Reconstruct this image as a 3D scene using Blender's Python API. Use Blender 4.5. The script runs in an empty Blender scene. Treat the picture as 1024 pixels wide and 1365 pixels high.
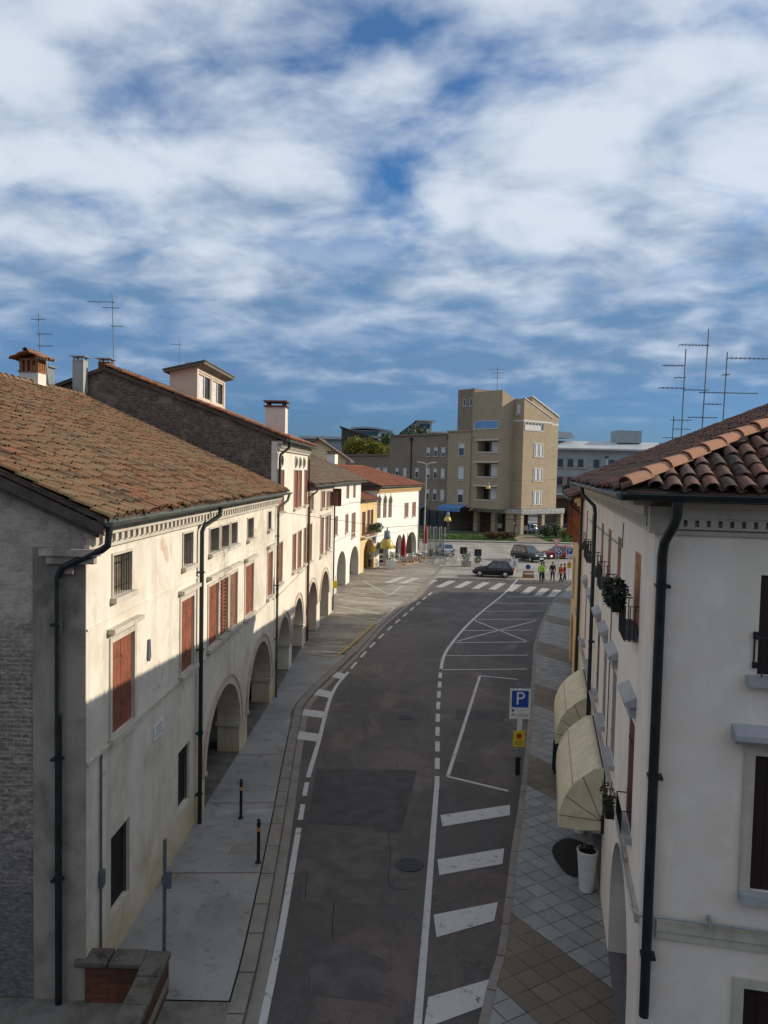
import bpy, bmesh, math, random
from mathutils import Vector, Matrix
random.seed(7)
R = math.radians
S = bpy.context.scene
COL = S.collection
# ---------------------------------------------------------------- camera
H_CAM = 9.8
cam_d = bpy.data.cameras.new("camera")
cam = bpy.data.objects.new("camera", cam_d)
COL.objects.link(cam)
cam_d.sensor_fit = 'VERTICAL'
cam_d.sensor_height = 36.0
cam_d.lens = 27.03
cam_d.clip_start = 0.1
cam_d.clip_end = 6000
PITCH, ROLL = math.atan(53.5 / 1025.0), 0.0212
_f = Vector((0, math.cos(PITCH), -math.sin(PITCH)))
_r = Vector((1, 0, 0))
_u = _r.cross(_f)
_R = _r * math.cos(ROLL) + _u * math.sin(ROLL)
_U = -_r * math.sin(ROLL) + _u * math.cos(ROLL)
cam.matrix_world = Matrix(((_R.x, _U.x, -_f.x, 0), (_R.y, _U.y, -_f.y, 0), (_R.z, _U.z, -_f.z, H_CAM), (0, 0, 0, 1)))
S.camera = cam
# ---------------------------------------------------------------- light
SUN_EL = math.atan(0.431)
SUN_AZ = math.atan2(0.985, 0.17)
sun_dir = Vector((math.sin(SUN_AZ) * math.cos(SUN_EL), math.cos(SUN_AZ) * math.cos(SUN_EL), math.sin(SUN_EL)))
sd = bpy.data.lights.new("sun", 'SUN')
sd.energy = 4.5
sd.angle = R(0.53)
sd.color = (1.0, 0.895, 0.745)
so = bpy.data.objects.new("sun", sd)
so.rotation_euler = (-sun_dir).to_track_quat('-Z', 'Y').to_euler()
so.location = sun_dir * 60
COL.objects.link(so)
S.view_settings.view_transform = 'Standard'
S.view_settings.look = 'None'
S.view_settings.exposure = 0.0
S.view_settings.gamma = 1.0
S.cycles.max_bounces = 6
S.cycles.diffuse_bounces = 3
# ---------------------------------------------------------------- world: Nishita sky with broken cloud
W = bpy.data.worlds.new("World")
S.world = W
W.use_nodes = True
nt = W.node_tree
nt.nodes.clear()
def wn(t, **k):
    n = nt.nodes.new(t)
    for a, b in k.items():
        if a == 'op': n.operation = b
        else: setattr(n, a, b)
    return n
def wl(a, b): nt.links.new(a, b)
def wmath(op, a, b=None, c=None, clamp=False):
    n = nt.nodes.new('ShaderNodeMath'); n.operation = op; n.use_clamp = clamp
    for i, v in enumerate((a, b, c)):
        if v is None: continue
        if isinstance(v, (int, float)): n.inputs[i].default_value = v
        else: wl(v, n.inputs[i])
    return n.outputs[0]
def wsmooth(x, lo, hi):
    n = nt.nodes.new('ShaderNodeMapRange'); n.interpolation_type = 'SMOOTHSTEP'
    wl(x, n.inputs[0]); n.inputs[1].default_value = lo; n.inputs[2].default_value = hi
    return n.outputs[0]
sky = wn('ShaderNodeTexSky', sky_type='NISHITA', sun_disc=False)
sky.sun_elevation = SUN_EL
sky.sun_rotation = SUN_AZ
sky.air_density = 1.0; sky.dust_density = 0.6; sky.ozone_density = 2.5
tc = wn('ShaderNodeTexCoord')
sep = wn('ShaderNodeSeparateXYZ'); wl(tc.outputs['Generated'], sep.inputs[0])
dx, dy, dz = sep.outputs
zz = wmath('MAXIMUM', dz, 0.0)
den = wmath('ADD', zz, 0.24)
cx = wmath('DIVIDE', dx, den); cy = wmath('DIVIDE', dy, den)
comb = wn('ShaderNodeCombineXYZ'); wl(cx, comb.inputs[0]); wl(cy, comb.inputs[1])
def wnoise(scale, sx, sy, off, detail, rough, dist=0.0, rot=0.0):
    m = wn('ShaderNodeMapping'); wl(comb.outputs[0], m.inputs[0])
    m.inputs['Scale'].default_value = (sx, sy, 1); m.inputs['Location'].default_value = off
    m.inputs['Rotation'].default_value = (0, 0, rot)
    n = wn('ShaderNodeTexNoise'); wl(m.outputs[0], n.inputs['Vector'])
    n.inputs['Scale'].default_value = scale; n.inputs['Detail'].default_value = detail
    n.inputs['Roughness'].default_value = rough; n.inputs['Distortion'].default_value = dist
    return n.outputs[0]
n_big = wnoise(1.0, 0.85, 1.0, (3.1, 0.7, 0), 4, 0.5, 0.4, 0.3)
n_mid = wnoise(3.3, 0.95, 1.0, (1.3, 4.2, 2), 7, 0.50, 0.35, 0.5)
n_lump = wnoise(4.6, 1.0, 1.1, (5.3, 2.2, 7), 7, 0.5, 0.25, 0.4)
n_fine = wnoise(8.0, 0.75, 1.1, (7.3, 1.1, 5), 7, 0.6, 0.7, 0.6)
elev = zz
dens = wmath('ADD', wmath('MULTIPLY', n_big, 0.30), wmath('ADD', wmath('MULTIPLY', n_mid, 0.60), wmath('MULTIPLY', n_fine, 0.10)))
cov = wmath('ADD', dens, wmath('MULTIPLY', wsmooth(elev, 0.02, 0.18), 0.15))
mask = wsmooth(cov, 0.475, 0.69)
mask = wmath('MULTIPLY', mask, wmath('ADD', 0.02, wmath('MULTIPLY', wsmooth(elev, 0.04, 0.24), 0.90)))
veil = wmath('MULTIPLY', wsmooth(wnoise(0.8, 0.4, 1.3, (0.4, 2.2, 9), 4, 0.5, 0.3), 0.20, 0.58), 0.80)
veil = wmath('ADD', wmath('MULTIPLY', veil, 0.55), 0.42)
mask = wmath('MAXIMUM', mask, wmath('MULTIPLY', veil, wmath('MULTIPLY', wsmooth(elev, 0.03, 0.15), wmath('SUBTRACT', 1.0, wmath('MULTIPLY', wsmooth(elev, 0.20, 0.34), 0.92)))))
bright = wsmooth(wmath('ADD', wmath('MULTIPLY', n_lump, 0.72), wmath('ADD', wmath('MULTIPLY', n_fine, 0.08), wmath('MULTIPLY', wsmooth(elev, 0.06, 0.40), 0.26))), 0.36, 0.72)
cr = wn('ShaderNodeMix', data_type='RGBA')
wl(bright, cr.inputs[0]); cr.inputs[6].default_value = (1.8, 3.05, 4.9, 1); cr.inputs[7].default_value = (7.9, 8.7, 9.7, 1)
mx = wn('ShaderNodeMix', data_type='RGBA')
tint = wn('ShaderNodeMix', data_type='RGBA'); wl(wsmooth(elev, 0.0, 0.35), tint.inputs[0]); tint.inputs[6].default_value = (0.33, 0.54, 0.98, 1); tint.inputs[7].default_value = (0.21, 0.80, 1.28, 1)
sk = wn('ShaderNodeMix', data_type='RGBA', blend_type='MULTIPLY'); sk.inputs[0].default_value = 1.0
wl(sky.outputs[0], sk.inputs[6]); wl(tint.outputs[2], sk.inputs[7])
wl(mask, mx.inputs[0]); wl(sk.outputs[2], mx.inputs[6]); wl(cr.outputs[2], mx.inputs[7])
bg = wn('ShaderNodeBackground'); bg.inputs['Strength'].default_value = 0.092
wl(mx.outputs[2], bg.inputs[0])
out = wn('ShaderNodeOutputWorld'); wl(bg.outputs[0], out.inputs[0])

# ---------------------------------------------------------------- materials
class NT:
    def __init__(self, name):
        self.m = bpy.data.materials.new(name); self.m.use_nodes = True
        self.t = self.m.node_tree; self.t.nodes.clear()
        self.o = self.t.nodes.new('ShaderNodeOutputMaterial')
        self.b = self.t.nodes.new('ShaderNodeBsdfPrincipled')
        self.t.links.new(self.b.outputs[0], self.o.inputs[0])
        g = self.t.nodes.new('ShaderNodeNewGeometry'); self.pos = g.outputs['Position']
    def link(self, a, b): self.t.links.new(a, b)
    def noise(self, scale, sv=(1, 1, 1), detail=5, rough=0.55, dist=0.0, off=(0, 0, 0), vec=None):
        m = self.t.nodes.new('ShaderNodeMapping'); self.link(vec or self.pos, m.inputs[0])
        m.inputs['Scale'].default_value = sv; m.inputs['Location'].default_value = off
        n = self.t.nodes.new('ShaderNodeTexNoise'); self.link(m.outputs[0], n.inputs['Vector'])
        n.inputs['Scale'].default_value = scale; n.inputs['Detail'].default_value = detail
        n.inputs['Roughness'].default_value = rough; n.inputs['Distortion'].default_value = dist
        return n.outputs[0]
    def ramp(self, x, lo, hi):
        n = self.t.nodes.new('ShaderNodeMapRange'); n.interpolation_type = 'SMOOTHSTEP'
        self.link(x, n.inputs[0]); n.inputs[1].default_value = lo; n.inputs[2].default_value = hi
        return n.outputs[0]
    def mix(self, f, a, b, mode='MIX'):
        n = self.t.nodes.new('ShaderNodeMix'); n.data_type = 'RGBA'; n.blend_type = mode
        for i, v in ((0, f), (6, a), (7, b)):
            if isinstance(v, (int, float)): n.inputs[i].default_value = v
            elif isinstance(v, tuple): n.inputs[i].default_value = (v + (1,))[:4]
            else: self.link(v, n.inputs[i])
        return n.outputs[2]
    def math(self, op, a, b=0.0):
        n = self.t.nodes.new('ShaderNodeMath'); n.operation = op
        for i, v in enumerate((a, b)):
            if isinstance(v, (int, float)): n.inputs[i].default_value = v
            else: self.link(v, n.inputs[i])
        return n.outputs[0]
    def attr(self, name):
        n = self.t.nodes.new('ShaderNodeAttribute'); n.attribute_name = name
        return n.outputs['Fac']
    def sep(self, v=None):
        n = self.t.nodes.new('ShaderNodeSeparateXYZ'); self.link(v or self.pos, n.inputs[0]); return n.outputs
    def bump(self, h, strength=0.3, dist=0.02):
        n = self.t.nodes.new('ShaderNodeBump'); n.inputs['Strength'].default_value = strength; n.inputs['Distance'].default_value = dist
        self.link(h, n.inputs['Height']); self.link(n.outputs[0], self.b.inputs['Normal'])
    def fin(self, col, rough=0.85, metal=0.0, spec=0.3):
        if isinstance(col, tuple): self.b.inputs['Base Color'].default_value = (col + (1,))[:4]
        else: self.link(col, self.b.inputs['Base Color'])
        if isinstance(rough, (int, float)): self.b.inputs['Roughness'].default_value = rough
        else: self.link(rough, self.b.inputs['Roughness'])
        self.b.inputs['Metallic'].default_value = metal
        self.b.inputs['Specular IOR Level'].default_value = spec
        return self.m

def plaster(name, base, stain, amount=0.5, streak=0.4, peel=None, peel_amt=0.0, scale=1.0, bump=0.35, off=(0, 0, 0), low=None):
    k = NT(name)
    big = k.noise(0.55 * scale, (1, 1, 1), 6, 0.62, 0.6, off)
    mid = k.noise(2.3 * scale, (1, 1, 0.8), 7, 0.65, 0.3, off)
    st = k.noise(1.6 * scale, (1, 1, 0.10), 6, 0.65, 0.4, off)
    fine = k.noise(26, (1, 1, 1), 3, 0.6)
    c = k.mix(k.math('MULTIPLY', k.ramp(big, 0.42, 0.72), amount), base, stain)
    c = k.mix(k.math('MULTIPLY', k.ramp(st, 0.50, 0.75), streak), c, stain)
    bl = k.noise(1.05 * scale, (1, 1, 0.7), 8, 0.70, 0.9, (off[0] + 2, 7, 3))
    c = k.mix(k.math('MULTIPLY', k.ramp(bl, 0.47, 0.66), amount * 0.6), c, tuple(x * y for x, y in zip(base, (0.74, 0.72, 0.64))))
    light = tuple(min(0.9, x * 1.12) for x in base)
    c = k.mix(k.math('MULTIPLY', k.ramp(mid, 0.5, 0.7), 0.5), c, light)
    if peel:
        p = k.noise(1.1 * scale, (1, 1, 1.3), 9, 0.68, 0.8, (5 + off[0], 3, 1))
        c = k.mix(k.ramp(p, 0.62 - 0.25 * peel_amt, 0.68 - 0.25 * peel_amt), c, peel)
    if low:
        z = k.sep()[2]
        zn = k.math('ADD', z, k.math('MULTIPLY', k.math('SUBTRACT', big, 0.5), -2.2))
        c = k.mix(k.math('MULTIPLY', k.ramp(zn, low[1], low[1] - low[2]), low[3]), c, low[0])
    c = k.mix(k.math('MULTIPLY', fine, 0.16), c, stain)
    h = k.math('ADD', k.math('MULTIPLY', mid, 0.7), k.math('MULTIPLY', fine, 0.25))
    k.bump(h, bump, 0.025)
    return k.fin(c, 0.92, 0, 0.2)

def simple(name, col, rough=0.7, metal=0.0, var=0.15, scale=6.0, spec=0.4, bump=0.0):
    k = NT(name)
    n = k.noise(scale, (1, 1, 1), 5, 0.6)
    d = tuple(x * (1 - var) for x in col); l = tuple(min(1, x * (1 + var)) for x in col)
    c = k.mix(k.ramp(n, 0.3, 0.7), d, l)
    if bump: k.bump(n, bump, 0.01)
    return k.fin(c, rough, metal, spec)

def tile_mat(name, a, b, c3, lichen, lich_amt=0.5, dark=0.3):
    k = NT(name)
    r = k.attr('rnd')
    n1 = k.noise(0.5, (1, 1, 1), 5, 0.6, 0.4)
    n2 = k.noise(7, (1, 1, 1), 6, 0.7)
    col = k.mix(k.ramp(r, 0.1, 0.55), a, b)
    col = k.mix(k.ramp(r, 0.62, 0.98), col, c3)
    li = k.math('MULTIPLY', k.ramp(k.math('ADD', k.math('MULTIPLY', n2, 0.6), k.math('MULTIPLY', n1, 0.5)), 0.47, 0.64), lich_amt)
    col = k.mix(li, col, lichen)
    n3 = k.noise(16, (1, 1, 1), 4, 0.7, 0, (3, 3, 3))
    col = k.mix(k.math('MULTIPLY', k.ramp(n3, 0.5, 0.75), dark), col, (0.03, 0.022, 0.018))
    k.bump(n2, 0.5, 0.02)
    return k.fin(col, 0.9, 0, 0.2)

def rubble(name, dk=1.0, high=False):
    k = NT(name)
    z = k.sep()[2]
    big = k.noise(0.7, (1, 1, 1), 6, 0.62, 0.6)
    co = k.noise(3.6, (1, 1, 2.6), 7, 0.74, 0.25)            # thin horizontal courses of old masonry
    co2 = k.noise(9.0, (1, 1, 2.2), 5, 0.74, 0.2, (3, 1, 2))
    pl = k.noise(0.9, (1, 1, 1.2), 8, 0.66, 0.9, (5, 2, 1))
    c = k.mix(k.ramp(co, 0.34, 0.66), (0.12, 0.098, 0.084), (0.36, 0.30, 0.25))
    c = k.mix(k.math('MULTIPLY', k.ramp(co2, 0.5, 0.68), 0.7), c, (0.60, 0.53, 0.47))
    c = k.mix(k.math('MULTIPLY', k.ramp(co2, 0.46, 0.36), 0.6), c, (0.055, 0.046, 0.042))
    xy = k.t.nodes.new('ShaderNodeCombineXYZ'); k.link(k.math('ADD', k.sep()[0], k.math('MULTIPLY', co, 0.12)), xy.inputs[0]); k.link(k.math('ADD', z, k.math('MULTIPLY', co2, 0.06)), xy.inputs[1])
    bk = k.t.nodes.new('ShaderNodeTexBrick'); k.link(xy.outputs[0], bk.inputs['Vector']); bk.inputs['Scale'].default_value = 1.0
    bk.inputs['Brick Width'].default_value = 0.27; bk.inputs['Row Height'].default_value = 0.085; bk.inputs['Mortar Size'].default_value = 0.012; bk.inputs['Mortar Smooth'].default_value = 0.4
    bk.inputs['Color1'].default_value = (0.20, 0.135, 0.105, 1); bk.inputs['Color2'].default_value = (0.10, 0.080, 0.070, 1); bk.inputs['Mortar'].default_value = (0.42, 0.37, 0.33, 1)
    c = k.mix(k.math('MULTIPLY', k.ramp(pl, 0.34, 0.64), 0.55), c, bk.outputs[0])
    zn = k.math('ADD', z, k.math('MULTIPLY', k.math('SUBTRACT', pl, 0.5), 5.0))
    up = k.mix(k.ramp(k.math('ADD', k.math('MULTIPLY', big, 0.6), k.math('MULTIPLY', k.noise(3.2, (1, 1, 0.6), 7, 0.7, 0.5), 0.4)), 0.42, 0.60), (0.50, 0.42, 0.36), (0.24, 0.195, 0.165))
    if not high: c = k.mix(k.math('MULTIPLY', k.ramp(zn, 6.2, 7.6), k.math('ADD', 0.45, k.math('MULTIPLY', k.ramp(co, 0.62, 0.42), 0.5))), c, up)
    else: c = k.mix(k.math('MULTIPLY', k.ramp(pl, 0.55, 0.62), 0.7), c, up)
    lo = k.mix(k.ramp(co2, 0.4, 0.7), (0.10, 0.098, 0.105), (0.17, 0.165, 0.17))
    if not high: c = k.mix(k.math('MULTIPLY', k.ramp(zn, 3.4, 1.6), 0.75), c, lo)
    k.bump(k.math('ADD', co, k.math('MULTIPLY', co2, 0.5)), 0.55, 0.03)
    if dk < 1: c = k.mix(1.0, c, (dk, dk * .95, dk * .9), 'MULTIPLY')
    return k.fin(c, 0.95, 0, 0.15)
M = {}
M['b1'] = plaster('cream_plaster', (0.72, 0.665, 0.57), (0.44, 0.38, 0.29), 0.65, 0.65, (0.56, 0.42, 0.33), 0.10, 1.0, 0.4, low=((0.50, 0.36, 0.15), 1.7, 2.2, 0.75))
M['b1side'] = plaster('weathered_side_plaster', (0.37, 0.31, 0.27), (0.10, 0.085, 0.08), 0.95, 0.8, (0.26, 0.18, 0.14), 0.85, 1.3, 0.9, (2, 4, 1))
M['b1side'] = rubble('weathered_rubble_wall')
M['b2side'] = rubble('dark_weathered_gable', 0.55, True)
M['quoin'] = plaster('grey_corner_plaster', (0.36, 0.30, 0.255), (0.13, 0.105, 0.09), 0.9, 0.9, None, 0, 1.2, 0.6, (1, 2, 1))
M['b2'] = plaster('pale_plaster', (0.74, 0.68, 0.57), (0.53, 0.45, 0.34), 0.5, 0.4, None, 0, 1, 0.3, (8, 3, 2))
M['b3'] = plaster('ivory_plaster', (0.70, 0.63, 0.52), (0.48, 0.40, 0.31), 0.5, 0.5, None, 0, 1, 0.3, (1, 7, 2))
M['b4'] = plaster('white_plaster', (0.74, 0.71, 0.64), (0.56, 0.52, 0.45), 0.45, 0.3, None, 0, 1, 0.25, (4, 1, 6))
M['yellow'] = plaster('yellow_plaster', (0.70, 0.50, 0.25), (0.52, 0.36, 0.17), 0.45, 0.3, None, 0, 1, 0.25, (6, 6, 6))
M['b6'] = plaster('bright_white_plaster', (0.78, 0.75, 0.68), (0.62, 0.56, 0.47), 0.35, 0.3, None, 0, 1, 0.2, (9, 2, 4))
M['r1'] = plaster('pinkish_white_plaster', (0.84, 0.74, 0.635), (0.63, 0.54, 0.455), 0.45, 0.5, None, 0, 0.8, 0.15, (2, 2, 8))
M['stone'] = plaster('pale_trim_stone', (0.56, 0.51, 0.43), (0.33, 0.29, 0.23), 0.5, 0.5, None, 0, 2, 0.4)
M['greystone'] = plaster('grey_trim_stone', (0.42, 0.42, 0.42), (0.22, 0.22, 0.22), 0.5, 0.5, None, 0, 2, 0.3)
M['pink'] = plaster('pink_moulding', (0.56, 0.42, 0.36), (0.36, 0.26, 0.22), 0.6, 0.4, None, 0, 3, 0.3)
M['shut'] = simple('brown_shutter_paint', (0.225, 0.075, 0.040), 0.6, 0, 0.2, 3.0, 0.3)
M['shut2'] = simple('faded_shutter_paint', (0.20, 0.10, 0.065), 0.7, 0, 0.2, 3.0, 0.3)
M['darkshut'] = simple('dark_red_shutter_paint', (0.10, 0.022, 0.016), 0.55, 0, 0.2, 3.0)
M['orangeshut'] = simple('orange_shutter_paint', (0.36, 0.12, 0.035), 0.6, 0, 0.2, 3.0)
M['iron'] = simple('black_iron', (0.018, 0.019, 0.022), 0.5, 0.2, 0.2)
M['pipe'] = simple('dark_downpipe_paint', (0.022, 0.028, 0.028), 0.45, 0.3, 0.25, 4)
M['gutter'] = simple('green_grey_gutter', (0.11, 0.125, 0.105), 0.5, 0.4, 0.3, 3)
M['dark'] = simple('dark_interior', (0.012, 0.011, 0.010), 0.9, 0, 0.1)
M['glass'] = simple('window_glass', (0.03, 0.04, 0.05), 0.08, 0, 0.1, 1, 0.9)
M['brownpane'] = simple('dusty_window_glass', (0.17, 0.14, 0.105), 0.35, 0, 0.4, 3, 0.5)
M['curtain'] = simple('white_curtain', (0.55, 0.55, 0.55), 0.9, 0, 0.15, 4)
M['blueglass'] = simple('sky_reflecting_glass', (0.18, 0.26, 0.36), 0.06, 0.6, 0.1, 1, 0.9)
M['towertrim'] = simple('weathered_white_trim', (0.50, 0.49, 0.46), 0.7, 0, 0.12)
M['whitepaint'] = simple('white_paint', (0.74, 0.74, 0.72), 0.5, 0, 0.06)
M['wood'] = simple('dark_eave_wood', (0.075, 0.055, 0.042), 0.8, 0, 0.3, 4)
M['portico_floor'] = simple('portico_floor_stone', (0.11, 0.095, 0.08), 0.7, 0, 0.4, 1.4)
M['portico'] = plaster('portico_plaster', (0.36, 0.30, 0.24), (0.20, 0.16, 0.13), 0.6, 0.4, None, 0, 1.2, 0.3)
M['brick'] = None
M['tile1'] = tile_mat('lichened_roof_tile', (0.085, 0.047, 0.030), (0.25, 0.112, 0.056), (0.19, 0.132, 0.076), (0.20, 0.155, 0.085), 0.50, 0.85)
M['tile2'] = tile_mat('orange_roof_tile', (0.28, 0.11, 0.055), (0.36, 0.15, 0.075), (0.22, 0.11, 0.07), (0.28, 0.20, 0.13), 0.4, 0.2)
M['tile3'] = tile_mat('brown_roof_tile', (0.12, 0.075, 0.05), (0.17, 0.115, 0.08), (0.12, 0.09, 0.065), (0.21, 0.165, 0.11), 0.7, 0.3)
M['tile6'] = tile_mat('red_roof_tile', (0.24, 0.075, 0.04), (0.31, 0.105, 0.055), (0.19, 0.075, 0.05), (0.23, 0.14, 0.095), 0.4, 0.3)
M['tiler'] = tile_mat('purple_brown_roof_tile', (0.105, 0.056, 0.044), (0.19, 0.085, 0.060), (0.045, 0.032, 0.028), (0.135, 0.108, 0.085), 0.55, 0.8)
M['hiptile'] = tile_mat('terracotta_hip_tile', (0.34, 0.145, 0.078), (0.42, 0.19, 0.108), (0.30, 0.135, 0.08), (0.36, 0.25, 0.17), 0.35, 0.12)
M['steel'] = simple('galvanised_steel', (0.42, 0.44, 0.45), 0.4, 0.7, 0.15)
M['alu'] = simple('antenna_aluminium', (0.14, 0.16, 0.17), 0.45, 0.6, 0.1)
M['canvas'] = simple('cream_awning_canvas', (0.67, 0.57, 0.395), 0.85, 0, 0.10, 3.0, 0.2, 0.5)
M['canvas_seam'] = simple('awning_seam', (0.16, 0.12, 0.08), 0.8)
M['pot'] = simple('white_pot_plastic', (0.66, 0.65, 0.62), 0.45, 0, 0.06)
M['soil'] = simple('dark_soil', (0.012, 0.014, 0.010), 0.95, 0, 0.4, 20)
M['leaf'] = simple('green_leaf', (0.055, 0.085, 0.025), 0.6, 0, 0.5, 3)
M['darkleaf'] = simple('dark_green_leaf', (0.016, 0.026, 0.014), 0.6, 0, 0.4, 3)
M['yleaf'] = simple('yellow_green_leaf', (0.20, 0.19, 0.025), 0.7, 0, 0.45, 0.9)
M['redleaf'] = simple('russet_leaf', (0.13, 0.07, 0.03), 0.7, 0, 0.5, 1.2)
M['petal'] = simple('red_petal', (0.25, 0.02, 0.03), 0.6)
M['bark'] = simple('grey_bark', (0.09, 0.07, 0.05), 0.9, 0, 0.3)
M['signblue'] = simple('sign_blue', (0.015, 0.07, 0.36), 0.45, 0, 0.04)
M['signwhite'] = simple('sign_white', (0.72, 0.72, 0.70), 0.45, 0, 0.05)
M['signyellow'] = simple('sign_yellow', (0.72, 0.56, 0.03), 0.5, 0, 0.05)
M['signred'] = simple('sign_red', (0.45, 0.03, 0.02), 0.5, 0, 0.05)
M['signgrey'] = simple('sign_print_grey', (0.18, 0.18, 0.19), 0.6)
M['greypole'] = simple('grey_pole_paint', (0.13, 0.15, 0.17), 0.5, 0.4)
M['slate'] = simple('dark_blue_board', (0.012, 0.016, 0.030), 0.6)
M['mat'] = simple('brown_doormat', (0.020, 0.016, 0.012), 0.95, 0, 0.3, 20)
M['redcloth'] = simple('dark_red_canvas', (0.24, 0.014, 0.018), 0.85, 0, 0.12)
M['lampyellow'] = simple('mustard_lamp_enamel', (0.50, 0.36, 0.06), 0.35, 0, 0.1)
M['lampgrey'] = simple('grey_lamp_housing', (0.16, 0.20, 0.23), 0.5, 0.2)
M['rubber'] = simple('tyre_rubber', (0.012, 0.012, 0.012), 0.8)
M['rim'] = simple('silver_rim', (0.50, 0.50, 0.52), 0.3, 0.7)
M['carblack'] = simple('black_car_paint', (0.010, 0.010, 0.011), 0.2, 0.2, 0.05, 2, 0.6)
M['cargrey'] = simple('dark_grey_car_paint', (0.030, 0.034, 0.042), 0.22, 0.4, 0.05, 2, 0.6)
M['carred'] = simple('red_car_paint', (0.20, 0.010, 0.010), 0.25, 0.1, 0.05, 2, 0.6)
M['carblue'] = simple('steel_blue_car_paint', (0.055, 0.095, 0.16), 0.25, 0.5, 0.05, 2, 0.6)
M['carsilver'] = simple('silver_car_paint', (0.42, 0.46, 0.50), 0.25, 0.6, 0.05, 2, 0.6)
M['carnavy'] = simple('navy_car_paint', (0.016, 0.028, 0.06), 0.22, 0.3, 0.05, 2, 0.6)
M['lens'] = simple('headlamp_lens', (0.65, 0.68, 0.70), 0.15, 0.2)
M['taillens'] = simple('tail_lamp_lens', (0.42, 0.015, 0.012), 0.2)
M['skin'] = simple('skin', (0.42, 0.26, 0.19), 0.6, 0, 0.05)
M['hair'] = simple('dark_hair', (0.02, 0.014, 0.010), 0.7)
M['hiviz'] = simple('lime_hi_vis_cloth', (0.30, 0.62, 0.05), 0.8, 0, 0.05)
M['blackcloth'] = simple('black_cloth', (0.014, 0.014, 0.017), 0.9)
M['navycloth'] = simple('navy_cloth', (0.018, 0.022, 0.04), 0.9)
M['redjacket'] = simple('red_orange_cloth', (0.52, 0.05, 0.025), 0.85)
M['greycloth'] = simple('grey_cloth', (0.20, 0.19, 0.17), 0.9)
M['concrete'] = simple('grey_concrete', (0.30, 0.29, 0.27), 0.9, 0, 0.25, 1.5)
M['farwall'] = simple('pale_far_plaster', (0.29, 0.32, 0.33), 0.9, 0, 0.1, 0.5)
M['farroof'] = simple('pale_metal_roof', (0.42, 0.44, 0.44), 0.6, 0.1, 0.1, 0.4)
M['pinkwall'] = simple('dull_pink_plaster', (0.30, 0.21, 0.18), 0.9, 0, 0.1, 0.5)
M['blueparapet'] = simple('blue_balcony_panel', (0.10, 0.25, 0.42), 0.6, 0, 0.1, 0.5)
M['blueawning'] = simple('blue_awning_cloth', (0.09, 0.22, 0.46), 0.8, 0, 0.1, 0.7)
M['apricot'] = plaster('apricot_plaster', (0.74, 0.60, 0.33), (0.6, 0.46, 0.25), 0.3, 0.2)
M['orangebarrel'] = simple('rust_orange_paint', (0.28, 0.13, 0.05), 0.7)

def brick_mat(name, c1, c2, mortar, sc, rough_bump=0.4, stain=0.3, wet=None):
    k = NT(name)
    tcn = k.t.nodes.new('ShaderNodeTexCoord')
    s = k.sep(tcn.outputs['Object'])
    # horizontal coordinate = x + y so that both faces of a box get courses
    cmb = k.t.nodes.new('ShaderNodeCombineXYZ')
    k.link(k.math('ADD', s[0], s[1]), cmb.inputs[0]); k.link(s[2], cmb.inputs[1])
    b = k.t.nodes.new('ShaderNodeTexBrick'); k.link(cmb.outputs[0], b.inputs['Vector'])
    b.inputs['Scale'].default_value = sc; b.inputs['Color1'].default_value = c1 + (1,); b.inputs['Color2'].default_value = c2 + (1,)
    b.inputs['Mortar'].default_value = mortar + (1,); b.inputs['Mortar Size'].default_value = 0.012
    b.inputs['Brick Width'].default_value = 0.5; b.inputs['Row Height'].default_value = 0.14
    n = k.noise(0.35, (1, 1, 1), 6, 0.6)
    c = k.mix(k.math('MULTIPLY', k.ramp(n, 0.4, 0.7), stain), b.outputs[0], tuple(x * 0.6 for x in c1))
    n2 = k.noise(2.2, (1, 1, 0.15), 5, 0.6)
    c = k.mix(k.math('MULTIPLY', k.ramp(n2, 0.5, 0.75), stain), c, tuple(x * 0.7 for x in c2))
    k.bump(b.outputs['Fac'], rough_bump, -0.01)
    return k.fin(c, 0.9, 0, 0.2)
M['brick'] = brick_mat('old_red_brick', (0.19, 0.066, 0.032), (0.10, 0.040, 0.026), (0.075, 0.065, 0.055), 1.5, 0.9, 0.8)
M['tanbrick'] = brick_mat('tan_facing_brick', (0.40, 0.31, 0.21), (0.33, 0.255, 0.172), (0.31, 0.25, 0.18), 0.9, 0.2, 0.2)
M['greybrick'] = brick_mat('grey_brown_facing_brick', (0.27, 0.215, 0.155), (0.235, 0.185, 0.135), (0.22, 0.18, 0.14), 0.9, 0.2, 0.45)

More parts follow.
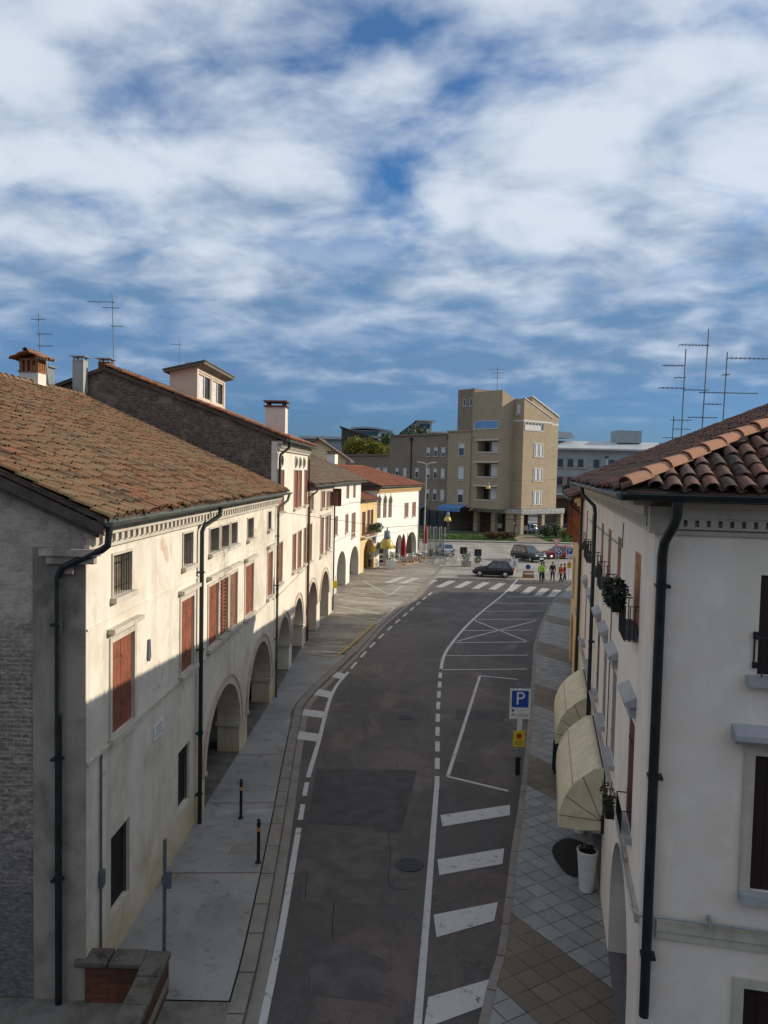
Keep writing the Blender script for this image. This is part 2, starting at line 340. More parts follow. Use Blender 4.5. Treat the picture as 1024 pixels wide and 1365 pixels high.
# ground materials -------------------------------------------------
def asphalt():
    k = NT('worn_asphalt')
    a = k.noise(0.22, (1, 0.8, 1), 6, 0.6, 0.8)
    b = k.noise(0.9, (1, 0.6, 1), 7, 0.68, 0.5, (4, 2, 0))
    g = k.noise(70, (1, 1, 1), 2, 0.6)
    cr = k.noise(0.7, (1, 1, 1), 5, 0.6, 2.2, (9, 5, 0))
    c = k.mix(k.ramp(a, 0.35, 0.68), (0.064, 0.056, 0.051), (0.118, 0.100, 0.090))
    c = k.mix(k.math('MULTIPLY', k.ramp(b, 0.46, 0.70), 0.75), c, (0.034, 0.029, 0.026))
    c = k.mix(k.math('MULTIPLY', k.ramp(k.noise(0.45, (1, 0.7, 1), 5, 0.6, 0.6, (1, 8, 0)), 0.50, 0.64), 0.85), c, (0.140, 0.102, 0.090))
    vr = k.t.nodes.new('ShaderNodeTexVoronoi'); vr.feature = 'DISTANCE_TO_EDGE'; vr.inputs['Scale'].default_value = 1.1
    wv = k.t.nodes.new('ShaderNodeVectorMath'); wv.operation = 'ADD'
    nz = k.t.nodes.new('ShaderNodeTexNoise'); nz.inputs['Scale'].default_value = 2.0; nz.inputs['Detail'].default_value = 5; k.link(k.pos, nz.inputs['Vector'])
    k.link(k.pos, wv.inputs[0]); k.link(nz.outputs['Color'], wv.inputs[1]); k.link(wv.outputs[0], vr.inputs['Vector'])
    crk = k.math('MULTIPLY', k.ramp(vr.outputs['Distance'], 0.012, 0.003), k.ramp(k.noise(0.35, (1, 1, 1), 4, 0.6, 0.5, (6, 1, 0)), 0.50, 0.60))
    c = k.mix(k.math('MULTIPLY', crk, 0.75), c, (0.012, 0.011, 0.010))
    c = k.mix(k.math('MULTIPLY', k.ramp(k.noise(2.6, (1, 0.5, 1), 6, 0.7, 0.4, (2, 6, 0)), 0.56, 0.70), 0.5), c, (0.030, 0.027, 0.024))
    c = k.mix(k.math('MULTIPLY', k.ramp(k.noise(5.5, (1, 1, 1), 5, 0.7, 0.2, (7, 3, 0)), 0.60, 0.74), 0.4), c, (0.19, 0.165, 0.15))
    t = k.math('ABSOLUTE', k.math('SUBTRACT', cr, 0.5))
    c = k.mix(k.math('MULTIPLY', k.ramp(t, 0.006, 0.001), 0.7), c, (0.014, 0.012, 0.011))
    c = k.mix(k.math('MULTIPLY', k.ramp(g, 0.42, 0.68), 0.45), c, (0.026, 0.024, 0.022))
    g2 = k.noise(120, (1, 1, 1), 2, 0.6, 0, (3, 3, 3))
    c = k.mix(k.math('MULTIPLY', k.ramp(g2, 0.58, 0.72), 0.5), c, (0.20, 0.18, 0.165))
    k.bump(g, 0.35, 0.006)
    return k.fin(c, k.math('SUBTRACT', 0.80, k.math('MULTIPLY', k.ramp(b, 0.5, 0.72), 0.28)), 0, 0.4)
M['asphalt'] = asphalt()
M['patch'] = simple('dark_asphalt_patch', (0.042, 0.039, 0.037), 0.75, 0, 0.32, 2.0, 0.4, 0.3)
M['patch2'] = simple('grey_asphalt_patch', (0.072, 0.065, 0.059), 0.75, 0, 0.28, 1.7, 0.4, 0.3)
M['farasphalt'] = simple('sun_pale_asphalt', (0.27, 0.25, 0.215), 0.9, 0, 0.25, 0.35, 0.3)  # far asphalt paler than the street: sunlight on it put into the colour
def piazza():
    k = NT('piazza_asphalt')
    a = k.noise(0.3, (0.5, 1.6, 1), 6, 0.62, 0.9)
    b = k.noise(1.4, (0.6, 1.5, 1), 7, 0.66, 0.5, (4, 2, 0))
    g = k.noise(60, (1, 1, 1), 2, 0.6)
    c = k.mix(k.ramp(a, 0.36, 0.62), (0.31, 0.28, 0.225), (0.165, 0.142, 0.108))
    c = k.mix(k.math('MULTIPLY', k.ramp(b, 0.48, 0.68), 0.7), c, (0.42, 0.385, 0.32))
    k.bump(g, 0.3, 0.006)
    return k.fin(c, 0.85, 0, 0.3)
M['piazza'] = piazza()
def sidewalk():
    k = NT('pale_sidewalk_concrete')
    a = k.noise(0.5, (1, 1, 1), 6, 0.6, 0.5)
    g = k.noise(45, (1, 1, 1), 3, 0.65)
    s = k.noise(3.5, (1, 1, 1), 5, 0.6, 0.6, (3, 1, 0))
    c = k.mix(k.ramp(a, 0.35, 0.7), (0.30, 0.29, 0.275), (0.215, 0.205, 0.19))
    c = k.mix(k.math('MULTIPLY', k.ramp(s, 0.54, 0.70), 0.65), c, (0.14, 0.125, 0.11))
    c = k.mix(k.math('MULTIPLY', k.ramp(g, 0.45, 0.7), 0.45), c, (0.16, 0.15, 0.14))
    k.bump(g, 0.2, 0.005)
    return k.fin(c, 0.85, 0, 0.3)
M['sidewalk'] = sidewalk()
M['kerb'] = plaster('kerb_stone', (0.25, 0.225, 0.195), (0.13, 0.115, 0.10), 0.6, 0.2, None, 0, 2.5, 0.4)
def pavers():
    k = NT('diagonal_stone_pavers')
    s = k.sep()
    q1 = k.math('ADD', k.math('MULTIPLY', s[0], 0.855), k.math('MULTIPLY', s[1], 0.517))
    q2 = k.math('ADD', k.math('MULTIPLY', s[0], -0.517), k.math('MULTIPLY', s[1], 0.855))
    T = 0.46
    def cell(q, o): return k.math('DIVIDE', k.math('ADD', q, o), T)
    u = cell(q1, 30 - 9.4 + T * 0.0 + 0.0); v = cell(q2, 30.0)
    fu = k.math('FRACT', u); fv = k.math('FRACT', v)
    def edge(f): return k.math('MINIMUM', f, k.math('SUBTRACT', 1.0, f))
    wob = k.math('MULTIPLY', k.math('SUBTRACT', k.noise(9, (1, 1, 1), 3), 0.5), 0.03)
    e = k.math('ADD', k.math('MINIMUM', edge(fu), edge(fv)), wob)
    cmb = k.t.nodes.new('ShaderNodeCombineXYZ'); k.link(k.math('FLOOR', u), cmb.inputs[0]); k.link(k.math('FLOOR', v), cmb.inputs[1])
    wnz = k.t.nodes.new('ShaderNodeTexWhiteNoise'); wnz.noise_dimensions = '2D'; k.link(cmb.outputs[0], wnz.inputs['Vector'])
    rv = wnz.outputs['Value']
    band = k.math('FRACT', k.math('DIVIDE', k.math('SUBTRACT', k.math('ADD', k.math('MULTIPLY', k.math('FLOOR', u), T), 0.1), 30.0), T * 14))
    isb = k.math('LESS_THAN', band, 4.0 / 14)
    n = k.noise(1.3, (1, 1, 1), 6, 0.65, 0.4)
    grey = k.mix(rv, (0.19, 0.195, 0.185), (0.265, 0.265, 0.25))
    brown = k.mix(rv, (0.120, 0.094, 0.062), (0.170, 0.130, 0.088))
    c = k.mix(isb, grey, brown)
    c = k.mix(k.math('MULTIPLY', k.ramp(n, 0.5, 0.75), 0.45), c, (0.10, 0.085, 0.065))
    c = k.mix(k.math('MULTIPLY', k.ramp(e, 0.038, 0.016), k.ramp(k.noise(2.1, (1, 1, 1), 4, 0.6, 0, (4, 4, 0)), 0.25, 0.6)), c, (0.05, 0.043, 0.036))
    c = k.mix(k.math('MULTIPLY', k.ramp(k.noise(6.5, (1, 1, 1), 6, 0.72, 0.3, (8, 1, 0)), 0.56, 0.72), 0.5), c, (0.085, 0.075, 0.06))
    k.bump(k.ramp(e, 0.01, 0.06), 0.5, 0.01)
    return k.fin(c, k.math('SUBTRACT', 0.8, k.math('MULTIPLY', n, 0.25)), 0, 0.4)
M['pavers'] = pavers()
def paint(name, col, wear, base=(0.06, 0.054, 0.05)):
    k = NT(name)
    n = k.noise(3.5, (1, 1, 1), 8, 0.72, 0.5)
    n2 = k.noise(24, (1, 1, 1), 4, 0.7)
    f = k.ramp(k.math('ADD', k.math('MULTIPLY', n, 0.7), k.math('MULTIPLY', n2, 0.3)), 0.50 + 0.12 * (1 - wear), 0.60 + 0.12 * (1 - wear))
    return k.fin(k.mix(k.math('MULTIPLY', f, 0.85), col, base), 0.7, 0, 0.3)
M['roadpaint'] = paint('worn_white_road_paint', (0.46, 0.45, 0.43), 0.72)
M['zebrapaint'] = paint('scuffed_zebra_paint', (0.40, 0.385, 0.35), 1.0)
M['roadpaint2'] = paint('faded_white_road_paint', (0.33, 0.32, 0.30), 0.95)
M['yellowpaint'] = paint('faded_yellow_road_paint', (0.40, 0.25, 0.06), 0.6)
M['piazzapaint'] = paint('piazza_white_paint', (0.45, 0.43, 0.38), 0.8, (0.15, 0.125, 0.095))
M['lawn'] = simple('lawn_soil', (0.045, 0.075, 0.02), 0.95, 0, 0.4, 0.8)
M['earthpath'] = simple('brown_path', (0.22, 0.165, 0.105), 0.95, 0, 0.2, 0.8)
M['ground'] = simple('far_ground', (0.10, 0.095, 0.08), 0.95, 0, 0.3, 0.05)
M['mossy'] = plaster('mossy_coping_stone', (0.13, 0.115, 0.095), (0.030, 0.028, 0.022), 1.0, 0.2, (0.15, 0.14, 0.12), 0.30, 4.0, 0.9)
M['gateshut'] = simple('almost_black_shutter', (0.022, 0.010, 0.008), 0.6, 0, 0.2, 3.0)
M['brownpipe'] = simple('brown_downpipe', (0.075, 0.035, 0.025), 0.5, 0.2)
M['cobble'] = plaster('stone_slabs', (0.20, 0.18, 0.155), (0.08, 0.07, 0.06), 0.8, 0.3, None, 0, 3, 0.7)

# ---------------------------------------------------------------- mesh building
class MB:
    def __init__(self): self.v = []; self.f = []; self.r = []; self.s = []; self.k = []
    def face(self, pts, rnd=0.0, smooth=False, mi=0):
        i = len(self.v); self.v += [tuple(p) for p in pts]
        self.f.append(tuple(range(i, i + len(pts)))); self.r.append(rnd); self.s.append(smooth); self.k.append(mi)
    def idx(self, verts, faces, rnd=0.0, smooth=False, mi=0):
        i = len(self.v); self.v += [tuple(p) for p in verts]
        for f in faces:
            self.f.append(tuple(i + a for a in f)); self.r.append(rnd); self.s.append(smooth); self.k.append(mi)
    def box(self, x0, x1, y0, y1, z0, z1, rnd=0.0, mi=0):
        v = [(x0, y0, z0), (x1, y0, z0), (x1, y1, z0), (x0, y1, z0), (x0, y0, z1), (x1, y0, z1), (x1, y1, z1), (x0, y1, z1)]
        self.idx(v, [(0, 3, 2, 1), (4, 5, 6, 7), (0, 1, 5, 4), (1, 2, 6, 5), (2, 3, 7, 6), (3, 0, 4, 7)], rnd, False, mi)
    def prism(self, poly, off, mi=0, rnd=0.0):
        """polygon (3D pts) swept along vector off"""
        n = len(poly); o = Vector(off); v = [Vector(p) for p in poly] + [Vector(p) + o for p in poly]
        fs = [tuple(range(n - 1, -1, -1)), tuple(range(n, 2 * n))]
        fs += [(i, (i + 1) % n, n + (i + 1) % n, n + i) for i in range(n)]
        self.idx(v, fs, rnd, False, mi)
    def tube(self, pts, r, n=8, mi=0, cap=True, r2=None):
        pts = [Vector(p) for p in pts]; m = len(pts); rings = []
        e1 = None
        for i, p in enumerate(pts):
            d0 = (p - pts[i - 1]).normalized() if i else None; d1 = (pts[i + 1] - p).normalized() if i < m - 1 else None
            a = ((d0 or d1) + (d1 or d0))
            a = a.normalized() if a.length > 1e-6 else (d0 or d1)
            if e1 is None:
                up = Vector((0, 0, 1)) if abs(a.z) < 0.9 else Vector((1, 0, 0))
                e1 = a.cross(up).normalized()
            else: e1 = (e1 - a * e1.dot(a)).normalized()
            e2 = a.cross(e1)
            rr = r if r2 is None else r + (r2 - r) * i / (m - 1)
            rings.append([p + e1 * rr * math.cos(2 * math.pi * k / n) + e2 * rr * math.sin(2 * math.pi * k / n) for k in range(n)])
        v = [q for g in rings for q in g]
        fs = [(i * n + k, i * n + (k + 1) % n, (i + 1) * n + (k + 1) % n, (i + 1) * n + k) for i in range(m - 1) for k in range(n)]
        self.idx(v, fs, 0, n > 5, mi)
        if cap:
            self.face(rings[0], 0, False, mi); self.face(list(reversed(rings[-1])), 0, False, mi)
    def lathe(self, prof, n=20, c=(0, 0, 0), mi=0):
        v = []; fs = []; m = len(prof)
        for r, z in prof:
            for k in range(n): v.append((c[0] + r * math.cos(2 * math.pi * k / n), c[1] + r * math.sin(2 * math.pi * k / n), c[2] + z))
        for i in range(m - 1):
            for k in range(n): fs.append((i * n + k, i * n + (k + 1) % n, (i + 1) * n + (k + 1) % n, (i + 1) * n + k))
        self.idx(v, fs, 0, True, mi)
        self.face([v[k] for k in range(n)][::-1], 0, False, mi); self.face(v[-n:], 0, False, mi)
    def leaves(self, centre, rad, n, size, shape='ball'):
        for _ in range(n):
            while True:
                p = Vector((random.uniform(-1, 1), random.uniform(-1, 1), random.uniform(-1, 1)))
                if 0.25 < p.length < 1: break
            c = Vector(centre) + Vector((p.x * rad[0], p.y * rad[1], p.z * rad[2]))
            a = Vector((random.gauss(0, 1), random.gauss(0, 1), random.gauss(0, 1))).normalized()
            b = a.orthogonal().normalized(); b.rotate(Matrix.Rotation(random.uniform(0, 6.28), 3, a)); d = a.cross(b)
            s = size * random.uniform(0.6, 1.3)
            self.face([c - b * s, c + d * s * 0.5, c + b * s, c - d * s * 0.5], random.random())
    def build(self, name, mats, parent=None, loc=None):
        me = bpy.data.meshes.new(name)
        me.from_pydata(self.v, [], self.f)
        if not isinstance(mats, (list, tuple)): mats = [mats]
        for m in mats: me.materials.append(m)
        at = me.attributes.new('rnd', 'FLOAT', 'FACE'); at.data.foreach_set('value', self.r)
        me.polygons.foreach_set('use_smooth', self.s); me.polygons.foreach_set('material_index', self.k)
        me.update()
        o = bpy.data.objects.new(name, me); COL.objects.link(o)
        if parent: o.parent = parent
        if loc: o.location = loc
        return o

def tag(o, label=None, cat=None, group=None, kind=None):
    if label: o['label'] = label
    if cat: o['category'] = cat
    if group: o['group'] = group
    if kind: o['kind'] = kind
    return o
def thing(name, label, cat, loc=(0, 0, 0), rz=0.0, group=None):
    o = bpy.data.objects.new(name, None); COL.objects.link(o); o.empty_display_size = 0.2
    o.location = loc; o.rotation_euler = (0, 0, rz)
    return tag(o, label, cat, group)
def copy_tree(o, parent=None):
    c = o.copy(); COL.objects.link(c); c.parent = parent
    for ch in list(o.children): copy_tree(ch, c)
    return c
def dup(root, loc, rz, label):
    c = copy_tree(root); c.location = loc; c.rotation_euler = (0, 0, rz); c['label'] = label
    return c
def structure(name, mb, mat): return tag(mb.build(name, mat), kind='structure')

# ---------------------------------------------------------------- architecture
def facade(mb, x0, x1, z0, z1, ops, y=0.0, mi=0):
    """ops: (xa, xb, za, zb, reveal, springing or None)"""
    xs = sorted({x0, x1} | {v for o in ops for v in (o[0], o[1]) if x0 < v < x1})
    zs = sorted({z0, z1} | {v for o in ops for v in (o[2], o[3]) if z0 < v < z1})
    for i in range(len(xs) - 1):
        for j in range(len(zs) - 1):
            cx, cz = (xs[i] + xs[i + 1]) / 2, (zs[j] + zs[j + 1]) / 2
            if any(o[0] < cx < o[1] and o[2] < cz < o[3] for o in ops): continue
            mb.face([(xs[i], y, zs[j]), (xs[i + 1], y, zs[j]), (xs[i + 1], y, zs[j + 1]), (xs[i], y, zs[j + 1])], mi=mi)
    for xa, xb, za, zb, rv, sp in ops:
        y2 = y + rv
        if sp is None:
            mb.face([(xa, y, zb), (xb, y, zb), (xb, y2, zb), (xa, y2, zb)], mi=mi)
            top = zb
        else:
            n = 20; cxm = (xa + xb) / 2; a = (xb - xa) / 2
            pts = [(cxm - a * math.cos(math.pi * k / n), sp + (zb - sp) * math.sin(math.pi * k / n)) for k in range(n + 1)]
            for k in range(n):
                (p, q), (p2, q2) = pts[k], pts[k + 1]
                if abs(q - zb) > 1e-6 or abs(q2 - zb) > 1e-6:
                    mb.face([(p, y, q), (p2, y, q2), (p2, y, zb), (p, y, zb)], mi=mi)
                mb.face([(p, y, q), (p, y2, q), (p2, y2, q2), (p2, y, q2)], mi=mi, smooth=True)
            top = sp
        mb.face([(xa, y, za), (xa, y2, za), (xa, y2, top), (xa, y, top)], mi=mi)
        mb.face([(xb, y, za), (xb, y, top), (xb, y2, top), (xb, y2, za)], mi=mi)
        if za > z0 + 0.01: mb.face([(xa, y, za), (xb, y, za), (xb, y2, za), (xa, y2, za)], mi=mi)

def arch_band(xa, xb, sp, zb, w, y0, y1, mb):
    n = 24; cx = (xa + xb) / 2; a = (xb - xa) / 2
    def P(k, e): return (cx - (a + e) * math.cos(math.pi * k / n), sp + (zb - sp + e) * math.sin(math.pi * k / n))
    for k in range(n):
        i0, i1, o0, o1 = P(k, 0.004), P(k + 1, 0.004), P(k, w), P(k + 1, w)
        mb.face([(i0[0], y0, i0[1]), (i1[0], y0, i1[1]), (o1[0], y0, o1[1]), (o0[0], y0, o0[1])], smooth=False)
        mb.face([(o0[0], y0, o0[1]), (o1[0], y0, o1[1]), (o1[0], y1, o1[1]), (o0[0], y1, o0[1])])
        mb.face([(i0[0], y0, i0[1]), (i0[0], y1, i0[1]), (i1[0], y1, i1[1]), (i1[0], y0, i1[1])])

def window(root, x0, x1, z0, z1, kind='shut', frame=0.09, fmat=None, smat=None, sill=True, hood=False, rev=0.18, pane=None, y=0.0, ins=.045):
    fmat = fmat or M['stone']; smat = smat or M['shut']
    m = MB(); e = 0.002
    if frame > 0:
        f = frame; a, b = y - 0.03, y - e
        m.box(x0 - f, x0, a, b, z0, z1); m.box(x1, x1 + f, a, b, z0, z1); m.box(x0 - f, x1 + f, a, b, z1 + e, z1 + f)
    else:
        m.box(x0 + .01, x0 + .04, y + rev * .5, y + rev * .5 + .03, z0 + .01, z1 - .01); m.box(x1 - .04, x1 - .01, y + rev * .5, y + rev * .5 + .03, z0 + .01, z1 - .01); m.box(x0 + .01, x1 - .01, y + rev * .5 - .004, y + rev * .5 + .034, z1 - .05, z1 - .012)
    w = m.build('window', fmat if frame > 0 else M['wood'], root)
    if sill:
        s = MB(); s.box(x0 - frame - .06, x1 + frame + .06, y - 0.13, y - e, z0 - 0.11, z0 - e); s.build('sill', fmat, w)
    if hood:
        s = MB(); zt = z1 + frame + 0.10
        s.box(x0 - frame - .1, x1 + frame + .1, y - .16, y - e, zt, zt + .09); s.box(x0 - frame - .06, x1 + frame + .06, y - .09, y - e, zt - .05, zt - .001)
        s.build('hood', fmat, w)
    if kind == 'shut':
        mid = (x0 + x1) / 2; t = 0.012
        for a, b in ((x0 + t, mid - .006), (mid + .006, x1 - t)):
            s = MB(); npl = 3; pw = (b - a) / npl
            for k in range(npl): s.box(a + k * pw + .003, a + (k + 1) * pw - .003, y + ins, y + ins + .04, z0 + .012, z1 - .012)
            for zc in (z0 + 0.25 * (z1 - z0), z0 + 0.78 * (z1 - z0)): s.box(a + .03, b - .03, y + ins - .015, y + ins - .0005, zc - .035, zc + .035)
            s.build('shutter', smat, w)
        s = MB(); s.face([(x0, y + rev, z0), (x1, y + rev, z0), (x1, y + rev, z1), (x0, y + rev, z1)]); s.build('pane', M['dark'], w)
    elif kind == 'louver':
        mid = (x0 + x1) / 2; t = 0.012
        for a, b in ((x0 + t, mid - .006), (mid + .006, x1 - t)):
            s = MB()
            s.box(a, a + .05, y + .04, y + .085, z0 + .012, z1 - .012); s.box(b - .05, b, y + .04, y + .085, z0 + .012, z1 - .012)
            n = int((z1 - z0) / 0.11)
            for k in range(n):
                zc = z0 + .03 + k * (z1 - z0 - .06) / n
                s.prism([(a + .051, y + .04, zc), (a + .051, y + .08, zc + .05), (a + .051, y + .085, zc + .065), (a + .051, y + .045, zc + .015)], (b - a - .102, 0, 0))
            s.build('shutter', smat, w)
        s = MB(); s.face([(x0, y + rev, z0), (x1, y + rev, z0), (x1, y + rev, z1), (x0, y + rev, z1)]); s.build('pane', M['dark'], w)
    else:
        s = MB(); s.face([(x0, y + rev - .01, z0), (x1, y + rev - .01, z0), (x1, y + rev - .01, z1), (x0, y + rev - .01, z1)])
        s.build('pane', pane or M['glass'], w)
        if kind == 'bars':
            s = MB(); n = max(4, int((x1 - x0) / 0.13))
            for k in range(n + 1):
                xx = x0 + .03 + k * (x1 - x0 - .06) / n
                s.tube([(xx, y + .03, z0), (xx, y + .03, z1)], 0.008, 5)
            for k in (0.2, 0.8): s.box(x0, x1, y + .026, y + .034, z0 + k * (z1 - z0) - .009, z0 + k * (z1 - z0) + .009)
            s.build('grille', M['iron'], w)
        if kind == 'open':
            lw = (x1 - x0) / 2
            for a, b in ((x0 - lw - .02, x0 - .02), (x1 + .02, x1 + lw + .02)):
                s = MB(); npl = 3; pw = (b - a) / npl
                for k in range(npl): s.box(a + k * pw + .003, a + (k + 1) * pw - .003, y - .075, y - .04, z0, z1)
                s.build('shutter', smat, w)
        if kind in ('frame', 'open'):
            s = MB(); mid = (x0 + x1) / 2; yy = y + rev - .05
            for a, b in ((x0 + .005, x0 + .06), (mid - .03, mid + .03), (x1 - .06, x1 - .005)): s.box(a, b, yy, yy + .03, z0 + .005, z1 - .005)
            s.box(x0 + .061, mid - .031, yy, yy + .03, z1 - .07, z1 - .006); s.box(mid + .031, x1 - .061, yy, yy + .03, z1 - .07, z1 - .006)
            s.build('frame', M['whitepaint'] if kind == 'frame' else M['wood'], w)
    return w

def wall_slab(mb, pts, mi=0): mb.face(pts, mi=mi)

def tile_field(mb, O, U, V, Wn, Lu, Lv, tw=0.2, tl=0.36, seg=4, clip=None, jit=1.0, base=True):
    O, U, V, Wn = Vector(O), Vector(U).normalized(), Vector(V).normalized(), Vector(Wn).normalized()
    nu, nv = max(1, round(Lu / tw)), max(1, round(Lv / tl)); tw = Lu / nu; tl = Lv / nv
    cs = [(math.cos(math.pi * k / seg), math.sin(math.pi * k / seg)) for k in range(seg + 1)]
    for i in range(nu):
        uc = (i + 0.5) * tw; cj = random.uniform(-.010, .010) * jit; rowj = random.uniform(-.10, .10) * min(1, jit)
        for j in range(nv):
            vc = j * tl
            if clip and not clip(uc, vc + tl * 0.5): continue
            r1, r2 = tw * 0.44, tw * 0.37
            du = cj + random.uniform(-.012, .012) * jit; dw = random.uniform(-.009, .014) * jit; dv = random.uniform(-.04, .04) * jit
            sk = random.uniform(-.022, .022) * jit; vc += rowj
            rn = random.random()
            lo = O + U * (uc + du) + V * (vc + dv - 0.03) + Wn * (0.045 + dw)
            hi = O + U * (uc + du + sk) + V * (vc + dv + tl * 1.12) + Wn * (0.012 + dw)
            A = [lo + U * (c * r1) + Wn * (s * r1 * 0.85) for c, s in cs]
            B = [hi + U * (c * r2) + Wn * (s * r2 * 0.85) for c, s in cs]
            n = seg + 1
            mb.idx(A + B, [(k, k + 1, n + k + 1, n + k) for k in range(seg)], rn, True)
            # open lower end: thickness lip
            A2 = [lo + U * (c * (r1 - .016)) + Wn * (s * (r1 - .016) * 0.85) for c, s in cs]
            mb.idx(A + A2, [(k, n + k, n + k + 1, k + 1) for k in range(seg)], rn * 0.5, False)
            # channel tile between the covers
            lo2 = lo + U * tw * 0.5 - Wn * 0.03; hi2 = hi + U * tw * 0.5 - Wn * 0.03
            hw = tw * 0.32
            mb.idx([lo2 - U * hw + Wn * .03, lo2 - Wn * .005, lo2 + U * hw + Wn * .03, hi2 - U * hw + Wn * .03, hi2 - Wn * .005, hi2 + U * hw + Wn * .03],
                   [(0, 1, 4, 3), (1, 2, 5, 4)], random.random() * 0.7 + 0.1, False)

def ridge_tiles(mb, A, B, r=0.12, tl=0.42, seg=5):
    A, B = Vector(A), Vector(B); d = (B - A); L = d.length; d.normalize()
    up = Vector((0, 0, 1)); U = d.cross(up).normalized(); Wn = U.cross(d).normalized()
    n = max(1, round(L / tl)); tl = L / n
    cs = [(math.cos(math.pi * k / seg), math.sin(math.pi * k / seg)) for k in range(seg + 1)]
    for i in range(n):
        lo = A + d * (i * tl - .03) + Wn * (0.035 + random.uniform(0, .012)) + U * random.uniform(-.012, .012); hi = A + d * ((i + 1) * tl + .02) + Wn * 0.01 + U * random.uniform(-.012, .012)
        P = [lo + U * c * r * 1.05 + Wn * s * r for c, s in cs]; Q = [hi + U * c * r * .9 + Wn * s * r * .9 for c, s in cs]
        P2 = [lo + U * c * (r * 1.05 - .02) + Wn * s * (r - .02) for c, s in cs]
        m = seg + 1; rn = random.random()
        mb.idx(P + Q, [(k, k + 1, m + k + 1, m + k) for k in range(seg)], rn, True)
        mb.idx(P + P2, [(k, m + k, m + k + 1, k + 1) for k in range(seg)], rn * .5, False)

def cornice(root, x0, x1, z, mat, y0=0.0, size=1.0, dent=0.30, dmat=None):
    m = MB(); s = size
    m.box(x0, x1, y0 - .10 * s, y0 - .002, z, z + .10 * s)
    m.box(x0, x1, y0 - .22 * s, y0 - .002, z + .26 * s, z + .40 * s)
    n = int((x1 - x0) / dent)
    for k in range(n):
        xx = x0 + (k + .5) * (x1 - x0) / n
        m.box(xx - dent * .24, xx + dent * .24, y0 - .18 * s, y0 - .002, z + .102 * s, z + .258 * s)
    return m.build('cornice', mat, root)

def downpipe(root, pts, r=0.055, mat=None, clamps=()):
    m = MB(); m.tube(pts, r, 10)
    for (x, y, z) in clamps: m.box(x - r - .02, x + r + .02, y - r - .01, y + r + .05, z - .02, z + .02)
    return m.build('downpipe', mat or M['pipe'], root)

def gutter(root, A, B, r=0.075, mat=None):
    A, B = Vector(A), Vector(B); d = (B - A).normalized(); up = Vector((0, 0, 1)); s = d.cross(up)
    m = MB(); seg = 8
    pr = [(math.cos(math.pi * k / seg + math.pi), math.sin(math.pi * k / seg + math.pi)) for k in range(seg + 1)]
    for rr in (r, r - .012):
        P = [A + s * c * rr + up * q * rr for c, q in pr]; Q = [B + s * c * rr + up * q * rr for c, q in pr]
        n = seg + 1; m.idx(P + Q, [(k, k + 1, n + k + 1, n + k) for k in range(seg)], 0, True)
    for E in (A, B): m.face([E + s * c * r + up * q * r for c, q in pr])
    for sg in (-1, 1):
        m.tube([A + s * sg * (r - .004), B + s * sg * (r - .004)], 0.012, 5)
    return m.build('gutter', mat or M['gutter'], root)

def smooth_path(pts, n=8):
    P = [Vector((p[0], p[1], 0)) for p in pts]; P = [2 * P[0] - P[1]] + P + [2 * P[-1] - P[-2]]; out = []
    for i in range(1, len(P) - 2):
        for k in range(n):
            t = k / n
            out.append(0.5 * (2 * P[i] + (P[i + 1] - P[i - 1]) * t + (2 * P[i - 1] - 5 * P[i] + 4 * P[i + 1] - P[i + 2]) * t * t + (3 * P[i] - P[i - 1] - 3 * P[i + 1] + P[i + 2]) * t ** 3))
    out.append(P[-2]); return out
def offset_path(P, d):
    out = []
    for i, p in enumerate(P):
        a = (P[min(i + 1, len(P) - 1)] - P[max(i - 1, 0)]).normalized()
        out.append(p + Vector((a.y, -a.x, 0)) * d)       # +d = to the right of travel
    return out
def ribbon(mb, P, w, z, off=0.0):
    L = offset_path(P, off - w / 2); Rr = offset_path(P, off + w / 2)
    for i in range(len(P) - 1):
        mb.face([(L[i].x, L[i].y, z), (Rr[i].x, Rr[i].y, z), (Rr[i + 1].x, Rr[i + 1].y, z), (L[i + 1].x, L[i + 1].y, z)])
def band(mb, A, B, z):
    for i in range(len(A) - 1): mb.face([(A[i].x, A[i].y, z), (B[i].x, B[i].y, z), (B[i + 1].x, B[i + 1].y, z), (A[i + 1].x, A[i + 1].y, z)])
def between(P, ya, yb):
    """part of a path (sorted in y) between two y values"""
    out = []
    for i in range(len(P) - 1):
        a, b = P[i], P[i + 1]
        for t in (ya, yb):
            if a.y < t < b.y: out.append(a.lerp(b, (t - a.y) / (b.y - a.y)))
        if ya <= b.y <= yb: out.append(b)
    if ya <= P[0].y <= yb: out.append(P[0])
    return sorted(out, key=lambda p: p.y)
def x_at(P, y):
    for i in range(len(P) - 1):
        if P[i].y <= y <= P[i + 1].y: return P[i].lerp(P[i + 1], (y - P[i].y) / (P[i + 1].y - P[i].y)).x
    return P[-1].x if y > P[-1].y else P[0].x
def ang(d): return math.atan2(d[1], d[0])

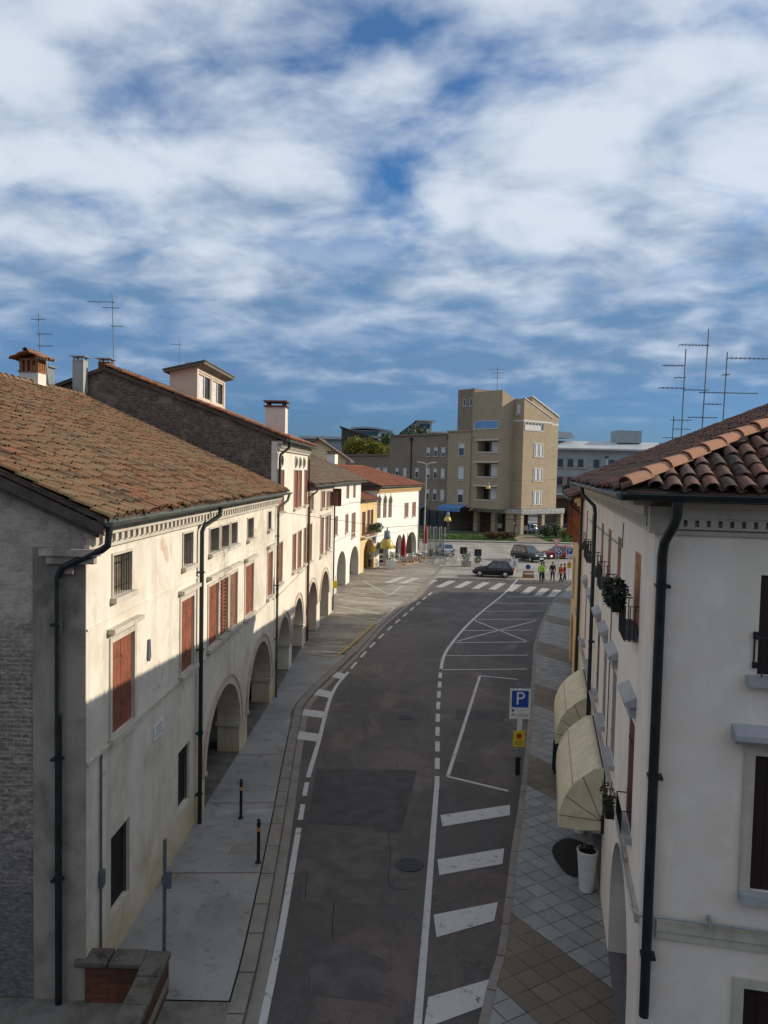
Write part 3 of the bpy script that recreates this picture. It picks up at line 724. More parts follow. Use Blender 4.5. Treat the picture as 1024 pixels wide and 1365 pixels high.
# ================================================================ GROUND
KL = smooth_path([(-2.25, 6), (-2.3, 13.2), (-2.35, 15.6), (-2.6, 20.6), (-2.85, 24.8), (-3.1, 29.5), (-3.14, 31.5), (-2.78, 33.9), (-1.91, 38.2), (-1.09, 42.4), (0.05, 49.0), (1.75, 56.5), (2.95, 61.45), (6.5, 80.3)])
KR = smooth_path([(.2, 8), (1.25, 11), (2.12, 14.0), (2.52, 15.24), (3.11, 17.76), (3.46, 19.34), (4.52, 23.8), (6.08, 30.9), (8.2, 41), (8.65, 43.2), (10.64, 50.7), (13.33, 59.4), (16.43, 67.2), (21, 78)])
m = MB(); m.face([(-2500, -400, -.02), (2500, -400, -.02), (2500, 3000, -.02), (-2500, 3000, -.02)]); structure('ground', m, M['ground'])
m = MB(); m.face([(-5.5, -20, 0), (26, -20, 0), (40, 60, 0), (40, 84, 0), (-4, 84, 0), (-5.5, 60, 0)]); road = structure('road', m, M['asphalt'])
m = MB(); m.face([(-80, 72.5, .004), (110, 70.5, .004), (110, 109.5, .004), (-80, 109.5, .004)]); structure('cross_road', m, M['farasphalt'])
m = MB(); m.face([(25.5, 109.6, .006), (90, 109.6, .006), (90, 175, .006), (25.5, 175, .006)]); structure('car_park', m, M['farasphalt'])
# left sidewalk (0.1 high) and its kerb
m = MB(); A = between(KL, 13.55, 40.2); 
m.face([(-5.6, 13.55, .1), (A[0].x - .34, 13.55, .1)] + [(p.x - .34, p.y, .1) for p in A[1:]] + [(-5.6, 41.0, .1)])
sw = structure('sidewalk', m, M['sidewalk'])
m = MB()
for y in (17.9, 21.8, 25.6, 29.4, 33.2, 37.0):
    x1 = x_at(KL, y) - .36; m.face([(-4.9, y, .104), (x1, y + .12, .104), (x1, y + .17, .104), (-4.9, y + .05, .104)])
m.build('joint', simple('reddish_joint', (0.16, 0.10, 0.08), 0.9), sw)
m = MB(); m.face([(-4.55, 20.9, .104), (-2.98, 21.1, .104), (-2.98, 21.55, .104), (-4.6, 21.35, .104)]); m.build('repair_strip', M['concrete'], sw)
m = MB(); m.face([(-3.75, 18.9, .105), (-3.25, 18.95, .105), (-3.2, 19.5, .105), (-3.7, 19.45, .105)]); m.build('inspection_cover', M['kerb'], sw)
m = MB(); m.face([(-3.55, 29.8, .105), (-3.3, 29.75, .105), (-3.28, 30.9, .105), (-3.55, 30.9, .105)]); m.build('drain_cover', M['patch2'], sw)
def kerb(P, w, h, side, name):
    m = MB(); d = -w if side < 0 else w
    acc = 0
    Q = offset_path(P, d)
    L = 1.0; seg = 0
    for i in range(len(P) - 1):
        a, b, c, e = P[i], P[i + 1], Q[i + 1], Q[i]
        m.face([(a.x, a.y, h), (b.x, b.y, h), (c.x, c.y, h), (e.x, e.y, h)] if side < 0 else [(a.x, a.y, h), (e.x, e.y, h), (c.x, c.y, h), (b.x, b.y, h)])
        m.face([(a.x, a.y, 0), (b.x, b.y, 0), (b.x, b.y, h), (a.x, a.y, h)])
        m.face([(e.x, e.y, 0), (c.x, c.y, 0), (c.x, c.y, h), (e.x, e.y, h)])
    o = structure(name, m, M['kerb'])
    g = MB(); acc = 0.0                                   # joints between the kerb stones
    for i in range(len(P) - 1):
        acc += (P[i + 1] - P[i]).length
        if acc > 1.0:
            acc = 0; a, e = P[i + 1], Q[i + 1]; t = (P[i + 1] - P[i]).normalized() * .012
            g.face([(a.x - t.x, a.y - t.y, h + .003), (a.x + t.x, a.y + t.y, h + .003), (e.x + t.x, e.y + t.y, h + .003), (e.x - t.x, e.y - t.y, h + .003)])
    g.build('joint', M['dark'], o)
    return o
kerb(between(KL, 6, 41), .30, .112, -1, 'kerb')
m = MB(); ribbon(m, between(KL, 6, 80), .24, .003, .14); structure('gutter_strip', m, M['kerb'])
kerb(between(KL, 41, 80), .32, .05, -1, 'kerb')
kerb(between(KR, 12, 76), .17, .115, 1, 'kerb')
# right pavement
m = MB(); A = between(KR, 13.0, 76)
m.face([(p.x + .17, p.y, .105) for p in A][::-1] + [(A[0].x + .17, 8, .105), (14, 8, .105), (34, 50, .105), (34, 76, .105)]); pav = structure('pavement', m, M['pavers'])
m = MB(); m.face([(1.7, 6, .108), (9, 6, .108), (9, 12.95, .108), (2.2, 12.95, .108)]); structure('gate_paving', m, M['cobble'])
m = MB(); m.face([(-9, 6, .108), (-2.35, 6, .108), (-2.45, 13.5, .108), (-9, 13.5, .108)]); structure('gate_paving', m, M['cobble'])
# piazza / parking area on the left
m = MB(); A = between(KL, 40.9, 79.4)
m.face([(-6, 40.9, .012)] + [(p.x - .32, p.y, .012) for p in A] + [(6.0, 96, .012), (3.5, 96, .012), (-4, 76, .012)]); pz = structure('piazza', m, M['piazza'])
m = MB()
def seg(mb, a, b, w, z): ribbon(mb, [Vector((a[0], a[1], 0)), Vector((b[0], b[1], 0))], w, z)
for a, b in [((-3.9, 62.5), (-1.2, 61.2)), ((-3.3, 55.4), (0.2, 52.3)), ((-3.3, 58.2), (.95, 55.2)), ((-3.5, 52.2), (-.2, 49.45)), ((-1.7, 68.2), (.56, 60.8)), ((.56, 60.8), (1.73, 65.7)), ((-3.6, 60.3), (1.75, 57.6)), ((-.2, 49.45), (.95, 55.2)), ((-2.6, 64.6), (.2, 62.6))]:
    seg(m, a, b, .13, .017)
m.build('parking_bay_lines', M['piazzapaint'], pz)
m = MB()
for x in (.1, 1.4): m.face([(x, 67.6 - .15 * x, .018), (x + .62, 67.5 - .15 * x, .018), (x + 2.1, 71.4 - .15 * x, .018), (x + 1.48, 71.5 - .15 * x, .018)])
m.build('zebra_crossing', M['piazzapaint'], pz)
m = MB(); ribbon(m, smooth_path([(-2.45, 39.7), (-1.9, 41.5), (-.42, 48.9)]), .13, .118); 
m.face([(-2.6, 39.6, .116), (-4.2, 40.2, .116), (-4.2, 40.35, .116), (-2.6, 39.75, .116)]); seg(m, (-.42, 48.9), (-3.4, 51.9), .13, .017)
m.build('yellow_line', M['yellowpaint'], pz)
# road markings
LL = smooth_path([(-1.95, 12.5), (-2.0, 16), (-2.15, 20.6), (-2.24, 24), (-2.19, 27.1), (-2.12, 33.2), (-1.59, 37.1), (-.15, 44.8), (2.3, 55.5), (4.3, 63.6)])
CL = smooth_path([(.72, 12.5), (1.13, 16.48), (1.74, 22.67), (1.9, 24.4), (2.37, 30.87), (2.89, 36.74), (3.03, 38.18), (3.75, 42.6), (6.09, 51.15), (10.07, 63.01), (12.0, 69.5), (12.6, 71.5)])
m = MB()
ribbon(m, between(LL, 12.5, 20.6), .15, .005); ribbon(m, between(LL, 24.1, 37.1), .15, .005)
y = 21.1
while y < 63:
    if not 23.9 < y < 37.2: ribbon(m, between(LL, y, y + (1.0 if y < 30 else 1.35)), .14, .005)
    y += 1.6 if y < 30 else 2.35
ribbon(m, between(CL, 12.5, 24.4), .15, .005); ribbon(m, between(CL, 38.1, 71.4), .16, .005)
y = 25.0
while y < 37.9: ribbon(m, between(CL, y, y + 1.0), .16, .005); y += 1.62
m.build('lane_lines', M['roadpaint'], road)
m = MB()
for q in [((1.8, 21.56), (3.93, 22.36), (3.81, 21.66), (1.81, 20.86)), ((1.54, 19.03), (3.34, 19.69), (3.17, 18.88), (1.54, 18.27)), ((1.29, 16.58), (2.8, 17.14), (2.61, 16.4), (1.3, 15.75)), ((1.02, 13.89), (2.28, 14.46), (2.11, 13.72), (.89, 13.07)),
          ((-3.0, 27.55), (-2.28, 27.35), (-2.24, 28.15), (-3.02, 28.4)), ((-3.1, 30.3), (-2.24, 30.0), (-2.2, 30.8), (-3.12, 31.1)), ((-2.98, 33.2), (-2.2, 32.7), (-2.1, 33.6), (-2.78, 34.1)), ((-2.4, 36.2), (-1.78, 35.7), (-1.63, 36.6), (-2.2, 37.2))]:
    m.face([(p[0], p[1], .009) for p in q][::-1])
m.build('hatched_bars', M['roadpaint'], road)
m = MB()
for a, b in [((2.24, 24.4), (4.83, 36.9)), ((2.24, 24.4), (4.04, 23.35)), ((4.83, 36.9), (6.6, 36.4)), ((3.05, 37.9), (7.4, 38.4)), ((3.5, 40.9), (8.0, 41.4)), ((4.15, 44.1), (8.55, 44.7)), ((6.1, 51.3), (10.75, 51.9)), ((7.3, 54.5), (11.6, 55.1)), ((8.4, 58), (12.9, 58.6)), ((9.9, 61.1), (13.6, 61.9)), ((6.2, 51.0), (8.57, 44.95)), ((4.43, 44.5), (10.4, 51.4)), ((5.1, 47.6), (9.6, 48.2))]:
    seg(m, a, b, .12, .007)
m.build('parking_bay_lines', M['roadpaint'], road)
m = MB()
for x, y in [(2.95, 65.9), (4.55, 65.75), (6.1, 65.55), (7.6, 65.3), (9.0, 65.0), (10.3, 64.2), (11.4, 63.1), (12.35, 62.3), (13.25, 61.6)]:
    m.face([(x, y, .008), (x + .62, y - .1, .008), (x + 2.15, y + 3.9, .008), (x + 1.5, y + 4.05, .008)])
m.build('zebra_crossing', M['zebrapaint'], road)
m = MB(); m.face([(-2.05, 24.85, .003), (-1.95, 20.86, .003), (-.06, 20.75, .003), (-.05, 20.5, .003), (.66, 20.45, .003), (1.27, 24.86, .003)][::1]); m.build('repair_patch', M['patch'], road)
m = MB(); m.face([(-1.75, 20.6, .0035), (-1.7, 17.0, .0035), (.55, 16.9, .0035), (.6, 20.3, .0035)]); m.build('repair_patch', M['patch2'], road)
m = MB(); m.face([(-1.3, 15.2, .0036), (-1.2, 13.9, .0036), (.1, 13.7, .0036), (.3, 14.9, .0036), (-.5, 15.5, .0036)]); m.build('repair_patch', M['patch2'], road)
m = MB(); m.face([(3.2, 31.5, .0035), (3.0, 30.2, .0035), (4.9, 30.0, .0035), (5.3, 31.4, .0035)]); m.build('repair_patch', M['patch'], road)
m = MB()
for pts in ([(.32, 20.5), (.31, 19.9), (.36, 19.2), (.30, 18.4), (.31, 17.8), (.50, 17.62), (.75, 17.6)], [(-.95, 17.0), (-.93, 16.2), (-.88, 15.6)], [(-1.7, 18.4), (-1.62, 17.1)]):
    ribbon(m, smooth_path(pts, 5), .018, .0045)
m.build('sealed_crack', M['dark'], road)
def manhole(x, y, r, label):
    t = thing('manhole_cover', label, 'manhole cover', (x, y, 0.004))
    m = MB(); m.lathe([(r, 0), (r, .006), (r * .9, .008)], 28); m.build('frame', M['iron'], t)
    m = MB(); m.lathe([(r * .86, .0085), (r * .86, .011)], 28)
    for k in range(-3, 4): m.box(-r * .6, r * .6, k * r * .2 - .015, k * r * .2 + .015, .0111, .0135)
    m.build('lid', simple('cast_iron', (0.03, 0.03, 0.032), .6, .4), t)
manhole(1.02, 30.35, .36, 'round iron manhole cover in the middle of the lane, beyond the dark patch')
manhole(.82, 18.75, .36, 'round manhole cover close to the white line, beside a crack in the nearer asphalt')
# far verge
m = MB(); m.box(3.5, 34, 109.55, 109.95, .0, .16); structure('kerb', m, M['kerb'])
m = MB(); m.face([(3.5, 109.96, .15), (34, 109.96, .15), (34, 111.4, .15), (3.5, 111.4, .15)]); structure('pavement', m, M['sidewalk'])
m = MB(); m.face([(3.5, 111.41, .15), (34, 111.41, .15), (34, 118, .22), (25, 124, .24), (3.5, 128, .22)]); lawn = structure('lawn', m, M['lawn'])
m = MB()
for _ in range(6500):
    x, y = random.uniform(3.6, 33.5), random.uniform(111.5, 119)
    if 19.6 < x < 24: continue
    h = random.uniform(.08, .3); a = random.uniform(0, 3.14); w = .10
    m.face([(x - w * math.cos(a), y - w * math.sin(a), .14), (x + w * math.cos(a), y + w * math.sin(a), .14), (x + random.uniform(-.1, .1), y, .16 + h)], random.random())
g = m.build('grass', simple('lawn_grass_blades', (0.075, 0.135, 0.022), .8, 0, .4, .6)); tag(g, 'bright green grass verge in front of the brick apartment block', 'grass', kind='stuff')
m = MB(); m.face([(19.6, 111.42, .17), (24, 111.42, .17), (23.5, 121, .235), (20.2, 121, .235)]); structure('path', m, M['earthpath'])

# ================================================================ GATE TOWER behind the camera, unseen, added to darken the foreground
gt = thing('unseen_gate_tower', 'old stone gate tower closing the street behind the viewer', 'tower', (0, -1.2, 0))
m = MB(); facade(m, -8, 8, 0, 8.2, [(-2.6, 2.6, 0, 5.4, 4.0, 3.2)], 0); m.v = [(-x, -y, z) for x, y, z in m.v]
m.face([(-8, 0, 8.2), (8, 0, 8.2), (8, -6, 8.2), (-8, -6, 8.2)]); m.face([(8, 0, 0), (8, 0, 8.2), (8, -6, 8.2), (8, -6, 0)]); m.face([(-8, 0, 0), (-8, -6, 0), (-8, -6, 8.2), (-8, 0, 8.2)]); m.build('wall', M['cobble'], gt)
m = MB(); m.box(-5, 5, -6, -2.2, 8.21, 14); m.build('upper_wall', M['cobble'], gt)

# ================================================================ LEFT ROW
def frame_of(A, B): return (A[0], A[1], 0), ang((B[0] - A[0], B[1] - A[1])), math.hypot(B[0] - A[0], B[1] - A[1])
def sides(mb, x, D, ze, rd, zr, zback=None):
    """gable wall in the plane x = const"""
    mb.face([(x, 0, 0), (x, 0, ze), (x, rd, zr), (x, D, zback or ze), (x, D, 0)])
def roof_pair(root, x0, x1, ov, z0, p, rd, D, tile, tw=.2, tl=.36, seg=4, back=True, ridge=True, rnear=0.0, fascia=True):
    """front slope with modelled tiles; z0 = roof surface at y = 0"""
    nrm = math.hypot(1, p)
    m = MB(); zt = z0 - p * ov - .05
    tile_field(m, (x0, -ov, z0 - p * ov), (1, 0, 0), (0, 1, p), (0, -p, 1), x1 - x0, (rd + ov) * nrm, tw, tl, seg)
    zr = z0 + p * rd
    m.face([(x0, -ov, z0 - p * ov - .02), (x1, -ov, z0 - p * ov - .02), (x1, rd, zr - .02), (x0, rd, zr - .02)], .3)
    if back:
        yb = D + .4; m.face([(x0, rd, zr - .02), (x1, rd, zr - .02), (x1, yb, zr - p * (yb - rd)), (x0, yb, zr - p * (yb - rd))], .3)
    r = m.build('roof', tile, root)
    if ridge:
        m = MB(); ridge_tiles(m, (x0, rd, zr + .01), (x1, rd, zr + .01), .13); m.build('ridge', tile, r)
    m = MB()                                           # boarded eave, verge boards
    m.prism([(x0 + .02, -ov + .01, z0 - p * ov - .03), (x0 + .02, rd, zr - .03), (x0 + .02, rd, zr - .13), (x0 + .02, -ov + .01, z0 - p * ov - .10)], (x1 - x0 - .04, 0, 0))
    m.build('eave_boards', M['wood'], r)
    return r

# ---- house 1: arcaded house with closed brown shutters
org, rz, _ = frame_of((-5.23, 13.49), (-4.55, 33.0)); L1 = 19.2
h1 = thing('arcaded_house', 'cream plastered arcaded house nearest on the left, lichened tile roof and stained grey side wall', 'house', org, rz, 'row houses along the left of the street')
bars = [(1.18, 2.15, 7.28, 8.08), (5.72, 6.57, 7.3, 8.13), (8.25, 9.32, 7.37, 8.06), (9.6, 10.58, 7.37, 8.06), (10.85, 11.7, 7.37, 8.06), (13.3, 14.3, 7.33, 8.05), (17.15, 17.8, 7.38, 8.1)]
shut = [(1.14, 2.33, 4.56, 6.40), (5.6, 6.72, 4.58, 6.44), (13.05, 14.4, 4.62, 6.40), (17.2, 18.25, 4.62, 6.44)]
trip = [(8.2, 9.3, 4.66, 6.42), (9.5, 10.5, 4.66, 6.42), (10.72, 11.8, 4.66, 6.42)]
grd = [(1.15, 2.15, .95, 2.54), (5.48, 6.48, 1.06, 2.62)]
arc = [(8.0, 12.4, .0, 3.0, .75, 1.08), (13.68, 18.05, .0, 3.12, .75, 1.10)]
m = MB()
facade(m, 0, L1, 0, 8.8, [(a, b, c, d, .2, None) for a, b, c, d in bars + shut + trip + grd] + arc)
m.face([(L1, 0, 0), (L1, 11, 0), (L1, 11, 8.8), (L1, 0, 8.8)]); m.face([(0, 16, 0), (0, 16, 9), (L1, 16, 9), (L1, 16, 0)])
w1 = m.build('wall', M['b1'], h1)
m = MB(); sides(m, 0, 16, 8.95, 8.1, 12.65); m.build('side_wall', M['b1side'], h1)
m = MB(); m.box(-.03, -.002, .0, .52, 0, 8.5); m.box(-.03, -.002, .521, .95, 0, 8.35); m.build('corner_strip', M['quoin'], h1)
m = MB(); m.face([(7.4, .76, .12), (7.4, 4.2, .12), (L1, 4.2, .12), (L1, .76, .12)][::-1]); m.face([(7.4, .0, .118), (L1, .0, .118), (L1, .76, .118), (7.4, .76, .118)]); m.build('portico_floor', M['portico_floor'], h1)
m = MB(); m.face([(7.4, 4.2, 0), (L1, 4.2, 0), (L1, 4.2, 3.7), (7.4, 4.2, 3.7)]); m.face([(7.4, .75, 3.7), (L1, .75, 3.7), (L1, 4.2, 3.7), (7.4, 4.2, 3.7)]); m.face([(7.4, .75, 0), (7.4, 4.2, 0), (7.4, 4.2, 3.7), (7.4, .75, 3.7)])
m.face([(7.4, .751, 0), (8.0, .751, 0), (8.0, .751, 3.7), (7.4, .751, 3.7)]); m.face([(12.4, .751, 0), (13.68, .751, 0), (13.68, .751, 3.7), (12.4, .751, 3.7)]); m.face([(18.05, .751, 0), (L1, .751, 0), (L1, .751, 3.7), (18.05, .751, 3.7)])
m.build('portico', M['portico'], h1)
for a, b, c, d in bars: window(h1, a, b, c, d, 'bars', .05, M['stone'], pane=M['brownpane'], sill=True, rev=.2)
for a, b, c, d in shut: window(h1, a, b, c, d, 'shut', .11, M['stone'], M['shut'], True, True, .2)
for i, (a, b, c, d) in enumerate(trip): window(h1, a, b, c, d, 'louver' if i == 1 else 'shut', .09, M['stone'], M['shut'] if i < 2 else M['shut2'], True, False, .2)
m = MB(); m.box(8.0, 12.0, -.16, -.002, 6.64, 6.74); m.build('hood', M['stone'], h1)
for a, b, c, d in grd: window(h1, a, b, c, d, 'plain', 0, M['stone'], pane=M['dark'], sill=False, rev=.14)
for a, b, c, d, rv, sp in arc:
    m = MB(); arch_band(a, b, sp, d, .26, -.045, -.001, m); m.build('arch_moulding', M['stone'], h1)
    m = MB(); arch_band(a - .26, b + .26, sp, d + .26, .07, -.07, -.001, m); m.build('arch_moulding', M['pink'], h1)
    m = MB(); m.box(b - .09, b + .012, -.06, .80, 1.02, 1.14); m.box(a - .012, a + .09, -.06, .80, 1.02, 1.14); m.build('impost', M['stone'], h1)
m = MB(); m.box(0, 7.0, -.06, -.002, 4.44, 4.50); m.box(7.15, L1, -.05, -.002, 4.42, 4.47); m.build('string_course', M['stone'], h1)
m = MB(); m.box(0, L1, -.03, -.002, 6.86, 6.90); m.build('string_course', M['b1'], h1)
cornice(h1, -.1, L1, 8.30, M['stone'], 0, 1.0, .30)
r1 = roof_pair(h1, -.32, L1, .46, 9.12, .44, 8.1, 16, M['tile1'], .2, .36, 5)
m = MB(); m.prism([(-.32, -.44, 8.78), (-.32, 8.1, 12.54), (-.32, 8.1, 12.36), (-.32, -.44, 8.60)], (.05, 0, 0)); m.prism([(-.27, -.3, 8.66), (-.27, 8.1, 12.40), (-.27, 8.1, 12.30), (-.27, -.3, 8.56)], (.26, 0, 0)); m.build('verge', M['wood'], r1)
m = MB(); m.box(-.22, -.031, -.28, .75, 8.22, 8.34); m.box(-.16, -.031, -.2, .65, 8.08, 8.219); m.box(-.13, -.031, .2, .42, 7.9, 8.079); m.build('corbel', M['b1side'], h1)
gutter(h1, (-.33, -.53, 8.84), (L1 + .3, -.53, 8.84), .085)
downpipe(h1, [(-.2, -.5, 8.78), (-.2, -.46, 8.42), (-.18, -.35, 8.34), (-.15, .36, 8.02), (-.14, .44, 7.85), (-.14, .44, 4), (-.14, .44, 0)], .062, clamps=[(-.14, .44, z) for z in (7.0, 4.6, 2.4)])
downpipe(h1, [(7.6, -.5, 8.76), (7.55, -.46, 8.5), (7.15, -.16, 8.25), (7.07, -.12, 8.1), (7.07, -.12, 4), (7.07, -.12, .1)], .06, clamps=[(7.07, -.12, z) for z in (7.0, 4.9, 2.6, .9)])
downpipe(h1, [(L1 + .2, -.5, 8.76), (L1 + .12, -.44, 8.5), (18.95, -.16, 8.2), (18.9, -.12, 8.05), (18.9, -.12, 4), (18.9, -.12, .1)], .055, M['gutter'], clamps=[(18.9, -.12, z) for z in (7.0, 4.9, 2.6)])
m = MB(); m.tube([(.62, -.03, 4.42), (.6, -.03, 4.30), (.6, -.03, 0.1)], .022, 6); m.box(.53, .67, -.09, -.002, 1.9, 2.2); m.build('conduit', M['greypole'], h1)
m = MB(); m.box(3.6, 4.25, -.02, -.002, 3.60, 3.94, mi=0); m.build('street_name_plaque', M['signwhite'], h1)
m = MB()
for k, (a, b) in enumerate([(3.70, 4.16), (3.76, 4.10), (3.68, 4.18)]):
    x = a
    while x < b: m.box(x, x + .035, -.0225, -.0205, 3.84 - .085 * k, 3.88 - .085 * k); x += .06
m.build('plaque_lettering', simple('faint_plaque_print', (.36, .37, .40), .7), h1)
m = MB(); m.prism([(3.16, -.002, 6.02), (3.24, -.002, 6.02), (3.28, -.002, 5.62), (3.20, -.002, 5.54), (3.12, -.002, 5.62)], (0, -.05, 0)); m.build('dark_wall_wedge', M['greypole'], h1)  # slender dark drop-shaped wedge standing proud of the facade
# chimneys and skylight stand on the ridge of this roof and its neighbour
def chimney(parent, x, y, z0, w, d, h, mat, cap='slab', capmat=None, lit=None, holes=False):
    m = MB(); m.box(x - w / 2, x + w / 2, y - d / 2, y + d / 2, z0, z0 + h); c = m.build('chimney', mat, parent)
    zt = z0 + h
    if cap == 'slab':
        m = MB(); m.box(x - w / 2 - .07, x + w / 2 + .07, y - d / 2 - .07, y + d / 2 + .07, zt + .001, zt + .07)
        for sx in (-1, 1):
            for sy in (-1, 1): m.box(x + sx * w * .38 - .05, x + sx * w * .38 + .05, y + sy * d * .38 - .05, y + sy * d * .38 + .05, zt + .071, zt + .22)
        m.box(x - w / 2 - .08, x + w / 2 + .08, y - d / 2 - .08, y + d / 2 + .08, zt + .221, zt + .30); m.build('chimney_cap', capmat or M['brick'], c)
    elif cap == 'gable':
        m = MB()
        n = 3
        for sy in (-1, 1):
            for k in range(n + 1):
                xx = x - w / 2 + .06 + k * (w - .12) / n; m.box(xx - .05, xx + .05, y + sy * (d / 2 - .06) - .06, y + sy * (d / 2 - .06) + .06, zt + .05, zt + .42)
        for sx in (-1, 1):
            for k in range(1, 3):
                yy = y - d / 2 + .06 + k * (d - .12) / 3; m.box(x + sx * (w / 2 - .06) - .06, x + sx * (w / 2 - .06) + .06, yy - .05, yy + .05, zt + .05, zt + .42)
        m.box(x - w / 2 - .04, x + w / 2 + .04, y - d / 2 - .04, y + d / 2 + .04, zt + .001, zt + .049); m.box(x - w / 2, x + w / 2, y - d / 2, y + d / 2, zt + .421, zt + .50); m.build('vent_bricks', simple('orange_brick', (0.25, 0.11, 0.05), .9), c)
        m = MB(); p = .42; ovx = .22
        for s in (-1, 1):
            tile_field(m, (x - w / 2 - ovx if s < 0 else x + w / 2 + ovx, y + s * (d / 2 + .24), zt + .46), (1 if s < 0 else -1, 0, 0), (0, -s, p), (0, s * p, 1), w + 2 * ovx, (d / 2 + .24) * 1.085, .2, .28, 4)
            m.face([(x - w / 2 - ovx, y + s * (d / 2 + .24), zt + .45), (x + w / 2 + ovx, y + s * (d / 2 + .24), zt + .45), (x + w / 2 + ovx, y, zt + .45 + (d / 2 + .24) * p), (x - w / 2 - ovx, y, zt + .45 + (d / 2 + .24) * p)])
        ridge_tiles(m, (x - w / 2 - ovx, y, zt + .47 + (d / 2 + .24) * p), (x + w / 2 + ovx, y, zt + .47 + (d / 2 + .24) * p), .10, .3)
        m.build('chimney_roof', M['tile2'], c)
    elif cap == 'metal':
        m = MB(); m.box(x - w / 2 - .12, x + w / 2 + .12, y - d / 2 - .1, y + d / 2 + .1, zt + .12, zt + .16)
        for sx in (-1, 1):
            for sy in (-1, 1): m.box(x + sx * w * .4 - .03, x + sx * w * .4 + .03, y + sy * d * .4 - .03, y + sy * d * .4 + .03, zt + .001, zt + .12)
        m.build('chimney_cap', M['steel'], c)
    return c

# ---- house 2: tall house with dark gable and roof-top dormer
A2 = (-4.562, 32.69); org, rz, L2 = frame_of(A2, (-4.33, 43.05))
h2 = thing('tall_house', 'tall pale house with brown shutters, dark weathered gable and windowed dormer on its roof', 'house', org, rz, 'row houses along the left of the street')
up2 = [(.1, 1.78, 7.95, 9.78), (5.0, 6.4, 7.9, 9.78), (6.42, 7.86, 7.9, 9.78), (8.95, 10.2, 7.9, 9.8)]
lo2 = [(.1, 1.62, 4.78, 6.6), (4.85, 6.05, 4.76, 6.62), (6.75, 8.1, 4.62, 6.62), (9.15, 10.15, 4.62, 6.62)]
ar2 = [(.3, 4.2, 0, 3.05, .75, 1.3), (5.15, 9.2, 0, 3.1, .75, 1.3)]
m = MB(); facade(m, 0, L2, 0, 11.05, [(a, b, c, d, .16, None) for a, b, c, d in up2 + lo2] + ar2)
for k in range(4): pass
m.build('wall', M['b2'], h2); m = MB(); m.face([(0, 14, 0), (0, 14, 11), (L2, 14, 11), (L2, 14, 0)]); m.build('back_wall', M['b2'], h2)
for xs_ in (0.0, L2):
    m = MB(); sides(m, xs_, 14, 11.12, 7.4, 13.90); m.build('side_wall', M['b2side'], h2)
m = MB(); m.box(-.02, -.002, -.001, .26, 8.0, 11.0); m.build('corner_strip', M['b2'], h2)
m = MB(); m.face([(0, .0, .118), (L2, .0, .118), (L2, 4, .118), (0, 4, .118)]); m.build('portico_floor', M['portico_floor'], h2)
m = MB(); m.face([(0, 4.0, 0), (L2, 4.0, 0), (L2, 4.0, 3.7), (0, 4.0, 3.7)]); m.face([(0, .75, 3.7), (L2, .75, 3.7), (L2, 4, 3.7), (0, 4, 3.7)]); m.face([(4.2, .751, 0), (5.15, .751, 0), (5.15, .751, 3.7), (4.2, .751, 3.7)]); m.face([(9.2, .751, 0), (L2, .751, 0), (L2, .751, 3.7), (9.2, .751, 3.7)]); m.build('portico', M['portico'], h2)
for a, b, c, d in up2 + lo2: window(h2, a, b, c, d, 'shut', .05, M['stone'], M['shut'], True, False, .16)
for x in (1.0, 5.6, 7.1, 8.7):
    m = MB(); m.lathe([(.0, 0), (.24, 0), (.30, .03), (.30, .05)], 18); o = m.build('oval_vent', M['stone'], h2); o.rotation_euler = (R(90), 0, 0); o.scale = (1.35, 1, 1); o.location = (x, -.002, 10.2)
    m = MB(); m.lathe([(.0, 0), (.22, 0), (.22, .012)], 18); q = m.build('grille', M['dark'], o); q.location = (0, 0, .052)
for a, b, c, d, rv, sp in ar2:
    m = MB(); arch_band(a, b, sp, d, .24, -.04, -.001, m); m.build('arch_moulding', M['stone'], h2)
    m = MB(); arch_band(a - .24, b + .24, sp, d + .24, .07, -.07, -.001, m); m.build('arch_moulding', M['pink'], h2)
    m = MB(); m.box(b - .09, b + .012, -.06, .80, 1.22, 1.34); m.box(a - .012, a + .09, -.06, .80, 1.22, 1.34); m.build('impost', M['stone'], h2)
m = MB(); m.box(0, L2, -.05, -.002, 4.30, 4.36); m.build('string_course', M['stone'], h2)
cornice(h2, -.05, L2 + .05, 10.62, M['stone'], 0, 1.0, .28)
r2 = roof_pair(h2, -.12, L2 + .25, .40, 11.28, .37, 7.4, 14, M['tile2'], .21, .36, 4)
m = MB(); m.prism([(-.14, -.42, 11.12), (-.14, 7.4, 14.0), (-.14, 7.4, 13.84), (-.14, -.42, 10.97)], (.14, 0, 0)); m.prism([(-.14, 7.4, 14.0), (-.14, 14.4, 11.4), (-.14, 14.4, 11.25), (-.14, 7.4, 13.84)], (.14, 0, 0)); m.build('verge', M['wood'], r2)
m = MB(); ridge_tiles(m, (-.03, -.42, 11.16), (-.03, 7.4, 14.06), .11, .4); m.build('verge_tiles', M['tile2'], r2)
gutter(h2, (-.15, -.47, 11.06), (L2 + .3, -.47, 11.06), .085)
downpipe(h2, [(.35, -.46, 11.0), (.35, -.44, 10.75), (.1, -.12, 10.45), (.02, -.1, 10.3), (.02, -.1, 9.1)], .06)
downpipe(h2, [(L2 - .1, -.12, 10.4), (L2 - .1, -.12, 7.2), (L2 - .1, -.12, .15)], .05, M['brownpipe'])
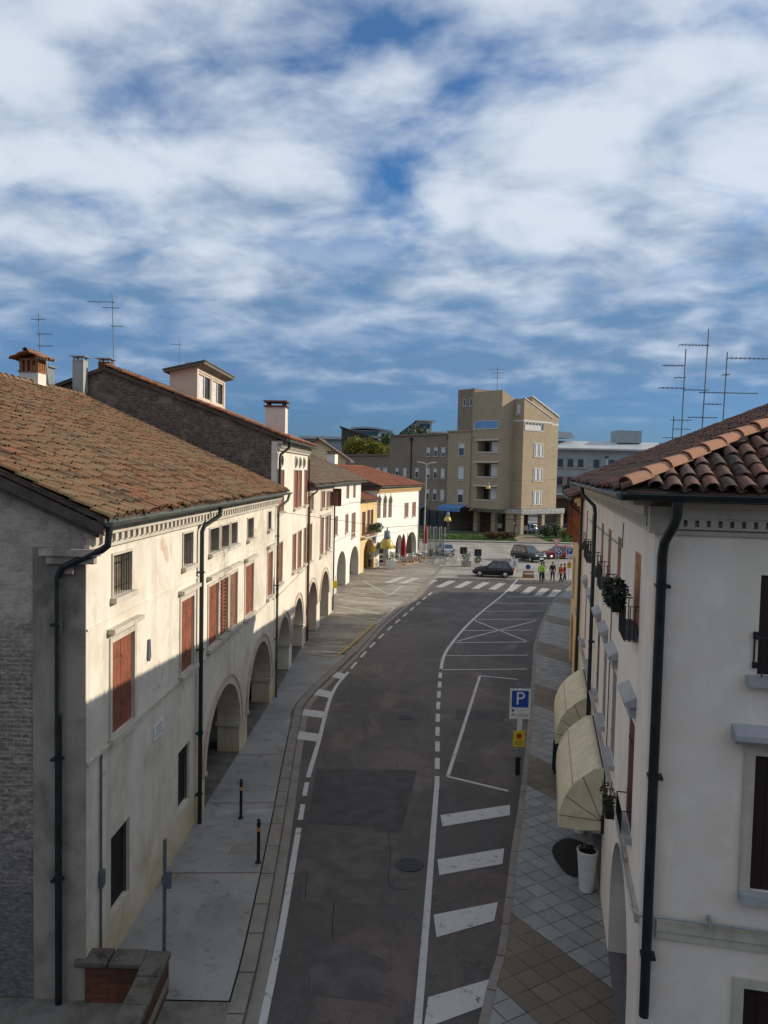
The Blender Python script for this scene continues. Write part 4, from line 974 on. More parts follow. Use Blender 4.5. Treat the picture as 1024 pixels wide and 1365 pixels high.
# dormer on roof 2
dm = MB(); dx0, dx1, dy0, dy1, dz = 2.2, 7.7, 4.05, 5.3, 12.6
dops = [(dx0 + .3, dx0 + 2.6, 13.0, 14.2, .12, None), (dx0 + 2.85, dx1 - .3, 13.0, 14.2, .12, None)]
facade(dm, dx0, dx1, dz, 14.45, dops, dy0)
dm.face([(dx0, dy0, dz), (dx0, dy0, 14.45), (dx0, dy1, 14.12), (dx0, dy1, dz)]); dm.face([(dx1, dy0, dz), (dx1, dy1, dz), (dx1, dy1, 14.12), (dx1, dy0, 14.45)]); dm.face([(dx0, dy1, dz), (dx0, dy1, 14.12), (dx1, dy1, 14.12), (dx1, dy1, dz)])
dorm = dm.build('dormer', plaster('pale_pink_dormer_plaster', (0.58, 0.48, 0.38), (0.44, 0.36, 0.28), .4, .3), r2)
for a, b, c, d, rv, _ in dops:
    m = MB(); m.face([(a, dy0 + .11, c), (b, dy0 + .11, c), (b, dy0 + .11, d), (a, dy0 + .11, d)]); m.build('window', M['glass'], dorm)
    m = MB(); mid = (a + b) / 2
    for p, q in ((a + .005, a + .08), (mid - .05, mid + .05), (b - .08, b - .005)): m.box(p, q, dy0 + .04, dy0 + .08, c + .005, d - .005)
    for p in (c + .006, d - .09): m.box(a + .081, mid - .051, dy0 + .04, dy0 + .08, p, p + .08); m.box(mid + .051, b - .081, dy0 + .04, dy0 + .08, p, p + .08)
    m.build('window_frame', simple('cream_frame_paint', (.6, .5, .36), .6), dorm)
    m = MB(); m.face([(a + .1, dy0 + .10, c + .1), (mid - .06, dy0 + .10, c + .1), (mid - .06, dy0 + .10, d - .12), (a + .1, dy0 + .10, d - .12)]); m.build('curtain', M['curtain'], dorm)
m = MB(); m.prism([(dx0 - .3, dy0 - .4, 14.58), (dx0 - .3, dy1 + .2, 14.15), (dx0 - .3, dy1 + .2, 14.05), (dx0 - .3, dy0 - .4, 14.46)], (dx1 - dx0 + .6, 0, 0)); m.prism([(dx0 - .35, dy0 - .45, 14.64), (dx0 - .35, dy1 + .25, 14.20), (dx0 - .35, dy1 + .25, 14.16), (dx0 - .35, dy0 - .45, 14.60)], (dx1 - dx0 + .7, 0, 0)); m.build('dormer_roof', simple('grey_dormer_roof', (.13, .12, .10), .8), dorm)
m = MB(); m.box(3.6, 4.3, 4.4, 5.0, 14.5, 14.75); m.build('roof_vent', M['steel'], dorm)
chimney(r2, 4.15, .75, 11.0, .8, .95, 1.75, plaster('pinkish_chimney_plaster', (0.66, 0.60, 0.53), (0.5, 0.42, 0.36), .4, .3), 'slab', simple('red_chimney_brick', (.13, .045, .035), .85))
m = MB(); m.box(6.8, 7.4, .8, 1.5, 11.4, 12.35); m.box(6.95, 7.25, .76, .8, 11.8, 12.25); m.build('chimney', M['steel'], r2)
# chimneys behind the ridge of house 1 / at the far verge of its roof
chimney(r1, 14.7, 8.3, 12.2, .62, .70, .95, plaster('white_chimney_plaster', (.70, .66, .58), (.5, .45, .38), .4, .3), 'gable')
chimney(r1, 18.75, 8.3, 12.3, .46, .46, 1.9, M['concrete'], 'metal')
chimney(r2, .9, 7.7, 13.3, .5, .5, 1.0, simple('brown_brick_stack', (.12, .07, .045), .9, 0, .3, 5), 'metal')
m = MB(); m.box(16.2, 16.75, 8.9, 9.5, 12.0, 13.75); m.box(17.1, 17.7, 8.9, 9.5, 12.0, 13.70); m.box(17.0, 17.8, 8.8, 9.6, 13.7, 13.76); m.prism([(16.9, 8.7, 12.5), (17.0, 8.7, 12.5), (16.62, 8.7, 14.0), (16.52, 8.7, 14.0)], (0, .5, 0)); m.build('metal_flue', M['steel'], r1)

# ---- houses 3 and 4 share one brown roof line; 3 protrudes, 4 bends with the street
org, rz, L3 = frame_of((-4.33, 43.05), (-3.5, 53.0))
h3 = thing('arcaded_house', 'ivory house under the dull brown roof, between the tall house and the white one', 'house', org, rz, 'row houses along the left of the street')
up3 = [(1.0, 2.0, 7.5, 8.5), (4.75, 6.2, 7.45, 8.5), (6.9, 7.7, 7.4, 8.45), (7.9, 8.7, 7.4, 8.45)]
lo3 = [(.25, 1.65, 4.55, 6.7), (4.65, 5.85, 4.5, 6.85), (6.7, 7.6, 4.5, 6.85), (7.95, 8.8, 4.6, 6.85)]
ar3 = [(.5, 3.8, 0, 3.2, .75, 1.6), (5.0, 8.5, 0, 3.25, .75, 1.6)]
m = MB(); facade(m, 0, L3, 0, 8.95, [(a, b, c, d, .16, None) for a, b, c, d in up3 + lo3] + ar3)
m.face([(0, 12, 0), (0, 12, 9), (L3, 12, 9), (L3, 12, 0)]); sides(m, 0, 12, 8.95, 6.6, 11.7); sides(m, L3, 12, 8.95, 6.6, 11.7); m.build('wall', M['b3'], h3)
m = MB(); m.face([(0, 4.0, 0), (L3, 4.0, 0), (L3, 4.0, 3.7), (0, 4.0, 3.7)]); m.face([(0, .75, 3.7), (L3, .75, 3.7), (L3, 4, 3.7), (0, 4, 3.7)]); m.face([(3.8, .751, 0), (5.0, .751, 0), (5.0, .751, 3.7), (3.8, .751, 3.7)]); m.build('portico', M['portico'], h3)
for a, b, c, d in up3 + lo3: window(h3, a, b, c, d, 'shut', .08, M['stone'], M['shut2'], True, False, .16)
m = MB(); m.box(L3 - .55, L3 - .5, -.62, -.03, 7.4, 8.6); m.build('open_shutter', M['darkshut'], h3); m = MB(); m.box(L3 - 1.45, L3 - 1.4, -.5, -.03, 7.45, 8.4); m.build('open_shutter', M['shut2'], h3)
for a, b, c, d, rv, sp in ar3:
    m = MB(); arch_band(a, b, sp, d, .22, -.04, -.001, m); m.build('arch_moulding', M['stone'], h3)
    m = MB(); arch_band(a - .22, b + .22, sp, d + .22, .06, -.06, -.001, m); m.build('arch_moulding', M['pink'], h3)
m = MB(); m.box(4.4, 8.9, -.12, -.002, 4.3, 4.38); m.box(4.4, 8.9, -.1, -.002, 6.98, 7.06); m.build('string_course', M['stone'], h3)
cornice(h3, 0, L3, 8.62, M['stone'], 0, .7, .28)
r3 = roof_pair(h3, -.05, L3 + .15, .45, 9.2, .43, 6.6, 12, M['tile3'], .24, .42, 3)
m = MB(); m.prism([(-.1, -.45, 9.02), (-.1, 6.6, 12.06), (-.1, 6.6, 11.85), (-.1, -.45, 8.80)], (.08, 0, 0)); m.build('verge', M['wood'], r3)
gutter(h3, (-.1, -.52, 8.92), (L3 + .1, -.52, 8.92), .085)
downpipe(h3, [(.6, -.5, 8.86), (.6, -.46, 8.6), (.25, -.14, 8.3), (.2, -.12, 8.1), (.2, -.12, .2)], .05, M['brownpipe'])
downpipe(h3, [(L3 - .2, -.12, 8.4), (L3 - .2, -.12, .2)], .05, M['pipe'])
org, rz, L4 = frame_of((-4.55, 54.5), (-2.25, 73.3))
h4 = thing('arcaded_house', 'white house with two small top windows and round arches, left of the small yellow house', 'house', org, rz, 'row houses along the left of the street')
up4 = [(10.9, 12.1, 7.45, 8.55), (14.45, 15.6, 7.4, 8.55)]; lo4 = [(5.6, 6.95, 4.72, 6.2), (10.6, 11.95, 4.55, 6.1), (13.85, 15.9, 3.85, 6.05)]
ar4 = [(7.0, 11.3, 0, 3.15, .75, 1.5), (13.2, 18.4, 0, 2.95, .75, 1.2)]
m = MB(); facade(m, -1.5, L4, 0, 9.0, [(a, b, c, d, .16, None) for a, b, c, d in up4 + lo4] + ar4)
m.face([(-1.5, 12, 0), (-1.5, 12, 9), (L4, 12, 9), (L4, 12, 0)]); sides(m, -1.5, 12, 8.95, 6.5, 11.6); sides(m, L4, 12, 8.95, 6.5, 11.6); m.build('wall', M['b4'], h4)
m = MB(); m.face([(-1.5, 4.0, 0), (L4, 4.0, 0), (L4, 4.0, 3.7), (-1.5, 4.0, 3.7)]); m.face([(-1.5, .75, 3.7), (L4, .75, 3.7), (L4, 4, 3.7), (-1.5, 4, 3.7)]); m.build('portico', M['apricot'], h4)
m = MB(); m.box(8.6, 9.6, 3.9, 3.99, 0, 2.4); m.build('door', M['wood'], h4)
for a, b, c, d in up4 + lo4: window(h4, a, b, c, d, 'shut', .05, M['stone'], M['shut2'], d < 8, False, .16)
m = MB(); m.box(-1.5, L4, -.03, -.002, 6.95, 7.0); m.box(-1.5, L4, -.04, -.002, 4.2, 4.26); m.build('string_course', M['stone'], h4)
r4 = roof_pair(h4, -1.4, L4 + .5, .5, 9.15, .43, 6.5, 12, M['tile3'], .26, .45, 3)
gutter(h4, (-1.4, -.57, 8.86), (L4 + .5, -.57, 8.86), .085)
# ---- small yellow house
org, rz, L5 = frame_of((-2.25, 73.35), (-.75, 78.6))
h5 = thing('yellow_house', 'small yellow house with one tall arch and flowered balcony between two white houses', 'house', org, rz, 'row houses along the left of the street')
w5 = [(.55, 1.6, 3.55, 5.9), (2.2, 3.05, 3.6, 6.0), (3.35, 4.2, 3.6, 6.0)]
m = MB(); facade(m, 0, L5, 0, 7.0, [(a, b, c, d, .16, None) for a, b, c, d in w5] + [(1.3, 4.7, 0, 3.1, .7, 1.7)])
m.face([(0, 9, 0), (0, 9, 7), (L5, 9, 7), (L5, 9, 0)]); sides(m, 0, 9, 7, 5, 8.6); sides(m, L5, 9, 7, 5, 8.6); m.build('wall', M['yellow'], h5)
m = MB(); m.face([(0, 4.0, 0), (L5, 4.0, 0), (L5, 4.0, 3.6), (0, 4.0, 3.6)]); m.face([(0, .7, 3.6), (L5, .7, 3.6), (L5, 4, 3.6), (0, 4, 3.6)]); m.build('portico', M['yellow'], h5)
for a, b, c, d in w5: window(h5, a, b, c, d, 'shut', .04, M['stone'], M['darkshut'], False, False, .16)
m = MB(); m.box(.3, 4.6, -.45, -.002, 3.35, 3.47); m.build('balcony', M['stone'], h5)
m = MB(); m.tube([(.32, -.43, 3.95), (4.58, -.43, 3.95)], .018, 5)
for k in range(22): m.tube([(.34 + k * .2, -.43, 3.47), (.34 + k * .2, -.43, 3.95)], .011, 4)
m.build('railing', M['iron'], h5)
roof_pair(h5, -.1, L5 + .1, .35, 7.15, .33, 5, 9, M['tile6'], .24, .42, 3)
gutter(h5, (-.1, -.42, 7.0), (L5 + .1, -.42, 7.0), .08)
for i, (x, lb) in enumerate([(2.3, 'round flowering plant hung on the yellow house balcony rail, left one'), (3.6, 'round flowering plant hung on the yellow house balcony rail, middle one'), (4.4, 'round flowering plant hung on the yellow house balcony rail, right one at the corner')]):
    c, s = math.cos(rz), math.sin(rz); px, py = org[0] + c * x + s * .55, org[1] + s * x - c * .55
    t = thing('balcony_plant', lb, 'plant', (px, py, 3.7), 0, 'plants on the yellow balcony')
    m = MB(); m.leaves((0, 0, .55), (.5, .4, .48), 260, .09); m.build('foliage', M['leaf'], t)
    m = MB(); m.box(-.3, .3, -.12, .12, 0, .26); m.build('pot', M['pink'], t)
# ---- white corner house with ogee windows and red roof
org, rz, L6 = frame_of((-.72, 78.65), (4.3, 94.2))
h6 = thing('corner_house', 'bright white house with three pointed windows and a red hipped roof at the corner', 'house', org, rz, 'row houses along the left of the street')
og = [(.1, 1.2, 5.0, 7.35, .25, 6.6), (2.05, 3.2, 4.95, 7.3, .25, 6.55), (3.9, 5.1, 4.9, 7.2, .25, 6.5)]
pl = [(10.0, 11.5, 4.65, 6.25), (13.2, 14.7, 4.6, 6.25)]
ar6 = [(1.0, 4.2, 0, 2.8, .6, 1.4), (6.7, 9.6, 0, 2.75, .6, 1.2), (11.0, 15.4, 0, 2.75, .6, 1.0)]
m = MB(); facade(m, 0, L6, 0, 7.9, og + [(a, b, c, d, .25, None) for a, b, c, d in pl] + ar6)
m.face([(0, 0, 0), (0, 0, 7.9), (0, 11, 7.9), (0, 11, 0)]); m.face([(L6, 0, 0), (L6, 11, 0), (L6, 11, 7.9), (L6, 0, 7.9)]); m.face([(0, 11, 0), (0, 11, 7.9), (L6, 11, 7.9), (L6, 11, 0)]); m.build('wall', M['b6'], h6)
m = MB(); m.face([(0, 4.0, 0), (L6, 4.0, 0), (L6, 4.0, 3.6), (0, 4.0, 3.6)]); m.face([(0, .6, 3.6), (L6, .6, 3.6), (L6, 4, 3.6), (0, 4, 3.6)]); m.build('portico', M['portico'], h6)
for a, b, c, d, rv, sp in og:
    m = MB(); arch_band(a, b, sp, d, .14, -.04, -.001, m); cxo = (a + b) / 2; m.prism([(cxo - .18, -.04, d + .12), (cxo + .18, -.04, d + .12), (cxo, -.04, d + .45)], (0, .038, 0)); w = m.build('window', M['stone'], h6)
    m = MB(); m.face([(a, .24, c), (b, .24, c), (b, .24, d), (a, .24, d)]); m.build('pane', M['dark'], w)
    m = MB(); m.box((a + b) / 2 + .05, b - .02, .12, .16, c + .02, sp); m.build('shutter', M['shut2'], w)
for a, b, c, d in pl: window(h6, a, b, c, d, 'shut', .08, M['stone'], M['shut2'], True, False, .25)
m = MB(); m.box(0, L6, -.04, -.002, 3.15, 3.21); m.build('string_course', M['stone'], h6)
cornice(h6, 0, L6, 7.6, simple('ochre_cornice', (.55, .36, .17), .85), 0, 1.2, .32)
m = MB(); p = .34; nrm = math.hypot(1, p); ov = .5; rd = 5.5
ze = 8.32
tile_field(m, (-.3, -ov, ze), (1, 0, 0), (0, 1, p), (0, -p, 1), L6 + .3 + ov, (rd + ov) * nrm, .26, .45, 3, clip=lambda u, v: (L6 + .3 + ov - u) > v / nrm)
tile_field(m, (L6 + ov, -ov, ze), (0, 1, 0), (-1, 0, p), (p, 0, 1), 12, (rd + ov) * nrm, .26, .45, 3, clip=lambda u, v: u > v / nrm and 12 - u > v / nrm)
zr = ze + p * (rd + ov)
m.face([(-.3, -ov, ze - .03), (L6 + ov, -ov, ze - .03), (L6 - rd, rd, zr - .03), (-.3, rd, zr - .03)], .3); m.face([(L6 + ov, -ov, ze - .03), (L6 + ov, 11.5, ze - .03), (L6 - rd, rd, zr - .03)], .3); m.face([(-.3, rd, zr - .03), (L6 - rd, rd, zr - .03), (L6 + ov, 11.5, ze - .03), (-.3, 11.5, ze - .03)], .3)
r6 = m.build('roof', M['tile6'], h6)
m = MB(); ridge_tiles(m, (L6 + ov, -ov, ze), (L6 - rd, rd, zr), .14); ridge_tiles(m, (-.3, rd, zr), (L6 - rd, rd, zr), .14); m.build('ridge', M['tile6'], r6)
m = MB(); m.face([(-.31, -ov, ze), (-.31, rd, zr), (-.31, 11.5, ze)]); m.box(-.3, L6 + ov, -ov + .02, -.23, ze - .2, ze - .05); m.box(-.3, L6 + ov, -.22, 11.4, ze - .35, ze - .06); m.build('eave_boards', M['wood'], r6)
chimney(r6, 3.0, 6.2, 9.6, .9, .9, 2.0, M['b6'], 'slab')
gutter(h6, (-.3, -ov - .07, ze - .08), (L6 + ov, -ov - .07, ze - .08), .09)
downpipe(h6, [(L6 - .4, -.12, 8.1), (L6 - .4, -.12, .1)], .07, M['pipe'])

# ================================================================ RIGHT ROW
aV = Vector((0.2041, 0.9789)); bV = Vector((0.9789, -0.2041)); A0 = Vector((3.68, 10.05))
RO = A0 + aV * .7                                   # near corner of the white house
def rp(s, b, z=0.0): p = A0 + aV * s + bV * b; return (p.x, p.y, z)
RZ = ang((-aV.x, -aV.y))
hR = thing('white_corner_house', 'large pinkish white house on the right with orange hip tiles and two cream awnings', 'house', (RO.x, RO.y, 0), RZ, 'row houses along the right of the street')
def X(s): return .7 - s                              # s along the street -> local x
LR = 20.0; WR = 15.0
upR = [(2.3, 3.12), (5.55, 6.32), (7.95, 8.78), (10.3, 11.1), (13.7, 14.5), (14.85, 15.5), (18.0, 18.8)]
loR = [(2.28, 3.08), (5.5, 6.35), (7.95, 8.78), (10.3, 11.1), (13.6, 14.5), (16.9, 17.7)]
ops = [(X(b), X(a), 7.22, 8.55, .2, None) for a, b in upR] + [(X(b), X(a), 3.95, 5.75, .2, None) for a, b in loR]
ops += [(X(5.3), X(2.05), 0, 3.0, .55, 1.3)] + [(X(10.6), X(7.6), 0, 2.9, .4, None), (X(15.8), X(13.2), 0, 2.9, .4, None)]
m = MB(); facade(m, X(LR + .7), X(.85), 0, 9.35, ops)
# chamfered corner and the wall that faces the gate
cz = 9.35
m.face([(X(.85), 0, 0), (0, .15, 0), (0, .15, cz), (X(.85), 0, cz)])
fops = [(1.38, 2.35, 7.12, 8.5), (1.41, 2.4, 4.08, 6.0), (1.40, 2.5, .9, 2.68)]
m2 = MB(); facade(m2, .15, WR, 0, cz, [(a, b, c, d, .22, None) for a, b, c, d in fops])
mt = Matrix.Rotation(R(90), 3, 'Z')
for f in m2.f: m.face([tuple(mt @ Vector(m2.v[i])) for i in f])
m.face([(X(LR + .7), WR, 0), (X(LR + .7), 0, 0), (X(LR + .7), 0, cz), (X(LR + .7), 7.2, 12.4), (X(LR + .7), WR, cz)]); m.face([(0, WR, 0), (X(LR + .7), WR, 0), (X(LR + .7), WR, cz), (0, WR, cz)])
wR = m.build('wall', M['r1'], hR)
m = MB(); m.face([(X(LR), 4.5, 0), (0, 4.5, 0), (0, 4.5, 3.5), (X(LR), 4.5, 3.5)]); m.face([(X(LR), .56, 3.3), (0, .56, 3.3), (0, 4.5, 3.3), (X(LR), 4.5, 3.3)]); m.face([(X(5.9), .56, 0), (X(5.9), 4.5, 0), (X(5.9), 4.5, 3.5), (X(5.9), .56, 3.5)]); m.build('portico', M['greystone'], hR)
m = MB(); m.face([(X(LR), .0, .112), (-.1, .0, .112), (-.1, 4.5, .112), (X(LR), 4.5, .112)]); m.build('portico_floor', simple('purple_grey_floor', (.12, .11, .12), .6), hR)
m = MB(); m.box(X(5.89), X(5.84), 1.0, 1.7, 1.55, 2.15); q = m.build('notice_board', M['iron'], hR); m = MB(); m.box(X(5.838), X(5.834), 1.06, 1.64, 1.6, 2.1); m.build('sheet', M['greystone'], q)
for i, (a, b) in enumerate(upR):
    w = window(hR, X(b), X(a), 7.22, 8.55, 'shut', 0, M['r1'], M['orangeshut'] if i == 0 else M['shut'], False, False, .2, ins=.012)
    m = MB(); y0 = -.22; xa, xb = X(b) - .06, X(a) + .06
    for k in range(9): m.tube([(xa + k * (xb - xa) / 8, y0, 7.15), (xa + k * (xb - xa) / 8, y0, 7.72)], .009, 4)
    for zc in (7.15, 7.72):
        m.tube([(xa, -.01, zc), (xa, y0, zc), (xb, y0, zc), (xb, -.01, zc)], .012, 5)
    for k in (1, 2):
        for xx in (xa, xb): m.tube([(xx, y0 + k * .075, 7.15), (xx, y0 + k * .075, 7.72)], .009, 4)
    m.build('railing', M['iron'], w)
    m = MB(); m.box(xa + .03, xb - .03, y0 + .015, -.02, 7.16, 7.36); m.build('planter', simple('grey_planter_box', (.10, .10, .105), .7), w)
for i, (a, b) in enumerate(loR):
    w = window(hR, X(b), X(a), 3.95, 5.75, 'shut', 0, M['r1'], M['darkshut'] if i in (0, 3) else simple('mauve_grey_shutter', (.22, .19, .19), .7), False, False, .2, ins=.012)
    m = MB(); m.box(X(b) - .14, X(a) + .14, -.12, -.002, 3.84, 3.948); m.build('sill', M['greystone'], w)
    m = MB(); xa, xb = X(b) - .24, X(a) + .10
    m.prism([(xa, -.003, 6.26), (xa, -.003, 6.10), (xa, -.15, 6.08), (xa, -.19, 6.11), (xa, -.19, 6.16)], (xb - xa, 0, 0)); m.box(xa + .06, xb - .06, -.10, -.003, 5.90, 6.099); m.build('hood', M['greystone'], w)
    if i == 0:
        m = MB()
        for k in range(8): m.tube([(X(b) + k * (b - a) / 7, -.16, 3.96), (X(b) + k * (b - a) / 7, -.16, 4.34)], .009, 4)
        m.tube([(X(b), -.01, 4.34), (X(b), -.16, 4.34), (X(a), -.16, 4.34), (X(a), -.01, 4.34)], .012, 5); m.build('railing', M['iron'], w)
for a, b in ((7.6, 10.6), (13.2, 15.8)):
    m = MB(); m.box(X(b) + .02, X(a) - .02, .3, .33, .15, 2.85); w = m.build('shop_window', M['glass'], hR)
    m = MB()
    for k in range(4): xx = X(b) + .05 + k * (b - a - .1) / 3; m.box(xx - .03, xx + .03, .26, .298, .12, 2.88)
    m.box(X(b) + .05, X(a) - .05, .262, .296, 2.3, 2.36); m.build('frame', M['iron'], w)
m = MB(); m.box(X(LR + .6), X(2.5), -.07, -.002, 3.36, 3.48); m.box(X(2.5), X(.9), -.07, -.002, 3.28, 3.40)
m.box(.002, .07, .2, WR, 3.36, 3.50); m.box(.002, .05, .2, WR, 3.24, 3.359); m.build('string_course', M['stone'], hR)
m = MB(); m.tube([(X(LR), -.1, 3.56), (X(2.7), -.1, 3.56), (X(2.55), -.1, 3.45), (X(.95), -.1, 3.45), (X(.72), -.02, 3.50), (.10, .2, 3.58), (.10, 4, 3.58), (.10, WR, 3.58)], .02, 6)
for y in (.9, 2.6, 4.4): m.box(.01, .12, y - .02, y + .02, 3.50, 3.66)
m.build('conduit', M['greystone'], hR)
# gate-side windows
GW = [(1.38, 2.35, 7.12, 8.5), (1.41, 2.4, 4.08, 6.0), (1.40, 2.5, .9, 2.68)]
for i, (a, b, c, d) in enumerate(GW):
    m = MB(); f = .14; x0, x1 = .002, .04
    if i > 0: m.box(x0, x1, a - f, a - .002, c, d); m.box(x0, x1, b + .002, b + f, c, d); m.box(x0, x1, a - f, b + f, d + .002, d + f)
    else: m.box(-.2, -.17, a + .01, a + .04, c + .01, d - .01)
    w = m.build('window', M['stone'] if i else M['wood'], hR)
    m = MB(); m.face([(-.2, a, c), (-.2, b, c), (-.2, b, d), (-.2, a, d)]); m.build('pane', M['dark'], w)
    m = MB()
    for k in range(3):
        yy = a + .01 + k * (b - a - .02) / 6; m.box(-.09, -.05, yy, yy + (b - a) / 6 - .01, c + .01, d - .01)
    m.build('shutter', M['gateshut'], w)
    if i < 2:
        m = MB(); m.box(.002, .15, a - .14, b + .14, c - .14, c - .003); m.build('sill', M['greystone'], w)
    if i == 1:
        m = MB(); m.prism([(.003, a - .32, 6.42), (.003, a - .32, 6.22), (.22, a - .32, 6.20), (.28, a - .32, 6.26), (.28, a - .32, 6.33)], (0, b - a + .64, 0)); m.build('hood', M['greystone'], w)
    if i == 0:
        m = MB(); m.box(.01, .05, a - .07, a - .005, 7.62, 7.72); m.box(.01, .05, a - .07, a - .005, 7.22, 7.3); m.box(.01, .03, a - .06, a - .04, 7.3, 7.62); m.tube([(.05, a - .05, 7.68), (.24, a - .05, 7.68), (.24, b + .05, 7.68), (.05, b + .05, 7.68)], .014, 5)
        for k in range(8): m.tube([(.24, a + k * .14, 7.15), (.24, a + k * .14, 7.68)], .009, 4)
        m.build('railing', M['iron'], w)
# cornice with square notches
def dent(mb, side):
    if side == 0:
        x0, x1 = X(LR + .6), X(.9); n = int((x1 - x0) / .15)
        mb.box(x0, x1, -.16, -.002, 9.26, 9.40); mb.box(x0, x1, -.06, -.002, 9.02, 9.08)
        for k in range(n): xx = x0 + (k + .5) * .15; mb.box(xx - .048, xx + .048, -.12, -.002, 9.10, 9.258)
        mb.box(x0, x1, -.3, -.002, 9.402, 9.47)
    else:
        mb.box(.002, .16, .2, WR, 9.26, 9.40); mb.box(.002, .06, .2, WR, 9.02, 9.08); mb.box(.002, .3, .2, WR, 9.402, 9.47)
        mb.box(.002, .12, .2, WR, 9.10, 9.135); mb.box(.002, .12, .2, WR, 9.225, 9.258)
        for k in range(98): yy = .28 + k * .15; mb.box(.002, .12, yy - .048, yy + .048, 9.136, 9.224)
m = MB(); dent(m, 0); dent(m, 1); m.box(X(.9) - .01, .005, -.1, .21, 9.02, 9.40); m.build('cornice', M['stone'], hR)
# hipped roof: street slope and the slope that faces the gate
p = .42; nrm = math.hypot(1, p); ovy = .45; ovx = .5; ze = 9.62; ridge_y = 7.2
x0 = X(LR + .7) - .15; x1 = ovx
m = MB()
tile_field(m, (x0, -ovy, ze), (1, 0, 0), (0, 1, p), (0, -p, 1), x1 - x0, (ridge_y + ovy) * nrm, .215, .38, 5, clip=lambda u, v: (x1 - x0 - u) > v / nrm + .02)
tile_field(m, (x1, -ovy, ze), (0, 1, 0), (-1, 0, p), (p, 0, 1), 2 * (ridge_y + ovy), (ridge_y + ovy) * nrm, .235, .40, 8, clip=lambda u, v: u > v / nrm + .02 and 2 * (ridge_y + ovy) - u > v / nrm)
zr = ze + p * (ridge_y + ovy); xr = x1 - (ridge_y + ovy); yb = 2 * ridge_y + ovy
m.face([(x0, -ovy, ze - .03), (x1, -ovy, ze - .03), (xr, ridge_y, zr - .03), (x0, ridge_y, zr - .03)], .25); m.face([(x1, -ovy, ze - .03), (x1, yb, ze - .03), (xr, ridge_y, zr - .03)], .25); m.face([(x0, ridge_y, zr - .03), (xr, ridge_y, zr - .03), (x1, yb, ze - .03), (x0, yb, ze - .03)], .25)
rR = m.build('roof', M['tiler'], hR)
m = MB(); ridge_tiles(m, (x1 + .03, -ovy - .03, ze + .05), (xr, ridge_y, zr + .07), .125, .44, 7); ridge_tiles(m, (xr, ridge_y, zr + .05), (x0, ridge_y, zr + .05), .125, .42); m.build('hip_tiles', M['hiptile'], rR)
m = MB(); m.face([(x0, -ovy + .02, ze - .06), (x0, 1, ze - .06), (x1 - .02, 1, ze - .06), (x1 - .02, -ovy + .02, ze - .06)]); m.box(x0, x1 - .01, -ovy + .005, -ovy + .03, ze - .14, ze - .035); m.box(x1 - .03, x1 - .005, -ovy + .031, yb, ze - .14, ze - .035)
m.face([(-1, -ovy + .02, ze - .062), (x1 - .02, -ovy + .02, ze - .062), (x1 - .02, yb, ze - .062), (-1, yb, ze - .062)]); m.build('eave_boards', M['wood'], rR)
gutter(hR, (x0, -ovy - .08, ze - .05), (x1 + .08, -ovy - .08, ze - .05), .085, M['gutter'])
gutter(hR, (x1 + .08, -ovy - .10, ze - .05), (x1 + .08, yb, ze - .05), .085, M['pipe'])
downpipe(hR, [(x1 + .05, .17, ze - .1), (x1 + .05, .17, 9.30), (x1 - .02, .15, 9.18), (.18, .08, 8.92), (.10, .07, 8.72), (.10, .07, 5), (.10, .07, 2.1)], .07, M['pipe'], clamps=[(.10, .07, z) for z in (8.3, 5.6, 3.0)])
downpipe(hR, [(X(12.7), -ovy - .05, ze - .1), (X(12.7), -ovy, 9.25), (X(12.4), -.14, 8.95), (X(12.35), -.11, 8.75), (X(12.35), -.11, .1)], .055, M['pipe'], clamps=[(X(12.35), -.11, z) for z in (7.0, 5.0)])
downpipe(hR, [(X(20.2), -.12, 8.9), (X(20.2), -.12, .1)], .055, M['pipe'])
m = MB(); m.tube([(X(5.1), -.02, 8.9), (X(5.1), -.03, 8.42), (X(10), -.03, 8.36), (X(17), -.03, 8.3)], .012, 5); m.tube([(X(6.9), -.03, 7.0), (X(6.9), -.03, 3.6)], .014, 5); m.build('cable', M['greypole'], hR)

# ---- yellow house further along the right
YO = rp(20.75, 0)
hY = thing('yellow_house', 'ochre yellow house past the white one on the right, orange shutters under its eave', 'house', (YO[0], YO[1], 0), RZ, 'row houses along the right of the street')
LY = 10.6; oy = [(-3.2, -2.2), (-8.2, -6.9)]
m = MB(); facade(m, -LY, 0, 0, 8.8, [(a, b, 7.0, 8.45, .16, None) for a, b in oy] + [(a, b, 4.0, 5.8, .16, None) for a, b in oy] + [(-9.6, -6.4, 0, 2.9, .5, 1.3), (-4.6, -1.4, 0, 2.9, .5, 1.3)])
m.face([(-LY, 11, 0), (-LY, 0, 0), (-LY, 0, 8.8), (-LY, 5.5, 10.9), (-LY, 11, 8.8)]); m.face([(0, 0, 0), (0, 11, 0), (0, 11, 8.8), (0, 5.5, 10.9), (0, 0, 8.8)]); m.face([(0, 11, 0), (-LY, 11, 0), (-LY, 11, 8.8), (0, 11, 8.8)]); m.face([(-LY, 3, 0), (0, 3, 0), (0, 3, 3.4), (-LY, 3, 3.4)]); m.build('wall', M['yellow'], hY)
for j, (a, b) in enumerate(oy):
    window(hY, a, b, 7.0, 8.45, 'frame', .05, M['stone'], None, True, False, .16); window(hY, a, b, 4.0, 5.8, 'shut', .05, M['stone'], M['darkshut'], True, False, .16)
for xo, mm, yy in ((-3.25, M['shut'], .30), (-2.14, M['orangeshut'], .34), (-8.26, M['darkshut'], .42), (-6.84, M['shut'], .42)):
    m = MB(); m.box(xo - .02, xo + .02, -yy, -.035, 6.98, 8.48); m.build('open_shutter', mm, hY)
roofY = roof_pair(hY, -LY - .4, .02, .5, 9.15, .40, 5.5, 11, M['tiler'], .24, .42, 3)
gutter(hY, (-LY - .4, -.58, 8.9), (.0, -.58, 8.9), .08)
